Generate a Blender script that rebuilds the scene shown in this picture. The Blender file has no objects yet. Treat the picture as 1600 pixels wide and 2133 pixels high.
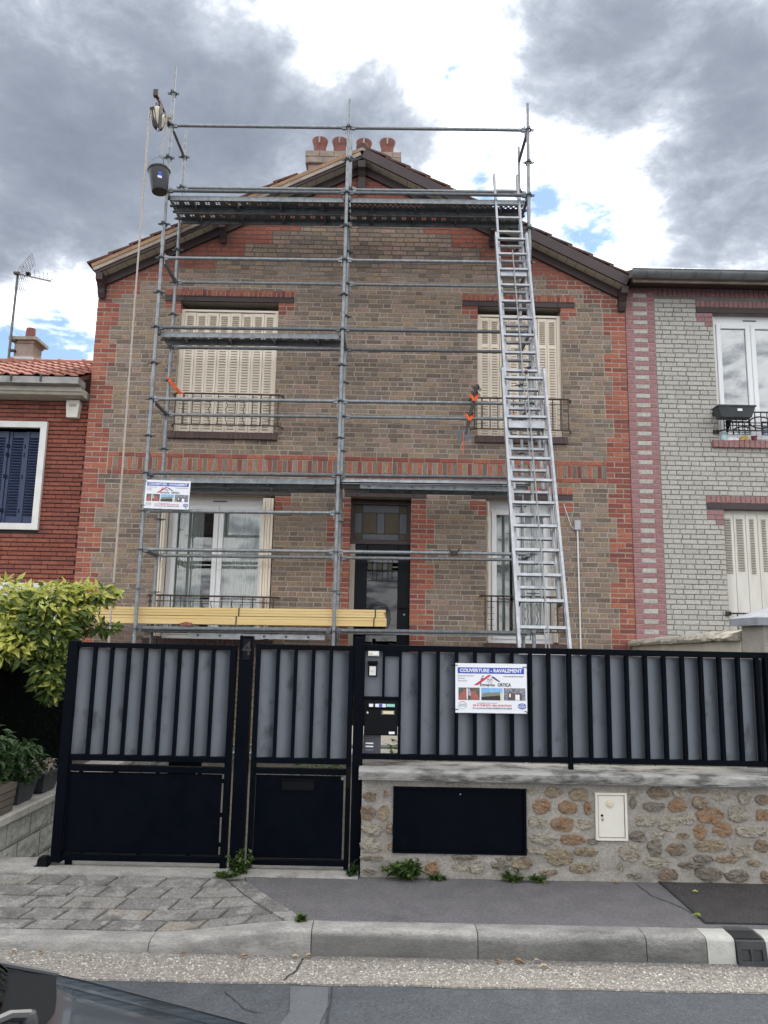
import bpy, math, random
from mathutils import Vector, Matrix, noise as mnoise
R = random.Random(11)
sc = bpy.context.scene
COL = sc.collection

# ------------------------------------------------------------------ camera
cam_d = bpy.data.cameras.new('camera')
cam_d.sensor_fit = 'HORIZONTAL'; cam_d.sensor_width = 36.0
cam_d.lens = 36.0 * 1602.0 / 1600.0
cam_d.clip_end = 3000.0; cam_d.clip_start = 0.05
cam = bpy.data.objects.new('camera', cam_d); COL.objects.link(cam)
PITCH, ROLL = math.radians(9.4), math.radians(1.15)
fw = Vector((0, math.cos(PITCH), math.sin(PITCH))); up = Vector((0, -math.sin(PITCH), math.cos(PITCH))); rt = Vector((1, 0, 0))
r2 = rt * math.cos(ROLL) + up * math.sin(ROLL); u2 = -rt * math.sin(ROLL) + up * math.cos(ROLL)
mw = Matrix((r2, u2, -fw)).transposed().to_4x4(); mw.translation = Vector((0, 0, 1.62))
cam.matrix_world = mw
sc.camera = cam

# ------------------------------------------------------------------ exposure
sc.view_settings.view_transform = 'Standard'
sc.view_settings.look = 'None'
sc.view_settings.gamma = 1.0
sc.view_settings.use_curve_mapping = False
sc.view_settings.exposure = 1.68
sc.cycles.max_bounces = 7
sc.cycles.transparent_max_bounces = 12
sc.cycles.sample_clamp_indirect = 6.0

# ------------------------------------------------------------------ sun (soft, behind the houses, to the right)
SUN_EL, SUN_AZ = math.radians(52), math.radians(24)      # azimuth from +Y towards +X
sun_dir = Vector((math.sin(SUN_AZ) * math.cos(SUN_EL), math.cos(SUN_AZ) * math.cos(SUN_EL), math.sin(SUN_EL)))
sl = bpy.data.lights.new('sun', 'SUN'); sl.energy = 1.3; sl.angle = math.radians(11); sl.color = (1.0, 0.96, 0.9)
so = bpy.data.objects.new('sun', sl); COL.objects.link(so)
so.rotation_mode = 'QUATERNION'; so.rotation_quaternion = sun_dir.to_track_quat('Z', 'Y'); so.location = (6, 14, 30)

# ------------------------------------------------------------------ sky with broken cloud
def build_world():
    w = bpy.data.worlds.new('World'); sc.world = w; w.use_nodes = True
    nt = w.node_tree; N = nt.nodes; L = nt.links; N.clear()
    def nd(t, **k):
        n = N.new(t)
        for a, b in k.items(): setattr(n, a, b)
        return n
    def val(sock, v):
        if hasattr(v, 'is_linked') or hasattr(v, 'links'): L.new(v, sock)
        else: sock.default_value = v
    def math_(op, a, b=0.0, c=None, clamp=False):
        n = nd('ShaderNodeMath', operation=op, use_clamp=clamp); val(n.inputs[0], a); val(n.inputs[1], b)
        if c is not None: val(n.inputs[2], c)
        return n.outputs[0]
    tc = nd('ShaderNodeTexCoord'); D = tc.outputs['Generated']
    sky = nd('ShaderNodeTexSky', sky_type='NISHITA', sun_disc=False)
    sky.sun_elevation = SUN_EL; sky.sun_rotation = SUN_AZ; sky.dust_density = 0.15; sky.air_density = 1.3; sky.ozone_density = 1.6
    skys = nd('ShaderNodeVectorMath', operation='SCALE'); L.new(sky.outputs[0], skys.inputs[0]); skys.inputs['Scale'].default_value = 0.05
    # flat cloud layer overhead: direction -> point on the layer
    sep = nd('ShaderNodeSeparateXYZ'); L.new(D, sep.inputs[0])
    den = math_('ADD', math_('MAXIMUM', sep.outputs[2], 0.0), 0.22)
    cx = math_('DIVIDE', sep.outputs[0], den); cy = math_('DIVIDE', sep.outputs[1], den)
    cmb = nd('ShaderNodeCombineXYZ'); L.new(cx, cmb.inputs[0]); L.new(cy, cmb.inputs[1])
    def fbm(scale, detail, rough, off, dist=0.0):
        mp = nd('ShaderNodeMapping'); L.new(cmb.outputs[0], mp.inputs[0]); mp.inputs['Location'].default_value = off
        n = nd('ShaderNodeTexNoise'); L.new(mp.outputs[0], n.inputs['Vector'])
        n.inputs['Scale'].default_value = scale; n.inputs['Detail'].default_value = detail
        n.inputs['Roughness'].default_value = rough; n.inputs['Distortion'].default_value = dist
        return n.outputs['Fac']
    n1 = fbm(1.9, 9, 0.58, (3.1, 1.7, 0.0), 0.2)
    n2 = fbm(4.6, 9, 0.64, (9.2, 4.4, 2.0), 0.3)
    thick = math_('ADD', math_('MULTIPLY_ADD', math_('SUBTRACT', n1, 0.5), 1.55, 0.42), math_('MULTIPLY', math_('SUBTRACT', n2, 0.5), 1.6))
    # the cloud masses of this sky: direction (x, y, z), angular size, weight (thick +, thin -)
    n3_ = fbm(15.0, 6, 0.62, (1.2, 7.4, 5.0), 0.6)
    thick = math_('ADD', thick, math_('MULTIPLY', math_('SUBTRACT', n3_, 0.5), 0.5))
    lobes = CLOUDS
    for (dx, dy, dz, rad, wt) in lobes:
        dist = nd('ShaderNodeVectorMath', operation='DISTANCE'); L.new(D, dist.inputs[0]); dist.inputs[1].default_value = (dx, dy, dz)
        mr = nd('ShaderNodeMapRange', interpolation_type='SMOOTHSTEP')
        L.new(dist.outputs['Value'], mr.inputs['Value']); mr.inputs['From Min'].default_value = rad; mr.inputs['From Max'].default_value = 0.0
        mr.inputs['To Min'].default_value = 0.0; mr.inputs['To Max'].default_value = wt
        thick = math_('ADD', thick, mr.outputs[0])
    ramp = nd('ShaderNodeValToRGB'); L.new(math_('MULTIPLY', thick, 0.62), ramp.inputs[0]); cr = ramp.color_ramp; cr.interpolation = 'B_SPLINE'
    st = [(0.0, (0.52, 0.54, 0.56)), (0.20, (0.86, 0.865, 0.87)), (0.29, (0.62, 0.63, 0.645)), (0.36, (0.32, 0.34, 0.375)), (0.46, (0.185, 0.203, 0.235)), (0.64, (0.112, 0.127, 0.155)), (1.0, (0.078, 0.09, 0.113))]
    while len(cr.elements) < len(st): cr.elements.new(0.5)
    for e, (p, c) in zip(cr.elements, st): e.position = p; e.color = (*c, 1)
    cov = nd('ShaderNodeMapRange', interpolation_type='SMOOTHSTEP'); L.new(thick, cov.inputs['Value'])
    cov.inputs['From Min'].default_value = -0.06; cov.inputs['From Max'].default_value = 0.24
    mix = nd('ShaderNodeMix', data_type='RGBA'); L.new(cov.outputs[0], mix.inputs['Factor'])
    L.new(skys.outputs[0], mix.inputs[6]); L.new(ramp.outputs[0], mix.inputs[7])
    bg = nd('ShaderNodeBackground'); L.new(mix.outputs[2], bg.inputs['Color']); bg.inputs['Strength'].default_value = 1.0
    out = nd('ShaderNodeOutputWorld'); L.new(bg.outputs[0], out.inputs['Surface'])
CLOUDS = [
    (-0.371, 0.718, 0.588, 0.285, 0.45),
    (-0.222, 0.758, 0.613, 0.214, 0.36),
    (-0.307, 0.799, 0.516, 0.243, 0.34),
    (-0.120, 0.803, 0.584, 0.165, 0.38),
    (0.019, 0.804, 0.594, 0.150, 0.50),
    (-0.409, 0.783, 0.469, 0.186, 0.20),
    (0.199, 0.743, 0.639, 0.183, 0.28),
    (0.291, 0.758, 0.583, 0.171, 0.26),
    (0.149, 0.756, 0.637, 0.107, 0.25),
    (0.382, 0.798, 0.466, 0.182, 0.50),
    (0.388, 0.721, 0.574, 0.122, 0.40),
    (0.266, 0.707, 0.655, 0.122, 0.25),
    (0.341, 0.700, 0.628, 0.087, 0.30),
    (-0.042, 0.739, 0.672, 0.212, -0.35),
    (0.110, 0.822, 0.559, 0.167, -0.20),
    (0.076, 0.772, 0.631, 0.080, -0.25),
    (0.233, 0.822, 0.519, 0.181, -0.25),
    (-0.165, 0.723, 0.671, 0.076, -0.25),
    (-0.016, 0.734, 0.679, 0.077, 0.22),
    (0.305, 0.721, 0.623, 0.075, -0.18),
    (0.093, 0.818, 0.568, 0.068, -0.17),
    (0.222, 0.825, 0.520, 0.083, -0.17),
    (0.173, 0.838, 0.518, 0.046, -0.10),
    (0.304, 0.842, 0.446, 0.091, -0.08),
    (-0.389, 0.843, 0.372, 0.165, -0.15),
    (-0.425, 0.847, 0.321, 0.097, -0.36),
    (-0.363, 0.869, 0.337, 0.069, -0.25),
    (-0.351, 0.847, 0.399, 0.068, -0.20),
    (-0.404, 0.797, 0.448, 0.109, 0.18),
    (0.331, 0.838, 0.433, 0.121, 0.20),
]
build_world()

# ------------------------------------------------------------------ helpers
class MB:
    """collects shapes; build() links them as one mesh object"""
    def __init__(s): s.v = []; s.f = []; s.t = []; s.m = []
    def add(s, vs, fs, t=0.0, m=0):
        n = len(s.v); s.v += [tuple(v) for v in vs]; s.f += [tuple(i + n for i in f) for f in fs]
        s.t += [t] * len(fs); s.m += [m] * len(fs); return s
    def box(s, x0, x1, y0, y1, z0, z1, t=0.0, m=0):
        vs = [(x, y, z) for z in (z0, z1) for y in (y0, y1) for x in (x0, x1)]
        return s.add(vs, [(0, 2, 3, 1), (4, 5, 7, 6), (0, 1, 5, 4), (2, 6, 7, 3), (0, 4, 6, 2), (1, 3, 7, 5)], t, m)
    def cbox(s, x0, x1, y0, y1, z0, z1, c=0.003, t=0.0, m=0, back=True):
        """box whose -Y face has chamfered edges"""
        c = min(c, (x1 - x0) * .3, (z1 - z0) * .3)
        vs = [(x0 + c, y0, z0 + c), (x1 - c, y0, z0 + c), (x1 - c, y0, z1 - c), (x0 + c, y0, z1 - c),
              (x0, y0 + c, z0), (x1, y0 + c, z0), (x1, y0 + c, z1), (x0, y0 + c, z1),
              (x0, y1, z0), (x1, y1, z0), (x1, y1, z1), (x0, y1, z1)]
        fs = [(0, 1, 2, 3)] + [(4 + i, 4 + (i + 1) % 4, (i + 1) % 4, i) for i in range(4)] + [(8 + i, 8 + (i + 1) % 4, 4 + (i + 1) % 4, 4 + i) for i in range(4)]
        if back: fs.append((11, 10, 9, 8))
        return s.add(vs, fs, t, m)
    def obox(s, c, a, b, d, t=0.0, m=0):
        c, a, b, d = map(Vector, (c, a, b, d))
        vs = [c + a * i + b * j + d * k for k in (-1, 1) for j in (-1, 1) for i in (-1, 1)]
        fs = [(0, 2, 3, 1), (4, 5, 7, 6), (0, 1, 5, 4), (2, 6, 7, 3), (0, 4, 6, 2), (1, 3, 7, 5)]
        if a.cross(b).dot(d) < 0: fs = [f[::-1] for f in fs]
        return s.add(vs, fs, t, m)
    def bar(s, p0, p1, w, h, side=(1, 0, 0), t=0.0, m=0):
        p0, p1 = Vector(p0), Vector(p1); d = (p1 - p0); ln = d.length; d.normalize()
        a = Vector(side); a = (a - d * a.dot(d)).normalized(); b = d.cross(a)
        return s.obox((p0 + p1) / 2, a * w / 2, b * h / 2, d * ln / 2, t, m)
    def tube(s, pts, r, n=8, caps=True, t=0.0, m=0, r1=None):
        pts = [Vector(p) for p in pts]; k = len(pts); base = len(s.v)
        d = (pts[1] - pts[0]).normalized(); a = d.orthogonal().normalized()
        vs = []; fs = []
        for i, p in enumerate(pts):
            dd = (pts[min(i + 1, k - 1)] - pts[max(i - 1, 0)]).normalized()
            a = (a - dd * a.dot(dd)).normalized(); b = dd.cross(a)
            rr = r if r1 is None else r + (r1 - r) * i / (k - 1)
            vs += [p + (a * math.cos(2 * math.pi * j / n) + b * math.sin(2 * math.pi * j / n)) * rr for j in range(n)]
        for i in range(k - 1):
            for j in range(n):
                j2 = (j + 1) % n; fs.append((i * n + j, i * n + j2, (i + 1) * n + j2, (i + 1) * n + j))
        if caps: fs.append(tuple(range(n - 1, -1, -1))); fs.append(tuple((k - 1) * n + j for j in range(n)))
        return s.add(vs, fs, t, m)
    def lathe(s, prof, c, n=16, axis=(0, 0, 1), t=0.0, m=0, close=False):
        c = Vector(c); ax = Vector(axis).normalized(); a = ax.orthogonal().normalized(); b = ax.cross(a)
        vs = []; fs = []
        for (r, h) in prof:
            vs += [c + ax * h + (a * math.cos(2 * math.pi * j / n) + b * math.sin(2 * math.pi * j / n)) * r for j in range(n)]
        for i in range(len(prof) - 1):
            for j in range(n):
                j2 = (j + 1) % n; fs.append((i * n + j, i * n + j2, (i + 1) * n + j2, (i + 1) * n + j))
        return s.add(vs, fs, t, m)
    def prism(s, poly, axis_vec, t=0.0, m=0):
        """closed polygon (3D points) pushed along axis_vec"""
        p = [Vector(q) for q in poly]; a = Vector(axis_vec); n = len(p)
        nrm = Vector((0, 0, 0))
        for i in range(n): nrm += p[i].cross(p[(i + 1) % n])
        if nrm.dot(a) > 0: p.reverse()
        vs = p + [q + a for q in p]
        fs = [tuple(range(n)), tuple(range(2 * n - 1, n - 1, -1))] + [((i + 1) % n, i, n + i, n + (i + 1) % n) for i in range(n)]
        return s.add(vs, fs, t, m)
    def mesh(s, name, mats, smooth=False):
        me = bpy.data.meshes.new(name); me.from_pydata(s.v, [], s.f)
        if not isinstance(mats, (list, tuple)): mats = [mats]
        for q in mats: me.materials.append(q)
        if any(s.m): me.polygons.foreach_set('material_index', s.m)
        if any(s.t):
            at = me.attributes.new('tone', 'FLOAT', 'FACE'); at.data.foreach_set('value', s.t)
        if smooth:
            me.polygons.foreach_set('use_smooth', [True] * len(me.polygons))
            try: me.set_sharp_from_angle(angle=math.radians(38))
            except Exception: pass
        me.update(); return me
    def build(s, name, mats, parent=None, smooth=False, **tags):
        return link(name, s.mesh(name, mats, smooth), parent, **tags)

def link(name, data, parent=None, loc=None, label=None, cat=None, group=None, kind=None):
    o = bpy.data.objects.new(name, data); COL.objects.link(o)
    if loc is not None: o.location = loc
    if parent is not None:
        o.parent = parent
        o.matrix_parent_inverse = WM(parent).inverted()
    if label: o['label'] = label
    if cat: o['category'] = cat
    if group: o['group'] = group
    if kind: o['kind'] = kind
    return o
def WM(o):
    if o.parent is None: return o.matrix_basis.copy()
    return WM(o.parent) @ o.matrix_parent_inverse @ o.matrix_basis
def thing(name, loc, label, cat, group=None, parent=None):
    return link(name, None, parent, loc, label, cat, group)
def copy_tree(o, delta, parent=None, label=None):
    c = o.copy(); COL.objects.link(c)
    if parent is None: c.location = o.location + Vector(delta)
    else: c.parent = parent
    if label: c['label'] = label
    for ch in list(o.children): copy_tree(ch, delta, c)
    return c
def n3(x, y, z): return mnoise.noise(Vector((x, y, z)))

# ------------------------------------------------------------------ materials
MATS = {}
def mat(name, c, c2=None, scale=3.0, rough=0.7, metal=0.0, bump=0.0, bscale=40.0, detail=5, ramp=None, tone=False, contrast=(0.35, 0.65),
        stain=None, coat=0.0, spec=0.5, stretch=(1, 1, 1), bdist=0.02, speck=None, rough2=None, blend2=None, grain=None, zmix=None, zlow=None):
    """procedural surface: two colours mixed by noise (or a ramp picked per piece), grain and relief"""
    m = bpy.data.materials.new(name); m.use_nodes = True; MATS[name] = m
    nt = m.node_tree; N = nt.nodes; L = nt.links; b = N['Principled BSDF']
    geo = N.new('ShaderNodeNewGeometry'); mp = N.new('ShaderNodeMapping'); L.new(geo.outputs['Position'], mp.inputs[0]); mp.inputs['Scale'].default_value = stretch
    def noi(sc_, det=detail, rg=0.6):
        n = N.new('ShaderNodeTexNoise'); L.new(mp.outputs[0], n.inputs['Vector']); n.inputs['Scale'].default_value = sc_
        n.inputs['Detail'].default_value = det; n.inputs['Roughness'].default_value = rg; return n.outputs['Fac']
    def rng(f, a, b_, c_=0.0, d_=1.0):
        n = N.new('ShaderNodeMapRange'); n.interpolation_type = 'SMOOTHSTEP'; L.new(f, n.inputs['Value'])
        for k, v in zip(('From Min', 'From Max', 'To Min', 'To Max'), (a, b_, c_, d_)): n.inputs[k].default_value = v
        return n.outputs[0]
    def mixc(f, A, B, mode='MIX'):
        n = N.new('ShaderNodeMix'); n.data_type = 'RGBA'; n.blend_type = mode
        if isinstance(f, float): n.inputs['Factor'].default_value = f
        else: L.new(f, n.inputs['Factor'])
        for sk, v in ((n.inputs[6], A), (n.inputs[7], B)):
            if isinstance(v, tuple): sk.default_value = (*v, 1)
            else: L.new(v, sk)
        return n.outputs[2]
    if tone:
        at = N.new('ShaderNodeAttribute'); at.attribute_name = 'tone'
        oi = N.new('ShaderNodeObjectInfo'); ad = N.new('ShaderNodeMath'); ad.operation = 'ADD'
        L.new(at.outputs['Fac'], ad.inputs[0]); L.new(oi.outputs['Random'], ad.inputs[1])
        fr = N.new('ShaderNodeMath'); fr.operation = 'FRACT'; L.new(ad.outputs[0], fr.inputs[0]); pick = fr.outputs[0]
    if ramp:
        rp = N.new('ShaderNodeValToRGB'); L.new(pick if tone else rng(noi(scale), *contrast), rp.inputs[0])
        cr = rp.color_ramp
        while len(cr.elements) < len(ramp): cr.elements.new(0.5)
        for e, (p, q) in zip(cr.elements, ramp): e.position = p; e.color = (*q, 1)
        colr = rp.outputs[0]
        if c2 is not None: colr = mixc(rng(noi(scale), *contrast), colr, c2)
        if tone:
            g = rng(noi(scale * 9), 0.25, 0.75, 0.70, 1.28); colr = mixc(1.0, colr, gray(N, L, g), 'MULTIPLY')
    elif c2 is not None: colr = mixc(rng(noi(scale), *contrast), c, c2)
    else: colr = c
    if blend2:      # second large-scale colour
        cc, s2, lo, hi = blend2; colr = mixc(rng(noi(s2, 4), lo, hi), colr, cc)
    if speck:       # (colour, scale, threshold)
        v = N.new('ShaderNodeTexVoronoi'); L.new(mp.outputs[0], v.inputs['Vector']); v.inputs['Scale'].default_value = speck[1]
        colr = mixc(rng(v.outputs['Distance'], speck[2], speck[2] * 0.5), colr, speck[0])
        if len(speck) > 3:
            pass
    if stain:       # (colour, scale, lo, hi)
        colr = mixc(rng(noi(stain[1], 6, 0.65), stain[2], stain[3]), colr, stain[0])
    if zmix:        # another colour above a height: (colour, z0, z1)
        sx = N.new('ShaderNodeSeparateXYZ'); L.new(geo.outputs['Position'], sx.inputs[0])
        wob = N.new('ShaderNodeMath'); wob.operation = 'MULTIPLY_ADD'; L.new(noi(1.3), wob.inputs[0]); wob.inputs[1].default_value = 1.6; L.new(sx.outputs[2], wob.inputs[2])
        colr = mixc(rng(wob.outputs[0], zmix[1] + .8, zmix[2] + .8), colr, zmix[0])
    if zlow:        # splash dirt and front-face shade painted in below a height: (colour, z0, z1, strength)
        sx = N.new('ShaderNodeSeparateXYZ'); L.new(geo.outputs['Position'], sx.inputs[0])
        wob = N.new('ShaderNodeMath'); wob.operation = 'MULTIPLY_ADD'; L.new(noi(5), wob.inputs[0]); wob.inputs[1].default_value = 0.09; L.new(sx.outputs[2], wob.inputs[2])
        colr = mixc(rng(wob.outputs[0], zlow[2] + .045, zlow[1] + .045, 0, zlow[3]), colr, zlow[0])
    if grain:       # (scale, amount)
        gg = rng(noi(grain[0], 3, 0.7), 0.28, 0.72, 1 - grain[1], 1 + grain[1]); colr = mixc(1.0, colr, gray(N, L, gg), 'MULTIPLY')
    if isinstance(colr, tuple): b.inputs['Base Color'].default_value = (*colr, 1)
    else: L.new(colr, b.inputs['Base Color'])
    b.inputs['Roughness'].default_value = rough; b.inputs['Metallic'].default_value = metal
    if rough2 is not None: L.new(rng(noi(scale * 2.3), 0.3, 0.7, rough, rough2), b.inputs['Roughness'])
    b.inputs['Specular IOR Level'].default_value = spec; b.inputs['Coat Weight'].default_value = coat; b.inputs['Coat Roughness'].default_value = 0.08
    if bump:
        bn = N.new('ShaderNodeBump'); L.new(noi(bscale, 6, 0.65), bn.inputs['Height']); bn.inputs['Strength'].default_value = bump; bn.inputs['Distance'].default_value = bdist
        L.new(bn.outputs[0], b.inputs['Normal'])
    return m
def gray(N, L, f):
    c = N.new('ShaderNodeCombineColor')
    for i in range(3): L.new(f, c.inputs[i])
    return c.outputs[0]
def glass(name, tint=(0.9, 0.95, 0.95), rough=0.0, refl=1.0):
    m = bpy.data.materials.new(name); m.use_nodes = True; nt = m.node_tree; N = nt.nodes; L = nt.links; N.clear()
    t = N.new('ShaderNodeBsdfTransparent'); t.inputs[0].default_value = (*tint, 1)
    g = N.new('ShaderNodeBsdfGlossy'); g.inputs['Roughness'].default_value = rough
    f = N.new('ShaderNodeFresnel'); f.inputs[0].default_value = 1.5
    mu = N.new('ShaderNodeMath'); mu.operation = 'MULTIPLY_ADD'; mu.use_clamp = True; L.new(f.outputs[0], mu.inputs[0]); mu.inputs[1].default_value = 1.9 * refl; mu.inputs[2].default_value = 0.02
    nz = N.new('ShaderNodeTexNoise'); nz.inputs['Scale'].default_value = 1.6; bp = N.new('ShaderNodeBump'); bp.inputs['Strength'].default_value = 0.03; L.new(nz.outputs[0], bp.inputs['Height'])
    L.new(bp.outputs[0], g.inputs['Normal'])
    x = N.new('ShaderNodeMixShader'); L.new(mu.outputs[0], x.inputs[0]); L.new(t.outputs[0], x.inputs[1]); L.new(g.outputs[0], x.inputs[2])
    o = N.new('ShaderNodeOutputMaterial'); L.new(x.outputs[0], o.inputs['Surface']); return m

M_grey = mat('brick_buff_grey', None, scale=5, tone=True, rough=0.85, bump=0.5, bscale=55, bdist=0.01,
    ramp=[(0.0, (0.1397, 0.1063, 0.0868)), (0.16, (0.1961, 0.1468, 0.1139)), (0.32, (0.2444, 0.1826, 0.1327)), (0.46, (0.2928, 0.2067, 0.1327)), (0.6, (0.188, 0.1475, 0.1251)), (0.76, (0.2726, 0.2111, 0.1703)), (0.88, (0.3129, 0.2013, 0.159)), (1.0, (0.1639, 0.125, 0.1011))], blend2=((0.27, 0.23, 0.185), 0.9, 0.56, 0.95),
    stain=((0.10, 0.088, 0.073), 1.4, 0.53, 0.76), grain=(35, .2))
M_red = mat('brick_red', None, scale=5, tone=True, rough=0.8, bump=0.35, bscale=60, bdist=0.008,
    ramp=[(0.0, (0.1843, 0.0551, 0.0441)), (0.3, (0.274, 0.0742, 0.0508)), (0.6, (0.3388, 0.1039, 0.064)), (0.82, (0.3886, 0.1325, 0.075)), (1.0, (0.2441, 0.0657, 0.0551))], stain=((0.15, 0.06, 0.05), 2.6, 0.55, 0.8), grain=(30, .16))
M_redtop = mat('brick_red_weathered', None, scale=5, tone=True, rough=0.85, bump=0.45, bscale=60, bdist=0.01,
    ramp=[(0.0, (0.23, 0.075, 0.052)), (0.5, (0.31, 0.10, 0.064)), (1.0, (0.27, 0.09, 0.066))], stain=((0.075, 0.05, 0.045), 2.0, 0.5, 0.8))
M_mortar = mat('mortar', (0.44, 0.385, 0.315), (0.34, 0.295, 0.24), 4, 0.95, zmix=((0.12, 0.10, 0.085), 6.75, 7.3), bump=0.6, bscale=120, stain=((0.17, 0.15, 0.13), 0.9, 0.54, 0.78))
M_rpink = mat('brick_pink', None, scale=5, tone=True, rough=0.75, bump=0.25, bscale=60,
    ramp=[(0.0, (0.28, 0.14, 0.135)), (0.5, (0.33, 0.17, 0.165)), (1.0, (0.30, 0.15, 0.16))])
M_rwhite = mat('brick_pale', None, scale=5, tone=True, rough=0.8, bump=0.25, bscale=60,
    ramp=[(0.0, (0.40, 0.385, 0.345)), (0.5, (0.47, 0.45, 0.405)), (1.0, (0.43, 0.412, 0.38))], stain=((0.25, 0.24, 0.22), 1.2, 0.55, 0.8))
M_rmortar = mat('mortar_dark', (0.17, 0.162, 0.152), (0.23, 0.22, 0.205), 4, 0.95, bump=0.4, bscale=100)
M_lbrick = mat('brick_thin_red', None, scale=5, tone=True, rough=0.7, bump=0.3, bscale=60,
    ramp=[(0.0, (0.1904, 0.0495, 0.0324)), (0.5, (0.2408, 0.0638, 0.0389)), (1.0, (0.28, 0.0825, 0.0486))])
M_lmortar = mat('mortar_black', (0.05, 0.042, 0.04), (0.03, 0.027, 0.025), 4, 0.95)
M_brown = mat('brown_paint', (0.05, 0.029, 0.03), (0.04, 0.023, 0.024), 3, 0.55, bump=0.1, bscale=60, stain=((0.085, 0.055, 0.05), 3, 0.6, 0.85))
M_sillbr = mat('brick_glazed_brown', None, scale=5, tone=True, rough=0.45, bump=0.15, ramp=[(0.0, (0.055, 0.024, 0.022)), (1.0, (0.085, 0.034, 0.03))])
M_soffit = mat('soffit_cream', (0.54, 0.49, 0.385), (0.47, 0.43, 0.335), 6, 0.8, bump=0.2, bscale=30)
M_bargew = mat('bare_timber', (0.42, 0.36, 0.30), (0.30, 0.24, 0.2), 5, 0.85, bump=0.4, bscale=30, stretch=(1, 1, 1))
M_bargeo = mat('new_timber_edge', (0.36, 0.215, 0.125), (0.29, 0.165, 0.095), 8, 0.8)
M_tile = mat('clay_tile', None, scale=4, tone=True, rough=0.85, bump=0.3, bscale=60, ramp=[(0.0, (0.085, 0.04, 0.034)), (0.5, (0.13, 0.055, 0.042)), (1.0, (0.075, 0.042, 0.04))], stain=((0.07, 0.06, 0.05), 4, 0.55, 0.8))
M_tileo = mat('clay_tile_bright', None, scale=4, tone=True, rough=0.7, bump=0.2, bscale=60, ramp=[(0.0, (0.26, 0.085, 0.055)), (0.5, (0.34, 0.125, 0.08)), (1.0, (0.20, 0.07, 0.05))])
M_pot = mat('terracotta', (0.235, 0.095, 0.075), (0.18, 0.07, 0.058), 5, 0.85, bump=0.2, stain=((0.42, 0.3, 0.25), 5, 0.66, 0.8))
M_chim = mat('chimney_render', (0.33, 0.27, 0.225), (0.25, 0.20, 0.165), 4, 0.9, bump=0.4, bscale=40)
M_concrete = mat('concrete', (0.38, 0.365, 0.335), (0.29, 0.28, 0.26), 6, 0.9, grain=(70, .18), bump=0.4, bscale=70, stain=((0.16, 0.155, 0.145), 3.5, 0.52, 0.75))
M_coping = mat('coping_concrete', (0.36, 0.35, 0.33), (0.25, 0.243, 0.228), 7, 0.92, bump=0.6, bscale=45, stain=((0.085, 0.083, 0.078), 7.0, 0.48, 0.66), stretch=(0.55, 1, 1.6))
M_white = mat('white_paint', (0.74, 0.735, 0.71), (0.66, 0.655, 0.63), 5, 0.55, stain=((0.5, 0.48, 0.43), 2, 0.62, 0.85))
M_pvc = mat('white_pvc', (0.78, 0.79, 0.8), rough=0.35)
M_shut = mat('cream_shutter', (0.82, 0.735, 0.615), (0.78, 0.69, 0.57), 2, 0.5, bump=0.05, stain=((0.40, 0.31, 0.2), 2.4, 0.6, 0.8), stretch=(3, 3, 0.6))
M_shut2 = mat('white_shutter', (0.68, 0.66, 0.61), (0.6, 0.57, 0.5), 2, 0.5, stain=((0.45, 0.38, 0.28), 2.4, 0.62, 0.85), stretch=(4, 4, 0.5))
M_slotshade = mat('louvre_shadow_line', (0.34, 0.30, 0.23), rough=0.9)  # colour of the painted shadow line under each louvre
M_bluesh = mat('blue_shutter', (0.015, 0.030, 0.085), (0.018, 0.036, 0.10), 3, 0.45, bump=0.05)
M_iron = mat('iron_brown', (0.045, 0.024, 0.022), (0.07, 0.035, 0.03), 20, 0.5)
M_ironb = mat('iron_black', (0.014, 0.014, 0.016), rough=0.45)
M_galv = mat('galvanised', (0.28, 0.30, 0.31), (0.20, 0.215, 0.23), 14, 0.42, metal=0.55, bump=0.12, bscale=70, rough2=0.6, stain=((0.46, 0.47, 0.46), 20, 0.62, 0.7))
M_galvd = mat('galvanised_dull', (0.165, 0.178, 0.188), (0.115, 0.125, 0.135), 14, 0.55, metal=0.45, bump=0.1, bscale=70, rough2=0.7, stain=((0.36, 0.36, 0.35), 26, 0.62, 0.7))
M_rust = mat('steel_dark', (0.05, 0.05, 0.052), (0.075, 0.06, 0.05), 14, 0.55, metal=0.4)
M_alu = mat('aluminium', (0.42, 0.43, 0.45), (0.33, 0.34, 0.36), 10, 0.34, metal=0.85, rough2=0.55, stain=((0.42, 0.42, 0.42), 18, 0.62, 0.75))
M_zinc = mat('zinc_gutter', (0.23, 0.24, 0.25), (0.17, 0.18, 0.185), 4, 0.45, metal=0.5)
M_timber = mat('yellow_timber', (0.76, 0.56, 0.26), (0.68, 0.48, 0.20), 3, 0.7, bump=0.15, bscale=25, stretch=(0.25, 3, 5), stain=((0.5, 0.32, 0.13), 5, 0.66, 0.8))
M_black = mat('gate_black', (0.0010, 0.0024, 0.0058), (0.0008, 0.0019, 0.0045), 3, 0.38, spec=0.07, rough2=0.6, bump=0.03, bscale=40, stain=((0.004, 0.0058, 0.0098), 4, 0.58, 0.85))
M_panel = mat('gate_panel_grey', (0.150, 0.166, 0.196), (0.128, 0.142, 0.168), 2.5, 0.5, stain=((0.06, 0.067, 0.08), 5.5, 0.54, 0.74), stretch=(1.5, 1, 0.8))
M_blackp = mat('black_plastic', (0.003, 0.0035, 0.005), rough=0.5, spec=0.15)
M_dgrey = mat('dark_grey_plastic', (0.035, 0.04, 0.047), (0.05, 0.055, 0.06), 6, 0.6)
M_blue = mat('sign_blue', (0.035, 0.08, 0.42), rough=0.4)
M_navy = mat('sign_navy', (0.03, 0.035, 0.18), rough=0.4)
M_signw = mat('sign_white', (0.80, 0.81, 0.85), rough=0.4)
M_signr = mat('sign_red', (0.62, 0.03, 0.06), rough=0.4)
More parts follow.
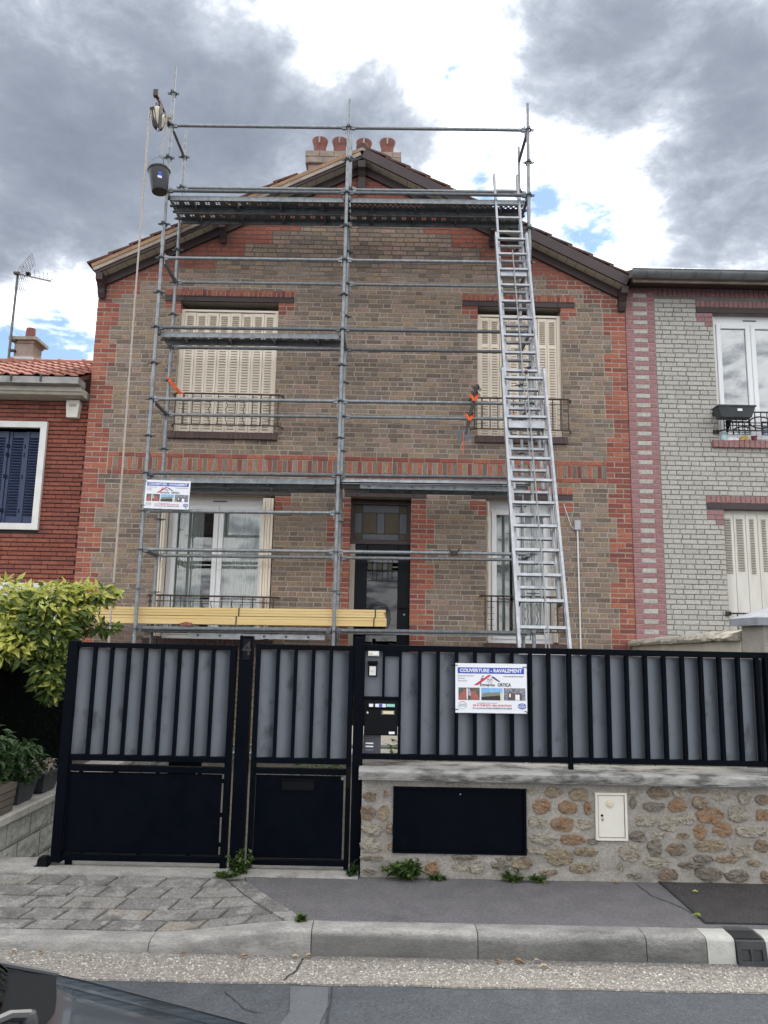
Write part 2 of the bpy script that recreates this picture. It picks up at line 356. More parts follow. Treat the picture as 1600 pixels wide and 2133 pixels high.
M_ink = mat('sign_ink', (0.015, 0.015, 0.02), rough=0.5)
M_inkg = mat('sign_grey_ink', (0.16, 0.16, 0.19), rough=0.5)
M_orange = mat('orange_webbing', (0.85, 0.13, 0.025), (0.7, 0.1, 0.02), 20, 0.7)
M_ropew = mat('rope', (0.52, 0.46, 0.40), (0.42, 0.36, 0.33), 60, 0.9, bump=0.5, bscale=200)
M_asph = mat('pavement_asphalt', (0.128, 0.12, 0.125), (0.108, 0.102, 0.107), 5, 0.92, bump=0.5, bscale=260, bdist=0.006, grain=(85, .30), speck=((0.21, 0.205, 0.205), 75, 0.16), stain=((0.065, 0.06, 0.062), 1.6, 0.55, 0.8))
M_road = mat('road_asphalt', (0.043, 0.050, 0.059), (0.035, 0.041, 0.049), 6, 0.9, bump=0.7, bscale=300, bdist=0.006, grain=(75, .38), speck=((0.15, 0.16, 0.17), 70, 0.17), stain=((0.07, 0.076, 0.083), 1.3, 0.56, 0.8))
M_patch = mat('road_patch', (0.068, 0.074, 0.083), (0.058, 0.064, 0.072), 6, 0.85, grain=(75, .2), bump=0.2, bscale=200)
M_gutter = mat('gutter_aggregate', (0.27, 0.25, 0.225), (0.18, 0.165, 0.15), 30, 0.95, bump=1.0, bscale=110, bdist=0.015, grain=(60, .5), speck=((0.56, 0.53, 0.48), 48, 0.27), stain=((0.13, 0.12, 0.11), 2.2, 0.55, 0.8))
M_kerb = mat('kerb_granite', (0.31, 0.30, 0.28), (0.22, 0.213, 0.20), 9, 0.9, bump=0.5, bscale=120, bdist=0.008, grain=(80, .2), speck=((0.46, 0.45, 0.43), 80, 0.14), stain=((0.15, 0.146, 0.14), 3.2, 0.46, 0.72), stretch=(0.6, 1, 2.2))
M_kerbd = mat('kerb_dark', (0.25, 0.243, 0.23), (0.18, 0.175, 0.166), 9, 0.9, bump=0.5, bscale=120, bdist=0.008, grain=(80, .25), speck=((0.36, 0.35, 0.34), 80, 0.16), stain=((0.085, 0.083, 0.08), 3.2, 0.45, 0.72), stretch=(0.6, 1, 2.2), zlow=((0.075, 0.073, 0.069), -.05, -.012, .6))  # darker foot: splash dirt plus painted shade of the kerb face
M_kerb2 = mat('kerb_stained_shaded', (0.31, 0.30, 0.28), (0.22, 0.213, 0.20), 9, 0.9, bump=0.5, bscale=120, bdist=0.008, grain=(80, .2), stain=((0.15, 0.146, 0.14), 3.2, 0.46, 0.72), stretch=(0.6, 1, 2.2), zlow=((0.09, 0.088, 0.083), -.05, -.015, .7))  # stained, its foot darkened by dirt and by painted face shade
M_kerbw = mat('kerb_white', (0.43, 0.42, 0.39), (0.34, 0.332, 0.31), 9, 0.9, bump=0.4, bscale=90, stain=((0.27, 0.26, 0.24), 6, 0.6, 0.8))
M_pave = mat('paving_stone', None, scale=7, tone=True, rough=0.9, bump=0.8, bscale=30, bdist=0.02, c2=(0.27, 0.26, 0.245), contrast=(0.52, 0.6), grain=(70, .18), ramp=[(0.0, (0.15, 0.143, 0.136)), (0.5, (0.185, 0.177, 0.168)), (0.85, (0.225, 0.215, 0.2)), (1.0, (0.25, 0.22, 0.18))], stain=((0.10, 0.095, 0.09), 6, 0.5, 0.7))
M_pjoint = mat('paving_joint', (0.13, 0.125, 0.115), (0.18, 0.17, 0.16), 20, 0.95, bump=0.5, bscale=90)
M_wmort = mat('wall_mortar', (0.345, 0.32, 0.285), (0.28, 0.26, 0.232), 5, 0.95, grain=(60, .16), bump=0.7, bscale=50, bdist=0.02, stain=((0.15, 0.138, 0.122), 2.6, 0.55, 0.8))
def stone(n, a, b_, d): return mat(n, a, b_, 20, 0.95, bump=1.0, bscale=75, bdist=0.035, contrast=(0.38, 0.6), stain=(d, 28, 0.56, 0.72), detail=7)
M_st = {'o': stone('stone_orange', (0.38, 0.215, 0.115), (0.36, 0.26, 0.175), (0.13, 0.075, 0.045)), 't': stone('stone_tan', (0.42, 0.34, 0.235), (0.33, 0.26, 0.18), (0.13, 0.10, 0.07)),
        'g': stone('stone_grey', (0.30, 0.265, 0.215), (0.235, 0.205, 0.165), (0.11, 0.10, 0.085)), 'w': stone('stone_pale', (0.50, 0.45, 0.37), (0.40, 0.35, 0.28), (0.17, 0.14, 0.11)), 'b': stone('stone_brown', (0.33, 0.245, 0.17), (0.26, 0.205, 0.155), (0.10, 0.075, 0.055))}
M_meter = mat('meter_cream', (0.68, 0.655, 0.585), (0.64, 0.61, 0.54), 5, 0.5, stain=((0.5, 0.45, 0.36), 6, 0.64, 0.85))
M_cast = mat('cast_iron', (0.028, 0.03, 0.033), (0.04, 0.042, 0.045), 12, 0.55, metal=0.3, bump=0.3, bscale=90)
M_cover = mat('cover_plate', (0.055, 0.05, 0.05), (0.042, 0.038, 0.038), 8, 0.7, bump=0.3, bscale=120, stain=((0.13, 0.125, 0.12), 14, 0.66, 0.74))
M_block = mat('split_block', (0.44, 0.44, 0.405), (0.33, 0.335, 0.305), 12, 0.9, bump=1.0, bscale=26, bdist=0.03)
M_soil = mat('garden_soil', (0.11, 0.095, 0.075), (0.15, 0.135, 0.11), 8, 0.95, bump=0.8, bscale=40)
M_leafy = mat('leaf_yellow', None, scale=6, tone=True, rough=0.45, ramp=[(0.0, (0.32, 0.36, 0.055)), (0.4, (0.54, 0.55, 0.12)), (0.75, (0.68, 0.66, 0.19)), (1.0, (0.30, 0.37, 0.06))])
M_leafg = mat('leaf_green', None, scale=6, tone=True, rough=0.45, ramp=[(0.0, (0.045, 0.085, 0.018)), (0.5, (0.085, 0.135, 0.028)), (1.0, (0.14, 0.18, 0.035))])
M_leafd = mat('leaf_dark', None, scale=6, tone=True, rough=0.5, ramp=[(0.0, (0.022, 0.05, 0.018)), (0.5, (0.04, 0.085, 0.026)), (1.0, (0.06, 0.11, 0.035))])
M_weed = mat('leaf_weed', None, scale=6, tone=True, rough=0.55, ramp=[(0.0, (0.045, 0.085, 0.02)), (0.5, (0.075, 0.13, 0.03)), (1.0, (0.12, 0.17, 0.05))])
M_hedge = mat('hedge_dark', None, scale=6, tone=True, rough=0.8, spec=0.03, ramp=[(0.0, (0.006, 0.011, 0.008)), (0.6, (0.010, 0.018, 0.012)), (1.0, (0.016, 0.026, 0.016))])
M_bark = mat('bark', (0.03, 0.024, 0.019), (0.02, 0.017, 0.014), 10, 0.9, bump=0.6)  # very dark: the deep shade under the crown is in the colour
M_dry = mat('dry_leaf', None, scale=6, tone=True, rough=0.8, ramp=[(0.0, (0.22, 0.11, 0.05)), (0.5, (0.36, 0.27, 0.13)), (1.0, (0.45, 0.38, 0.26))])
M_oldwood = mat('weathered_wood', (0.13, 0.105, 0.08), (0.09, 0.075, 0.06), 8, 0.85, bump=0.4, bscale=30, stretch=(0.5, 0.5, 4))
M_garw = mat('garden_wall_render', (0.52, 0.49, 0.41), (0.45, 0.42, 0.35), 4, 0.9, bump=0.3, bscale=40, stain=((0.3, 0.28, 0.22), 4, 0.62, 0.85))
M_garcap = mat('garden_wall_cap', (0.55, 0.50, 0.42), (0.36, 0.32, 0.26), 14, 0.9, bump=1.0, bscale=30, bdist=0.03)
M_room = mat('room_dark', (0.05, 0.048, 0.045), rough=0.9)
M_curt = mat('sheer_curtain', (0.66, 0.70, 0.67), (0.52, 0.56, 0.53), 12, 0.8, stretch=(6, 1, 0.15))
M_glass = glass('window_glass', (0.97, 0.98, 0.98), refl=0.8)
M_glassd = glass('window_glass_dim', (0.4, 0.44, 0.44), refl=0.5)
M_glassr = glass('window_glass_mirror', (0.55, 0.6, 0.62), refl=3.2)
M_door = mat('door_black', (0.002, 0.003, 0.006), rough=0.35, spec=0.15)
M_paint = mat('car_paint', (0.055, 0.072, 0.092), (0.048, 0.064, 0.083), 2, 0.24, metal=0.6, coat=1.0)
M_rubber = mat('tyre_rubber', (0.02, 0.02, 0.02), rough=0.8)
M_carglass = glass('car_glass', (0.05, 0.06, 0.065), refl=0.28)
M_chrome = mat('chrome', (0.7, 0.72, 0.74), rough=0.15, metal=1.0)
M_trim = mat('car_trim', (0.005, 0.006, 0.0075), rough=0.7, spec=0.08)
M_wiper = mat('wiper_grey', (0.03, 0.032, 0.035), rough=0.45)
M_ropeg = mat('rope_grey', (0.34, 0.34, 0.34), (0.26, 0.26, 0.27), 60, 0.9)
M_pmort = mat('mortar_pink', (0.42, 0.30, 0.29), (0.36, 0.25, 0.245), 5, 0.95)
M_grey = M_grey

def leafy(m, amt=0.38):
    """let light through the blade"""
    N = m.node_tree.nodes; L = m.node_tree.links; b = N['Principled BSDF']; o = [n for n in N if n.type == 'OUTPUT_MATERIAL'][0]
    t = N.new('ShaderNodeBsdfTranslucent'); x = N.new('ShaderNodeMixShader'); x.inputs[0].default_value = amt
    src = b.inputs['Base Color'].links[0].from_socket; L.new(src, t.inputs['Color'])
    L.new(b.outputs[0], x.inputs[1]); L.new(t.outputs[0], x.inputs[2]); L.new(x.outputs[0], o.inputs['Surface'])
for m_ in (M_leafy, M_leafg, M_leafd, M_weed): leafy(m_)

# ================================================================== GROUND
def slab(name, poly, z0, z1, m, parent=None, **k):
    mb = MB(); mb.prism([(x, y, z0) for x, y in poly], (0, 0, z1 - z0)); return mb.build(name, m, parent, **k)
g = MB(); g.add([(-400, -400, -1.4), (400, -400, -1.4), (400, 400, -1.4), (-400, 400, -1.4)], [(0, 1, 2, 3)]); g.build('ground', M_soil, kind='structure')
rd = MB()
rd.prism([(-80, -60, -0.14), (80, -60, -0.14), (80, 4.60, -0.14), (-80, 4.60, -0.14)], (0, 0, -0.3))
road = rd.build('road', M_road, kind='structure')
def drop(x):                       # how far the kerb is lowered in front of the driveway
    t = min(1, max(0, (-0.40 - x) / 0.92)); return 0.078 * t * t * (3 - 2 * t)
# worn gutter strip of exposed aggregate along the kerb, uneven edge towards the road
gu = MB(); n = 120; vs = []; fs = []
for i in range(n + 1):
    x = -6 + 12.0 * i / n; e = 4.292 + 0.012 * n3(x * 3, 0, 0) + 0.006 * n3(x * 14, 3, 0)
    for y, z in ((e, -0.1385), (e + 0.006, -0.131), (4.5, -0.133), (4.66, -0.129)): vs.append((x, y, z))
for i in range(n):
    for j in range(3): fs.append((i * 4 + j, i * 4 + 4 + j, i * 4 + 5 + j, i * 4 + 1 + j))
gu.add(vs, fs); gutter = gu.build('gutter_strip', M_gutter, kind='structure')
st = MB()                                                   # loose stones proud of the gutter's surface
for i in range(5200):
    x = R.uniform(-2.9, 2.9); y = R.uniform(4.30, 4.62); s = R.uniform(0.003, 0.010)
    a = R.uniform(0, 6.3); z = -0.1335
    p = [(x + s * R.uniform(.7, 1.3) * math.cos(a + k * 1.57), y + s * R.uniform(.7, 1.3) * math.sin(a + k * 1.57), z) for k in range(4)]
    st.add(p + [(x, y, z + s * R.uniform(.5, .9))], [(0, 1, 4), (1, 2, 4), (2, 3, 4), (3, 0, 4)], R.random())
st.build('gutter_stones', mat('gutter_stone', None, tone=True, rough=0.9, ramp=[(0.0, (0.10, 0.095, 0.085)), (0.5, (0.30, 0.275, 0.24)), (1.0, (0.55, 0.52, 0.46))]), gutter, kind='stuff')
# road repair patch and tar-sealed cracks
pt = MB(); poly = [(-0.42, 3.3), (-0.24, 3.3), (-0.25, 3.9), (-0.225, 4.05), (-0.235, 4.27), (-0.43, 4.27), (-0.40, 4.0), (-0.45, 3.8)]
pt.prism([(x, y, -0.139) for x, y in poly], (0, 0, 0.003)); pt.build('road_patch', M_patch, road)
def crack(name, pts, w, m, parent, z):
    mb = MB(); P = []
    for (x0, y0), (x1, y1) in zip(pts, pts[1:]):
        for k in range(6): t = k / 6; P.append((x0 + (x1 - x0) * t + R.uniform(-.006, .006), y0 + (y1 - y0) * t + R.uniform(-.006, .006)))
    P.append(pts[-1]); L_ = []; Rr = []
    for i, (x, y) in enumerate(P):
        a = Vector(P[min(i + 1, len(P) - 1)]) - Vector(P[max(i - 1, 0)]); a = Vector((-a.y, a.x)).normalized() * w * R.uniform(.4, 1.2)
        L_.append((x + a.x, y + a.y, z(x, y))); Rr.append((x - a.x, y - a.y, z(x, y)))
    k = len(P); mb.add(L_ + Rr, [(i, i + k, i + k + 1, i + 1) for i in range(k - 1)]); return mb.build(name, m, parent)
M_crack = mat('crack_black', (0.02, 0.02, 0.02), rough=1.0)
crack('crack', [(-0.215, 4.26), (-0.21, 4.0), (-0.235, 3.75), (-0.22, 3.3)], 0.006, M_crack, road, lambda x, y: -0.1345)
crack('crack', [(-0.75, 4.2), (-0.62, 4.02), (-0.53, 3.98)], 0.003, M_crack, road, lambda x, y: -0.1365)
crack('crack', [(-0.40, 4.60), (-0.42, 4.45), (-0.47, 4.32)], 0.006, M_crack, gutter, lambda x, y: -0.1285)

# kerb: each stone a piece, the left ones lowered for the driveway
kerb = link('kerb', None, None, (0, 4.7, -0.13), kind='structure')
def kerb_stone(x0, x1, m):
    mb = MB(); k = 14; prof = [(4.80, 0.0), (4.690, 0.0), (4.664, -0.006), (4.650, -0.022), (4.636, -0.135), (4.636, -0.3), (4.80, -0.3)]
    vs = []; fs = []
    for i in range(k + 1):
        x = x0 + 0.0025 + (x1 - x0 - 0.005) * i / k; d = drop(x)
        for j, (y, z) in enumerate(prof):
            w = 0.004 * n3(x * 6, y * 30, z * 20) if 0 < j < 5 else 0
            vs.append((x, y + w, z - d * (1 if j < 4 else 0) + w * .5))
    q = len(prof)
    for i in range(k):
        for j in range(q): fs.append((i * q + j, i * q + (j + 1) % q, (i + 1) * q + (j + 1) % q, (i + 1) * q + j))
    fs.append(tuple(range(q - 1, -1, -1))); fs.append(tuple(k * q + j for j in range(q)))
    mb.add(vs, fs); return mb.build('kerb_stone', m, kerb, smooth=True)
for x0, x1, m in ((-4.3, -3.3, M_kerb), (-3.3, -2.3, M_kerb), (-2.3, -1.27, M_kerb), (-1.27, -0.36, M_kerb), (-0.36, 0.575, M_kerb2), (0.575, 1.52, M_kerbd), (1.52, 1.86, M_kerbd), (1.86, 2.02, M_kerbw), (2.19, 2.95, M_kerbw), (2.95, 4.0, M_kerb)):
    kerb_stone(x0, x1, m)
# pavement in asphalt on the right
def pz(x, y):                                             # surface height of the pavement and crossing
    return -drop(x) * min(1, max(0, (5.58 - y) / 0.8))
pv = MB(); nx, ny = 60, 14; vs = []; fs = []
def diag(y): return -0.90 + (5.56 - y) * (0.50 / 0.76)      # where paving ends and asphalt starts
for j in range(ny + 1):
    y = 4.79 + (5.92 - 4.79) * j / ny; xl = diag(min(y, 5.56))
    for i in range(nx + 1):
        x = xl + (6 - xl) * (i / nx) ** 1.3; vs.append((x, y, pz(x, y) - 0.003 + 0.003 * n3(x * 2, y * 2, 0)))
for j in range(ny):
    for i in range(nx): a = j * (nx + 1) + i; fs.append((a, a + 1, a + nx + 2, a + nx + 1))
pv.add(vs, fs); pavement = pv.build('pavement', M_asph, smooth=True, kind='structure')
crack('crack', [(1.78, 5.62), (1.80, 5.35), (1.90, 5.2), (1.94, 5.05), (2.0, 4.98)], 0.004, M_crack, pavement, lambda x, y: 0.0015)
# driveway crossing: worn stone setts in rows
cr_ = MB(); vs = []; fs = []
for j in range(9):
    y = 4.79 + 0.81 * j / 8
    for i in range(13):
        x = -6 + (diag(min(y, 5.56)) + 0.0 + 6) * (i / 12) ** 0.6; vs.append((x, y, pz(x, y) - 0.014))
for j in range(8):
    for i in range(12): a = j * 13 + i; fs.append((a, a + 1, a + 14, a + 13))
cr_.add(vs, fs); crossing = cr_.build('driveway_crossing', M_pjoint, kind='structure')
def sett(poly, mname=M_pave):
    cx = sum(p[0] for p in poly) / len(poly); cy = sum(p[1] for p in poly) / len(poly); mb = MB(); k = len(poly)
    rings = []
    for s, dz in ((1.0, -0.02), (1.0, -0.004), (0.95, 0.002), (0.5, 0.0035)):
        rings.append([(cx + (x - cx) * s + R.uniform(-.004, .004) * (s < 1), cy + (y - cy) * s + R.uniform(-.004, .004) * (s < 1), pz(x, y) + dz + (R.uniform(-.0015, .0015) if s < 1 else 0)) for x, y in poly])
    vs = sum(rings, []) ; fs = []
    for r_ in range(3):
        for i in range(k): fs.append((r_ * k + i, r_ * k + (i + 1) % k, (r_ + 1) * k + (i + 1) % k, (r_ + 1) * k + i))
    fs.append(tuple(3 * k + i for i in range(k))); mb.add(vs, fs); return mb.build('paving_stone', mname, crossing, smooth=True)
rows = [5.575, 5.405, 5.235, 5.07, 4.92, 4.795]
for r_ in range(5):
    ya, yb = rows[r_ + 1] + 0.008, rows[r_] - 0.008; x = -5.3 + R.uniform(0, .3)
    lim_a, lim_b = diag(ya) - 0.14, diag(yb) - 0.14; sk = 0.04
    while x < lim_b - 0.05:
        w = R.uniform(0.18, 0.34); x1 = min(x + w, lim_b if lim_b - (x + w) < 0.16 else x + w)
        if x1 >= lim_b - .001: sett([(x, ya), (lim_a, ya), (lim_b, yb), (x + sk, yb)]); break
        k = 4; sett([(x, ya), ((x + x1) / 2, ya + R.uniform(-.004, .004)), (x1 - 0.016, ya), (x1 - 0.016 + sk, yb), ((x + x1) / 2 + sk, yb + R.uniform(-.004, .004)), (x + sk, yb)]); x = x1
for k in range(4):                                          # edging stones along the slanting end
    y1 = 5.50 - k * 0.178; y0 = y1 - 0.165; sett([(diag(y0) - 0.125, y0), (diag(y0) - 0.006, y0), (diag(y1) - 0.006, y1), (diag(y1) - 0.125, y1)])
# concrete threshold under the gates, ragged front edge
th = MB(); n = 60; vs = []; fs = []
for i in range(n + 1):
    x = -6 + (-0.13 + 6) * i / n; f = 5.60 + 0.018 * n3(x * 4, 9, 0) + 0.01 * n3(x * 15, 2, 0) - (0.02 if x < -1.0 else 0)
    for y, z in ((f, -0.03), (f + 0.004, 0.006), (5.72, 0.012), (5.93, 0.008), (5.93, -0.4)): vs.append((x, y, z))
for i in range(n):
    for j in range(4): fs.append((i * 5 + j, i * 5 + 5 + j, i * 5 + 6 + j, i * 5 + 1 + j))
th.add(vs, fs); th.build('gate_threshold', M_concrete, kind='structure')
# garden behind the fence and the driveway that runs down beside it
slab('garden_ground', [(-2.2, 5.93), (9, 5.93), (9, 10.85), (-2.2, 10.85)], -0.6, -0.02, M_soil, kind='structure')
dw = MB(); dw.add([(-6, 5.93, 0.004), (-2.2, 5.93, 0.004), (-2.2, 10.6, -1.33), (-6, 10.6, -1.33)], [(0, 1, 2, 3)]); dw.build('driveway', M_concrete, kind='structure')

# dark cover plate set in the pavement, with raised studs
cp = thing('cover_plate', (2.35, 5.28, 0), 'dark patterned iron cover plate set flat in the pavement by the stone wall', 'cover')
mb = MB(); mb.box(1.955, 2.98, 4.885, 5.672, -0.03, 0.003); mb.build('plate', M_cover, cp)
fr = MB()
for x0, x1, y0, y1 in ((1.95, 1.968, 4.88, 5.677), (2.97, 2.985, 4.88, 5.677), (1.968, 2.97, 4.88, 4.893), (1.968, 2.97, 5.664, 5.677)): fr.box(x0, x1, y0, y1, -0.03, 0.006)
fr.build('frame', M_cast, cp)
sd = MB()
for i in range(34):
    for j in range(26):
        x = 1.985 + i * 0.029 + (j % 2) * .0145; y = 4.905 + j * 0.029; h = 0.0055
        if x > 2.955: continue
        a = 0.012; dx, dy = ((a, 0.004) if (i + j) % 2 else (0.004, a)); sd.box(x - dx, x + dx, y - dy, y + dy, 0.002, h)
sd.build('studs', M_cover, cp, kind='stuff')
# kerb drain inlet
di = thing('kerb_drain', (2.13, 4.74, -0.13), 'black cast iron kerb drain with ribbed lid and two square holes', 'drain')
mb = MB(); mb.prism([(2.022, 4.862, -0.012), (2.022, 4.655, -0.012), (2.022, 4.62, -0.14), (2.022, 4.862, -0.14)], (0.165, 0, 0)); mb.build('body', M_cast, di)
for i in range(11):
    x = 2.03 + i * 0.0145; rb = MB(); rb.box(x, x + 0.007, 4.668, 4.85, -0.013, -0.003); rb.build('rib', M_cast, di)
fp = MB()
y_at = lambda z: 4.655 - (z + 0.012) * (-0.035) / (-0.128) * -1
for (x0, x1, z0, z1) in ((2.022, 2.046, -0.135, -0.012), (2.096, 2.113, -0.135, -0.012), (2.163, 2.187, -0.135, -0.012), (2.046, 2.096, -0.05, -0.012), (2.113, 2.163, -0.05, -0.012), (2.046, 2.096, -0.135, -0.105), (2.113, 2.163, -0.135, -0.105)):
    ya, yb = 4.655 - 0.273 * (-0.012 - z0), 4.655 - 0.273 * (-0.012 - z1)
    fp.prism([(x0, ya, z0), (x0, yb, z1), (x0, yb - 0.012, z1), (x0, ya - 0.012, z0)], (x1 - x0, 0, 0))
fp.build('grille', M_cast, di)

# weeds and fallen leaves
def leaf_tpl(l, w, fold=0.25, droop=0.3):
    """pointed leaf along +X, 6 quads/tris"""
    pts = []; k = [0.0, 0.28, 0.62, 1.0]; ws = [0.05, 0.85, 0.75, 0.0]
    vs = []
    for t, q in zip(k, ws):
        z = -droop * l * t * t
        if q == 0: vs.append((l * t, 0, z)); continue
        vs += [(l * t, -w * q / 2, z + fold * w * q), (l * t, 0, z), (l * t, w * q / 2, z + fold * w * q)]
    fs = [(0, 3, 4, 1), (1, 4, 5, 2), (3, 6, 7, 4), (4, 7, 8, 5), (6, 9, 7), (7, 9, 8)]
    return vs, fs
def put_leaf(mb, p, d, upv, l, w, t, droop=0.3, fold=0.25):
    vs, fs = leaf_tpl(l, w, fold, droop); d = Vector(d).normalized(); s = Vector(upv).cross(d)
    if s.length < 1e-3: s = Vector((1, 0, 0)).cross(d)
    s.normalize(); u = d.cross(s); p = Vector(p)
    mb.add([p + d * v[0] + s * v[1] + u * v[2] for v in vs], fs, t)
def weed(name, x, y, z, rad, h, n, label, m=M_weed, ll=(0.02, 0.045)):
    t = thing(name, (x, y, z), label, 'weed'); st_ = MB(); lf = MB()
    for i in range(max(4, n // 14)):
        a = R.uniform(0, 6.28); r_ = rad * R.uniform(.2, 1); top = Vector((x + r_ * math.cos(a), y - abs(r_ * math.sin(a)) * .6, z + h * R.uniform(.45, 1) * (1.1 - .5 * r_ / rad)))
        b0 = Vector((x + r_ * .3 * math.cos(a), y - .2 * abs(r_ * math.sin(a)), z)); st_.tube([b0, (b0 + top) / 2 + Vector((0, 0, .01)), top], 0.0018, 4, False)
        for k in range(14):
            f = R.uniform(.15, 1); p = b0.lerp(top, f); dr = Vector((R.uniform(-1, 1), R.uniform(-1, .6), R.uniform(-.1, .8)))
            l = R.uniform(*ll); put_leaf(lf, p, dr, (0, 0, 1), l, l * R.uniform(.5, .75), R.random(), R.uniform(.1, .5))
    st_.build('stems', M_weed, t, kind='stuff'); lf.build('foliage', m, t, kind='stuff'); return t
weed('weed', -0.945, 5.66, 0.0, 0.10, 0.19, 260, 'leafy green weed growing at the foot of the post between the two gates', ll=(0.02, 0.05))
weed('weed', -1.02, 5.57, 0.0, 0.09, 0.05, 150, 'low tuft of weed in the threshold crack in front of the gate post', ll=(0.018, 0.04))
weed('weed', -0.17, 5.66, 0.0, 0.05, 0.10, 110, 'small dark weed at the bottom of the post beside the stone wall', m=M_leafd)
weed('weed', 0.21, 5.63, 0.0, 0.18, 0.155, 420, 'large clump of green weeds under the black hatch in the stone wall', ll=(0.025, 0.06))
weed('weed', 0.40, 5.63, 0.0, 0.07, 0.04, 70, 'sparse sprig of weed right of the large weed clump under the hatch')
weed('weed', 0.93, 5.63, 0.0, 0.08, 0.075, 170, 'rounded green weed at the wall foot near the right end of the hatch')
weed('weed', 1.12, 5.635, 0.0, 0.10, 0.05, 110, 'thin weeds along the wall foot between hatch and meter box')
weed('weed', -0.42, 4.80, 0.0, 0.04, 0.025, 60, 'tiny weed in the corner where paving stones meet the kerb')
lf_lab = ['brown curled dead leaf at the kerb foot, far left', 'pale twisted leaf scrap left of the others by the lowered kerb', 'reddish dry leaf by the kerb joint in the lowered kerb', 'small dry leaf in the gutter, left of the round brown leaf', 'round brown dead leaf in the gutter below the rising kerb', 'greenish leaf fragment at the kerb joint in the middle', 'pale leaf standing in the gutter before the dark kerb stone', 'dry leaf in the gutter right of the standing pale leaf', 'dark dry leaf against the dark kerb stone', 'lone leaf lying further out in the gutter stones', 'yellow green leaf lying on the dark cover plate', 'yellow leaf at the near left corner of the cover plate', 'dry leaf against the stone wall foot below the meter box', 'pale dry leaf against the stone wall foot below the hatch']
lf_pos = [(-1.86, 4.60, -.128), (-1.98, 4.595, -.128), (-1.08, 4.60, -.128), (-.70, 4.60, -.128), (-.46, 4.595, -.128), (-.35, 4.61, -.128), (.69, 4.575, -.128), (.77, 4.60, -.128), (.88, 4.61, -.128), (.90, 4.54, -.13), (2.09, 5.42, .006), (1.96, 4.96, .004), (1.62, 5.61, .002), (.84, 5.61, .002)]
for lb, p in zip(lf_lab, lf_pos):
    mb = MB(); l = R.uniform(.035, .06); put_leaf(mb, (0, 0, .006), (R.uniform(-1, 1), R.uniform(-.4, .4), .15), (0, 0, 1), l, l * R.uniform(.4, .65), 0, .35, .5)
    if 'yellow' in lb: mm = M_leafy
    else: mm = M_dry
    mb.build('fallen_leaf', mm, loc=p, label=lb, cat='leaf', group='fallen leaves')

# ================================================================== STONE WALL AND GATES
WY = 5.66
wall = thing('stone_wall', (1.4, 5.8, 0), 'low rubble stone wall with grey mortar and weathered concrete coping', 'wall')
mb = MB(); nx, nz = 110, 16; vs = []; fs = []        # mortar face, gently uneven, left open at the two boxes
def hole(x, z): return (0.115 < x < 1.03 and 0.168 < z < 0.594) or (1.535 < x < 1.73 and 0.285 < z < 0.575)
mb.box(-0.115, 3.4, WY + 0.07, 5.93, -0.1, 0.655)
xs = sorted(set([-0.115 + 3.515 * i / nx for i in range(nx + 1)] + [0.115, 1.03, 1.535, 1.73])); zs = sorted(set([-0.02 + 0.675 * i / nz for i in range(nz + 1)] + [0.168, 0.594, 0.285, 0.575]))
for z in zs:
    for x in xs: vs.append((x, WY + 0.010 * n3(x * 5, z * 5, 0) + 0.004 * n3(x * 22, z * 22, 1), z))
w_ = len(xs)
for j in range(len(zs) - 1):
    for i in range(w_ - 1):
        if hole((xs[i] + xs[i + 1]) / 2, (zs[j] + zs[j + 1]) / 2): continue
        a = j * w_ + i; fs.append((a, a + 1, a + w_ + 1, a + w_))
mb.add(vs, fs); mb.add([(-0.115, WY, -0.02), (-0.115, WY, 0.61), (-0.115, WY + 0.08, 0.61), (-0.115, WY + 0.08, -0.02)], [(0, 1, 2, 3)])
mb.build('mortar', M_wmort, wall)
